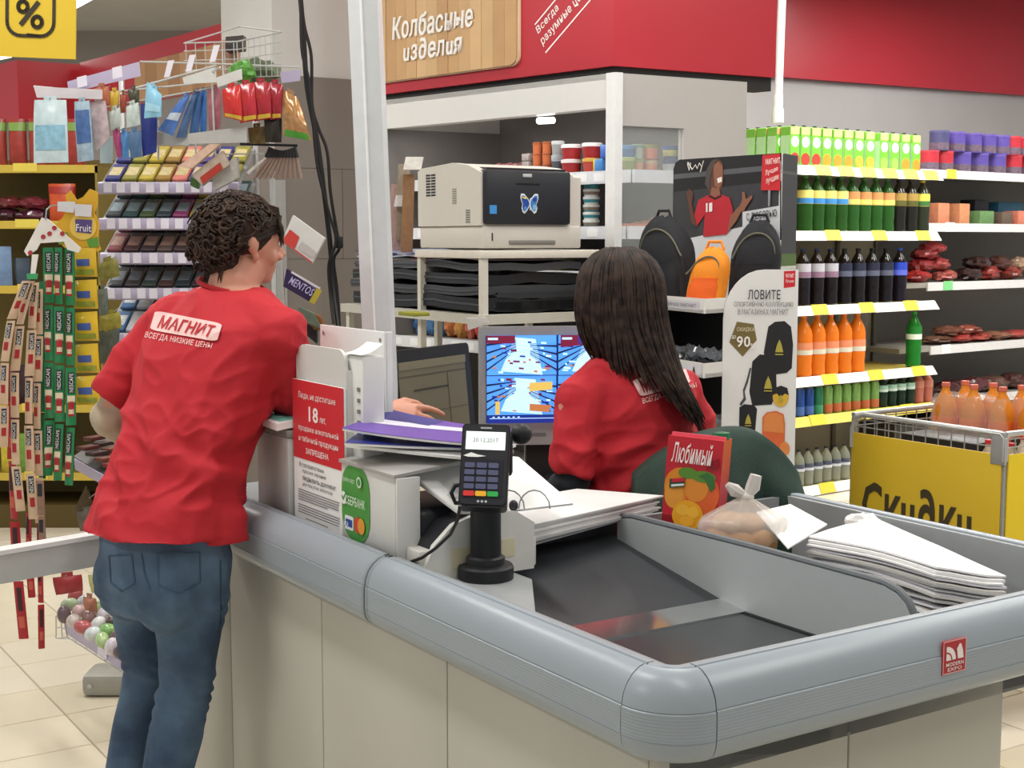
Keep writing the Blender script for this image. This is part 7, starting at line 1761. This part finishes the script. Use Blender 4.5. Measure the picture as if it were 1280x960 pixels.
strip3d('arm_bracket', [(235, 167, 4.28), (308, 158, 4.22), (308, 178, 4.22), (236, 180, 4.28)], .006, M('#b9bab8', .4), cr_); strip3d('arm_bracket', [(180, 165, 4.38), (236, 166, 4.3), (236, 182, 4.3), (180, 180, 4.38)], .006, M('#b3b5b4', .4), cr_)
strip3d('arm_bracket', [(125, 170, 4.42), (140, 170, 4.42), (140, 204, 4.42), (125, 204, 4.42)], .006, M('#b5cbd0', .4), cr_)
for x, y, d in ((205, 97, 4.3), (232, 90, 4.28), (262, 78, 4.22)): strip3d('price_flag', [(x, y, d), (x + 7, y - 1, d), (x + 13, y - 22, d), (x + 5, y - 21, d)], .002, M('#e4e0ec', .4), cr_)
strip3d('price_strip', [(350, 90, 4.3), (376, 87, 4.3), (375, 101, 4.3), (352, 104, 4.3)], .003, LIL, cr_)
# wire basket on top of the rack
bq_ = thing('wire_basket', 'small wire basket on top of the candy rack before the pillar', 'basket', loc=at(290, 100, 4.45))
def bkt(px, py, d=4.45): return at(px, py, d)
for py0, py1 in ((52, 40), (62, 52), (74, 66), (86, 80), (97, 95)): part('wire', MB().tube([bkt(296, py0), bkt(352, py1)], .0017, 5), RKG, bq_, w=True); part('wire', MB().tube([bkt(230, py0 + 2, 4.6), bkt(296, py0)], .0017, 5), RKG, bq_, w=True)
for k in range(8): part('wire', MB().tube([bkt(296 + k * 7, 52 - k * 1.6), bkt(298 + k * 7, 98 - k * .4)], .0015, 5), RKG, bq_, w=True)
for k in range(6): part('wire', MB().tube([bkt(232 + k * 12, 54, 4.6 - k * .025), bkt(234 + k * 12, 98, 4.6 - k * .025)], .0015, 5), RKG, bq_, w=True)
part('rim', MB().tube([bkt(230, 54, 4.6), bkt(296, 52), bkt(352, 40), bkt(300, 33, 4.7), bkt(230, 54, 4.6)], .0026, 6), RKG, bq_, w=True)
def hung(name, lab, cat, q, d, th, m, group=None, hook=None, band=None, hookm=None):
    """a flat filled pack hanging at pixel quad q (tl, tr, br, bl), pillow shaped"""
    P = [at(x, y, d) for x, y in q]; nrm = (P[1] - P[0]).cross(P[3] - P[0]).normalized(); 
    if nrm.y > 0: nrm = -nrm
    r = thing(name, lab, cat, loc=P[0].lerp(P[1], .5), group=group)
    def f(s, sg): return lambda a, b: P[0].lerp(P[1], a).lerp(P[3].lerp(P[2], a), b) + nrm * (sg * th * (math.sin(PI * (.04 + .92 * a)) * math.sin(PI * (.04 + .92 * b))) ** .6 + .002 * math.sin(9 * a + 5 * b))
    mb = MB(); mb.grid(f(0, 1), 8, 8); mb.grid(lambda a, b: f(0, -.3)(1 - a, b), 8, 8); part('pack', mb, m, r, w=True, angle=60)
    if band:
        y0, y1, bm = band; part('printed_band', MB().grid(lambda a, b: f(0, 1)(.06 + .88 * a, y0 + (y1 - y0) * b) + nrm * .0015, 8, 3), bm, r, w=True, angle=60)
    c = P[0].lerp(P[1], .5); part('header', MB().prism([c + (P[1] - P[0]) * -.2 + Z * .012, c + (P[1] - P[0]) * .2 + Z * .012, c + (P[1] - P[0]) * .2 - Z * .006, c - (P[1] - P[0]) * .2 - Z * .006], nrm * .002), m, r, w=True)
    part('hook', MB().tube([c + nrm * .01 + Z * .004, c - nrm * .05 + Z * .006, c - nrm * .09 + Z * .012], .0018, 5), STEEL, r, w=True)
    return r
PB = M('#c7dbe2', .25, var=.25, scale=35, coat=.3)
hung('brush_pack', 'pale blue toothbrush pack hanging at the far left of the rack', 'pack', [(43, 125), (83, 125), (86, 203), (42, 204)], 4.2, .012, PB, band=(.4, .8, M('#8fbdd4', .3, var=.4, scale=60)))
hung('brush_pack', 'narrow blue and silver toothbrush pack beside the pale blue one', 'pack', [(93, 127), (112, 126), (118, 200), (97, 203)], 4.22, .012, M('#9db4c6', .25, var=.5, scale=40), band=(.15, .7, M('#4a6aa0', .3, var=.5, scale=50)))
hung('brush_pack', 'clear blister pack with grey blue print right of the narrow pack', 'pack', [(112, 128), (132, 126), (138, 172), (120, 190)], 4.27, .010, M('#b9a8ac', .25, var=.5, scale=40))
for n, (q, hx_, lab) in enumerate((([(118, 110), (136, 108), (138, 130), (120, 132)], '#b0664a', 'brown card pack upper left under the lilac strip'), ([(136, 115), (150, 114), (147, 136), (139, 140)], '#c9a53c', 'small yellow pack hanging under the lilac strip'), ([(150, 118), (158, 118), (158, 140), (150, 142)], '#9a4f3c', 'narrow brown pack beside the yellow one'), ([(160, 112), (174, 112), (174, 128), (162, 128)], '#4f5040', 'dark card pack under the right end of the lilac strip'), ([(137, 140), (150, 134), (152, 158), (138, 163)], '#b9c4bf', 'silver blister pack left of the other silver pack'), ([(158, 133), (173, 128), (176, 156), (158, 160)], '#c3cfcc', 'silver blister pack right of the other silver pack'), ([(141, 164), (150, 163), (152, 196), (146, 197)], '#b04a7a', 'pink stick pack hanging in the lower row'), ([(149, 166), (160, 164), (162, 198), (151, 198)], '#5a8fc9', 'light blue stick pack beside the pink one'), ([(160, 165), (176, 163), (178, 196), (163, 198)], '#4f6f94', 'steel blue stick pack right in the lower row'), ([(176, 130), (196, 128), (196, 190), (178, 196)], '#27357f', 'dark blue pack hanging behind the light blue pouch'), ([(182, 160), (196, 160), (196, 175), (182, 176)], '#dcd6cf', 'small white card at the foot of the light blue pouch'), ([(178, 149), (196, 147), (196, 160), (179, 160)], '#b33a2e', 'red card under the light blue pouch'))):
    hung('hanging_pack', lab + ' on the rack', 'pack', q, 4.30 + .008 * (n % 4), .008, M(hx_, .35, var=.35, scale=50))
hung('hanging_pouch', 'sky blue pouch hanging in the middle of the upper rack', 'pouch', [(184, 102), (202, 118), (202, 146), (180, 148)], 4.22, .014, M('#8ec6e2', .35, var=.1), band=(.55, .8, M('#a9d8ec', .3)))
for n, q in enumerate(([(226, 124), (238, 118), (216, 170), (197, 162)], [(240, 118), (246, 118), (232, 172), (220, 172)], [(244, 116), (252, 115), (248, 172), (236, 174)], [(250, 115), (258, 113), (258, 168), (250, 172)])):
    hung('candy_bag', ('blue candy bag swinging out to the left', 'blue candy bag second from the left', 'blue candy bag third from the left', 'blue candy bag nearest the red bags')[n] + ' on the rack', 'bag', q, 4.28 + .02 * n, .012, M(('#4f78c0', '#4a6a94', '#3f68a0', '#3a70b8')[n], .25, var=.4, scale=40, coat=.4), band=(.45, .65, M('#c9d4e0', .3)) if n == 0 else None)
hung('candy_bag', 'pink silver candy bag between the blue and the red bags', 'bag', [(260, 112), (276, 110), (276, 160), (262, 165)], 4.30, .012, M('#a86a74', .3, var=.5, scale=40))
for n, q in enumerate(([(278, 112), (300, 106), (304, 152), (280, 146)], [(296, 106), (318, 104), (322, 150), (300, 154)], [(314, 103), (338, 103), (340, 148), (318, 152)], [(334, 103), (354, 106), (352, 148), (338, 150)])):
    hung('candy_bag', ('red candy bag at the left of the red row', 'red candy bag second in the red row', 'red candy bag third in the red row', 'dark red candy bag at the right of the red row')[n] + ', yellow lower edge', 'bag', q, 4.20 + .012 * n, .018, M(('#c92f2c', '#b82a34', '#a82430', '#9c2030')[n], .22, var=.2, scale=40, coat=.5), 'red candy bags on the upper rack', band=(.86, .97, M('#d9b545', .3)))
    part_ = None
hung('candy_bag', 'golden foil bag hanging rightmost on the rack', 'bag', [(354, 112), (372, 122), (390, 176), (354, 170)], 4.24, .02, M('#b98a5a', .2, .3, var=.7, scale=60, coat=.6), band=(.85, 1.0, M('#4f9a3c', .3)))
hung('candy_bag', 'dark bag hanging under the red candy bags', 'bag', [(330, 142), (352, 142), (352, 178), (332, 178)], 4.25, .014, M('#2e2a24', .3, var=.4, scale=40))
hung('candy_bag', 'brown and green bag behind the white bracket', 'bag', [(310, 160), (332, 158), (332, 180), (312, 180)], 4.27, .01, M('#6a5a34', .3, var=.6, scale=60))
solo('candy_heap_bag', crump(at(322, 90, 4.5), .07, .05, .04, 3.3), M('#5f6a54', .3, var=.6, scale=30), 'grey green crumpled bag in the wire basket on top of the rack', 'bag', loc=at(322, 95, 4.5), w=True, angle=25)
solo('food_carton', MB().prism([at(278, 50, 4.55), at(296, 48, 4.55), at(296, 90, 4.55), at(280, 92, 4.55)], (0, .06, 0)), M('#b58a72', .4, var=.5, scale=20), 'pinkish brown carton standing in the wire basket on the rack', 'carton', loc=at(287, 90, 4.55), w=True)
solo('food_carton', MB().prism([at(282, 46, 4.5), at(304, 44, 4.5), at(304, 62, 4.5), at(282, 64, 4.5)], (0, .05, 0)), M('#3f3a38', .4, var=.4, scale=20), 'dark carton lying on the pinkish one in the wire basket', 'carton', loc=at(293, 62, 4.5), w=True)
solo('green_plant', crump(at(303, 90, 4.4), .04, .03, .035, 8), M('#4f8a34', .5, var=.4, scale=40), 'leaf green crumpled pack at the front corner of the wire basket', 'pack', loc=at(303, 98, 4.4), w=True, angle=15)
# gum cartons above the top tray
for n, (q, hx_, lab) in enumerate((([(222, 208), (262, 180), (275, 180), (240, 210)], '#d3b3a0', 'pale pink open display carton slanting above the top tray'), ([(240, 218), (278, 188), (286, 206), (252, 232)], '#b8a898', 'red and white gum carton under the pale pink one'), ([(262, 215), (296, 196), (298, 222), (268, 238)], '#aaa6a0', 'grey gum carton right of the red and white one'), ([(238, 220), (250, 228), (246, 236), (238, 232)], '#4f7a3c', 'green end of a gum carton at the tray corner'))):
    P = [at(x, y, 4.22 + .02 * n) for x, y in q]; nn = (P[1] - P[0]).cross(P[2] - P[0]).normalized() * .03
    if nn.y < 0: nn = -nn
    o = solo('gum_carton', MB().prism(P, nn), M(hx_, .4, var=.35, scale=45), lab, 'carton', loc=P[0], w=True)
P = [at(x, y, 4.235) for x, y in ((250, 222), (275, 203), (279, 211), (254, 230))]; solo('gum_label', MB().prism(P, (0, -.003, 0)), M('#a8382c', .4), 'red label card stuck on the front of the gum carton', 'label', loc=P[0], w=True)
# fan of brown sticks with dark caps
for n in range(11):
    t = n / 10; a = at(338 + 30 * t, 184 + 4 * math.sin(PI * t), 4.3); m_ = at(333 + 38 * t, 197, 4.3); e = at(310 + 66 * t, 223 if n else 217, 4.3)
    r = thing('candy_stick', f'thin brown stick with dark cap, {NUM[n]} from the left in the hanging fan' if n else 'leftmost pale stick of the hanging fan', 'stick', loc=a, group='brown sticks hanging in a fan')
    part('cap', MB().tube([a, m_], [.006, .0075], 8), M('#1f1d20', .5), r, w=True); part('stick', MB().tube([m_, e], [.0045, .006], 8), M('#8d776c' if n else '#cfcac6', .4, var=.15), r, w=True)
ctube('hook_bar', [(300, 180, 4.3), (372, 182, 4.3)], .004, BLACK, cr_)
# gum boxes sticking out right of the rack
def slab(name, lab, cat, q, d, th, m, shapes=None):
    P = [at(x, y, d) for x, y in q]; nn = (P[1] - P[0]).cross(P[2] - P[0]).normalized()
    if nn.y < 0: nn = -nn
    r = thing(name, lab, cat, loc=P[0]); part('box', MB().prism(P, nn * th), m, r, w=True)
    fr = Fr(P[3], P[2] - P[3], P[0] - P[3]); 
    return r, fr, (P[2] - P[3]).length, (P[0] - P[3]).length
r, fr, w_, h_ = slab('gum_box', 'white box with red corner sticking out beside the face of the standing woman', 'box', [(366, 269), (406, 298), (390, 329), (352, 302)], 4.1, .03, M('#d6d5d2', .4))
printed('printed_corner', Fr(fr.o - Vector((0, .001, 0)), fr.x, fr.y), [([(0, 0), (w_, 0), (w_, .004), (.004, .005)], M('#c24a44', .4)), ([(0, .006), (w_ * .4, .006), (w_ * .32, h_ * .5), (0, h_ * .52)], M('#c9443c', .4)), ([(w_ * .45, .012), (w_ * .95, .012), (w_ * .95, h_ * .4), (w_ * .45, h_ * .4)], M('#bdb6b2', .4))], r, w=True)
r, fr, w_, h_ = slab('gum_box', 'dark purple box with pale lettering sticking out under the white box', 'box', [(358, 336), (398, 365), (390, 379), (354, 358)], 4.1, .03, M('#2f2448', .4))
fr = Fr(fr.o - Vector((0, .0012, 0)), fr.x, fr.y); vs, fs_ = glyphs('MENTOS', .02, .1); mb = MB(); mb.add([fr.p(w_ * (.08 + .8 * a), h_ * (.3 + .45 * b), .0012) for a, b in vs], fs_); part('lettering', mb, M('#b9b2dc', .4), r, w=True, angle=None)
printed('printed_edge', fr, [([(w_ * .0, h_ * .88), (w_, h_ * .88), (w_, h_), (0, h_)], M('#cfc9d8', .4)), ([(w_ * .9, 0), (w_ * 1.08, 0), (w_ * 1.08, h_ * .9), (w_ * .9, h_ * .9)], M('#b3a23c', .4))], r, w=True)
ctube('wire', [(352, 318, 4.12), (356, 395, 4.12)], .003, RKG, cr_)
for n, (q, hx_, lab) in enumerate((([(372, 383), (392, 392), (402, 412), (378, 400)], '#5f6a5c', 'greenish box behind the right shoulder'), ([(384, 388), (400, 396), (408, 414), (392, 412)], '#8a5a34', 'orange brown box behind the right shoulder'), ([(380, 402), (396, 412), (396, 430), (384, 420)], '#26282a', 'black box lowest behind the right shoulder'))):
    slab('gum_box', lab + ' of the standing woman', 'box', q, 4.05 + n * .02, .03, M(hx_, .4, var=.3, scale=40))
# lower wire shelves of the rack
lt_ = part('lower_tray', MB().hexa([at(92, 574, 4.25), at(160, 618, 4.0), at(200, 590, 4.1), at(150, 535, 4.5), at(92, 570, 4.25), at(160, 613, 4.0), at(200, 585, 4.1), at(150, 531, 4.5)]), M('#6a6664', .5), cr_, w=True)
strip3d('price_strip', [(92, 573, 4.22), (132, 596, 4.05), (132, 608, 4.05), (94, 587, 4.22)], .004, LIL, cr_)
for n in range(10):
    a, b = n % 5, n // 5; q = at(110 + a * 11 + b * 8, 562 + a * 7 - b * 12, 4.2 - .03 * a + .1 * b)
    solo('candy_bar', MB().rbox(-.02, .02, -.03, .03, 0, .012, .002, 1), M(('#5a2a24', '#3a2624', '#6a3a2a', '#8a3430', '#9a8a6a')[n % 5], .35, var=.4, scale=60), f'small brown candy pack, {NUM[a]} from the left, {"front" if b == 0 else "back"} row beside the elbow', 'candy', loc=q, rz=-.5, group='small candy packs in the tray by the elbow')
# egg basket near the floor
eb = thing('egg_basket', 'low wire basket with a lilac price strip full of chocolate eggs near the floor', 'basket', loc=at(150, 830, 4.1))
def ebp(px, py, d): return at(px, py, d)
strip3d('price_strip', [(80, 776, 4.10), (158, 826, 3.82), (158, 842, 3.82), (84, 793, 4.10)], .005, LIL, eb)
for x in (122, 142): strip3d('price_tag', [(x, 807 + (x - 122) * .6, 3.93), (x + 11, 813 + (x - 122) * .6, 3.9), (x + 11, 824 + (x - 122) * .6, 3.9), (x, 818 + (x - 122) * .6, 3.93)], .002, LIW, eb)
for (x0, y0, d0), (x1, y1, d1) in (((70, 770, 4.25), (80, 776, 4.1)), ((70, 798, 4.25), (84, 796, 4.1)), ((70, 770, 4.25), (70, 798, 4.25)), ((76, 773, 4.18), (78, 798, 4.18)), ((70, 784, 4.25), (82, 786, 4.1)), ((70, 770, 4.25), (160, 752, 4.35)), ((70, 798, 4.25), (170, 800, 4.3)), ((84, 796, 4.1), (160, 845, 3.84)), ((80, 776, 4.1), (84, 796, 4.1))):
    part('wire', MB().tube([ebp(x0, y0, d0), ebp(x1, y1, d1)], .002, 5), RKG, eb, w=True)
for k in range(7): part('wire', MB().tube([ebp(84 + k * 12, 797 + k * 7.5, 4.1 - k * .042), ebp(80 + k * 14, 797 + k * .5, 4.26)], .0018, 5), RKG, eb, w=True)
ec = ('#6d5a60', '#c9bdb8', '#b0585a', '#cfd8e2', '#a9c28a', '#d6cdd6', '#5a4a48', '#b8cfa8', '#c9a8a8', '#8a6a64', '#d9dcd8', '#86b06a')
for n in range(20):
    a, b = n % 7, n // 7; q = at(80 + a * 12 + b * 7, 768 + a * 8.0 - b * 12, 4.08 - a * .042 + b * .05)
    solo('chocolate_egg', MB().ell((0, 0, 0), (.021, .021, .028), 14, 10, Matrix.Rotation(n * 1.3, 3, 'X') @ Matrix.Rotation(n * .7, 3, 'Y')), M(ec[n % 12], .3, var=.5, scale=50, coat=.3), f'foil chocolate egg, {NUM[a]} from the left in the {("front", "middle", "back")[b]} basket row', 'egg', loc=q, group='chocolate eggs in the wire basket')
for n, (q, hx_, lab) in enumerate((([(136, 712), (152, 716), (150, 732), (138, 724)], '#7fb0c9', 'light blue card pack'), ([(110, 718), (130, 722), (132, 742), (114, 740)], '#c9cf8a', 'pale green pack'), ([(126, 728), (146, 736), (144, 750), (126, 744)], '#b9574a', 'red striped pack'), ([(66, 722), (102, 718), (104, 738), (70, 744)], '#9a2f34', 'dark red pack'), ([(104, 745), (120, 748), (122, 765), (106, 762)], '#a8705a', 'brown bag'))):
    hung('hanging_pack', lab + ' hanging below the gate bar above the egg basket', 'pack', q, 4.15 - .03 * n, .012, M(hx_, .35, var=.4, scale=40))
sf = thing('rack_foot', 'grey steel foot block of the rack on the floor behind the jeans', 'foot', loc=atz(130, 866, 0.0))
part('block', MB().rbox(-.06, .13, -.05, .10, 0, .075, .02), M('#a5a39a', .4), sf); part('bolt', MB().cyl((-.03, -.051, .04), (-.03, -.054, .04), .008), STEEL, sf)
for n, (q, hx_, lab) in enumerate((([(118, 618), (134, 622), (134, 655), (122, 650)], '#8f7a34', 'olive bag'), ([(96, 640), (122, 636), (124, 662), (100, 664)], '#6d645a', 'grey brown bag'), ([(108, 606), (118, 640), (106, 660), (92, 640)], '#5a4a34', 'dark bag'))):
    hung('hanging_pack', lab + ' hanging behind the sachet strips beside the red shirt', 'pack', q, 4.1 + .02 * n, .012, M(hx_, .4, var=.4, scale=40))
# clear dispensers left of the trays
for n, (q, hx_) in enumerate((([(122, 330), (146, 322), (150, 345), (124, 352)], '#8a8a4a'), ([(122, 362), (134, 360), (136, 392), (124, 396)], '#6f7a74'), ([(124, 395), (150, 390), (152, 410), (126, 416)], '#9a9440'), ([(124, 414), (150, 410), (146, 450), (126, 455)], '#5a605a'))):
    hung('hanging_pack', ('olive clear wrapped pack highest beside the fruit strip', 'grey green pack under the olive one beside the fruit strip', 'yellow green pack in the middle beside the fruit strip', 'dark grey pack lowest beside the fruit strip')[n], 'pack', q, 4.18, .012, M(hx_, .25, var=.6, scale=50))

# ================================================================== SACHET STRIPS
def strip(name, lab, path, w, n, d, m_main, lab_cols, group=None, hang=None, cat='sachet strip', sw=1):
    """strip of n joined sachets along a pixel path; each sachet is a pillow with printed bands"""
    P = [Vector((x, y)) for x, y in path]
    L_ = [0]
    for i in range(1, len(P)): L_.append(L_[-1] + (P[i] - P[i - 1]).length)
    def pos(t):
        s = t * L_[-1]
        for i in range(1, len(P)):
            if s <= L_[i] + 1e-6: return P[i - 1].lerp(P[i], (s - L_[i - 1]) / (L_[i] - L_[i - 1]))
        return P[-1]
    r = thing(name, lab, cat, loc=at(P[0].x, P[0].y, d), group=group)
    k = d / FPX
    for i in range(n):
        a, b = pos(i / n + .02 / n), pos((i + 1) / n - .02 / n); A, B = at(a.x, a.y, d), at(b.x, b.y, d); tw = .45 * math.sin(i * 2.3 + path[0][0] * 1.7)
        side = Vector((math.cos(tw), math.sin(tw), 0)) * (w * k / 2)
        th = min(.012, w * k * .28)
        def g(sg, q0=0, q1=1, x0=-1, x1=1, ex=0): return lambda u, v: A.lerp(B, q0 + (q1 - q0) * v) + side * (x0 + (x1 - x0) * u) + Vector((math.sin(tw), -math.cos(tw), 0)) * (sg * th * (math.sin(PI * (.03 + .94 * (q0 + (q1 - q0) * v))) ** .5) * math.cos((x0 + (x1 - x0) * u) * PI / 2 * .96) ** .6 + ex)
        mb = MB(); mb.grid(g(1), 6, 6); mb.grid(lambda u, v: g(-.6)(1 - u, v), 6, 6); s = part('sachet', mb, m_main if not isinstance(m_main, list) else m_main[i % len(m_main)], r, w=True, angle=60)
        for it_ in lab_cols:
            if isinstance(it_, str):
                vs, fs_ = glyphs(it_, .012); tm2 = MB(); pf = g(1, 0, 1, -1, 1, .0022)
                tm2.add([pf(.5 + .19 - .38 * b_, .42 - .32 * a_) for a_, b_ in vs], fs_); part('lettering', tm2, WHT, s, w=True, angle=None); continue
            q0, q1, x0, x1, m = it_
            part('print', MB().grid(g(1, q0, q1, x0, x1, .0012), 4, 3), m, s, w=True, angle=60)
    return r
GRS = M('#1f7a4a', .3, var=.25, scale=40, coat=.4); TAN = M('#c9ac90', .35, var=.2, scale=40); DRK = M('#26262a', .35); REDS = M('#a3282f', .35, var=.2); CRM = M('#d8c9ae', .4); WHT = M('#d9d9d6', .4); GRD = M('#17452f', .35)
sac = [(.08, .44, -.62, .62, DRK), 'NESCAFE', (.48, .60, -.75, .75, CRM), (.58, .84, -.6, .6, REDS), (.72, .80, -.5, .5, CRM)]
hz = thing('sachet_hanger', 'white triangular hanger card with red dots holding the coffee sachets', 'hanger', loc=at(62, 276, 3.95))
P = [at(x, y, 3.97) for x, y in ((52, 272), (60, 274), (101, 310), (98, 316), (84, 312), (80, 302), (50, 304), (46, 312), (34, 320), (30, 314))]
part('card', MB().prism(P, (0, .004, 0)), M('#e4e0da', .5), hz, w=True)
for x, y in ((62, 292), (54, 296), (78, 292), (38, 316), (68, 285)): part('printed_dot', MB().prism([at(x + 3 * math.cos(t), y + 3 * math.sin(t), 3.968) for t in [2 * PI * i / 10 for i in range(10)]], (0, -.001, 0)), M('#a8343a', .5), hz, w=True)
part('wire_hook', MB().tube([at(57, 275, 3.97), at(58, 262, 3.97), at(64, 257, 4.0), at(84, 256, 4.2)], .0022, 6), STEEL, hz, w=True)
part('side_tail', MB().prism([at(x, y, 3.965) for x, y in ((40, 318), (48, 318), (44, 342), (38, 342))], (0, .003, 0)), M('#e4e0da', .5), hz, w=True)
for c, x in enumerate((60, 73, 87)):
    strip('sachet_strip', ('green coffee sachet strip, left column under the white hanger', 'green coffee sachet strip, middle column under the white hanger', 'green coffee sachet strip, right column under the white hanger')[c], [(x, 308), (x + 1, 400), (x + 2, 520), (x - 1, 596 + 6 * c)], 12.6, 4, 3.98 + .012 * (c == 0), GRS, sac, 'green coffee sachet strips')
strip('sachet_strip', 'plain green foil strip between the tan and the green sachets', [(51, 350), (52, 450), (53, 600)], 9, 3, 4.0, M('#1d6a42', .3, var=.3, coat=.4), [])
tanp = [(.06, .42, -.55, .55, DRK), 'NESCAFE', (.52, .72, -.5, .5, REDS)]
for c, (pth, n) in enumerate(((((34, 350), (14, 400), (6, 450), (4, 560)), 4), (((40, 350), (26, 395), (18, 470), (20, 590), (26, 640)), 5), (((44, 352), (40, 410), (36, 480), (36, 560), (42, 650)), 5), (((48, 360), (48, 430), (46, 510), (48, 600), (50, 655)), 5))):
    strip('sachet_strip', ('tan coffee sachet strip bending out to the left edge', 'tan coffee sachet strip second from the left edge', 'tan coffee sachet strip third from the left edge', 'tan coffee sachet strip next to the green foil')[c], list(pth), 11.5, n, 3.9 + .025 * c, TAN, tanp, 'tan coffee sachet strips')
part_clip = solo('strip_clip', MB().prism([at(x, y, 3.9) for x, y in ((33, 342), (47, 342), (46, 349), (34, 349))], (0, .006, 0)), M('#3f9a62', .35), 'green foil clip gathering the tan sachet strips', 'clip', loc=at(40, 345, 3.9), w=True)
RDP = [(.1, .5, -.5, .5, M('#3a2226', .35)), (.6, .8, -.6, .6, M('#c05a4a', .35))]
for c, (pth, n, w_) in enumerate(((((16, 500), (15, 600), (20, 680), (24, 745), (30, 800)), 4, 12), (((36, 640), (36, 700), (40, 748)), 2, 9), (((50, 640), (50, 730), (52, 770), (52, 812)), 3, 8))):
    strip('sachet_strip', ('long red sachet strip hanging lowest at the left', 'short dark red sachet strip in the middle below the gate bar', 'narrow red sachet strip right of the others, ending below the gate bar')[c], list(pth), w_, n, 4.0 + .02 * c, REDS, RDP, 'red sachet strips')
strip('sachet_strip', 'dark coffee sachet strip end just above the gate bar', [(50, 600), (54, 690)], 10, 2, 3.93, M('#8a6a5c', .35, var=.3), sac[:1])
# yellow fruit strip with its shaped header
fh_ = thing('fruit_strip', 'yellow strip of fruit sweets with a bear shaped header card and white price tags', 'sweets strip', loc=at(105, 300, 4.05))
YC = M('#e0ae2f', .4, var=.12, scale=14)
o = [(70, 300), (68, 282), (78, 272), (84, 262), (82, 244), (88, 238), (96, 250), (104, 246), (112, 236), (122, 240), (122, 256), (118, 266), (124, 280), (122, 300), (126, 312), (112, 318), (88, 316)]
part('header_card', MB().prism([at(x, y, 4.05) for x, y in o], (0, .005, 0)), YC, fh_, w=True)
part('printed_disc', MB().prism([at(104 + 17 * math.cos(t), 283 + 17 * math.sin(t), 4.048) for t in [2 * PI * i / 18 for i in range(18)]], (0, -.001, 0)), M('#e9c75e', .4), fh_, w=True)
part('name_plate', MB().prism([at(x, y, 4.046) for x, y in ((94, 274), (115, 275), (114, 292), (95, 290))], (0, -.001, 0)), M('#5a4a86', .4), fh_, w=True)
A_, B_, C_ = at(95, 289, 4.043), at(114, 290, 4.043), at(95, 280, 4.043); vs, fs_ = glyphs('Fruit', .02); mb = MB(); mb.add([A_ + (B_ - A_) * a + (C_ - A_) * b for a, b in vs], fs_); part('lettering', mb, M('#e9e6f0', .4), fh_, w=True, angle=None)
for q in (((72, 252), (94, 252), (92, 266), (72, 264)), ((93, 255), (115, 256), (114, 271), (94, 270))): part('price_tag', MB().prism([at(x, y, 4.04) for x, y in q], (0, -.0015, 0)), M('#dcdce2', .5), fh_, w=True)
for q, hx_ in ((((70, 294), (84, 290), (88, 300), (74, 306)), '#7a9a3a'), (((108, 300), (122, 296), (124, 308), (112, 310)), '#5f9a3a')): part('printed_leaf', MB().prism([at(x, y, 4.047) for x, y in q], (0, -.001, 0)), M(hx_, .4), fh_, w=True)
YPK = M('#dcb62f', .3, var=.15, scale=20, coat=.4); BLB = M('#4f62a8', .35, var=.2)
for n in range(5):
    q = [(90, 311 + n * 40), (120 + n * .8, 309 + n * 40), (122 + n, 346 + n * 40), (92 + n, 346 + n * 40)]; P = [at(x, y, 4.05) for x, y in q]
    g = lambda sg, a0=0, a1=1, b0=0, b1=1, ex=0: (lambda u, v: P[0].lerp(P[1], a0 + (a1 - a0) * u).lerp(P[3].lerp(P[2], a0 + (a1 - a0) * u), b0 + (b1 - b0) * v) + Vector((0, -1, 0)) * (sg * .014 * (math.sin(PI * (.03 + .94 * (a0 + (a1 - a0) * u))) * math.sin(PI * (.03 + .94 * (b0 + (b1 - b0) * v)))) ** .6 + ex))
    mb = MB(); mb.grid(g(1), 8, 8); mb.grid((lambda f: lambda u, v: f(1 - u, v))(g(-.5)), 8, 8); s = part('sweets_pouch', mb, YPK, fh_, w=True, angle=60)
    part('print', MB().grid(g(1, .2, .75, .38, .62, .0015), 6, 3), BLB, s, w=True, angle=60); part('print', MB().grid(g(1, .1, .9, .74, .92, .0012), 6, 3), M('#9aa03a', .35, var=.5, scale=60), s, w=True, angle=60)
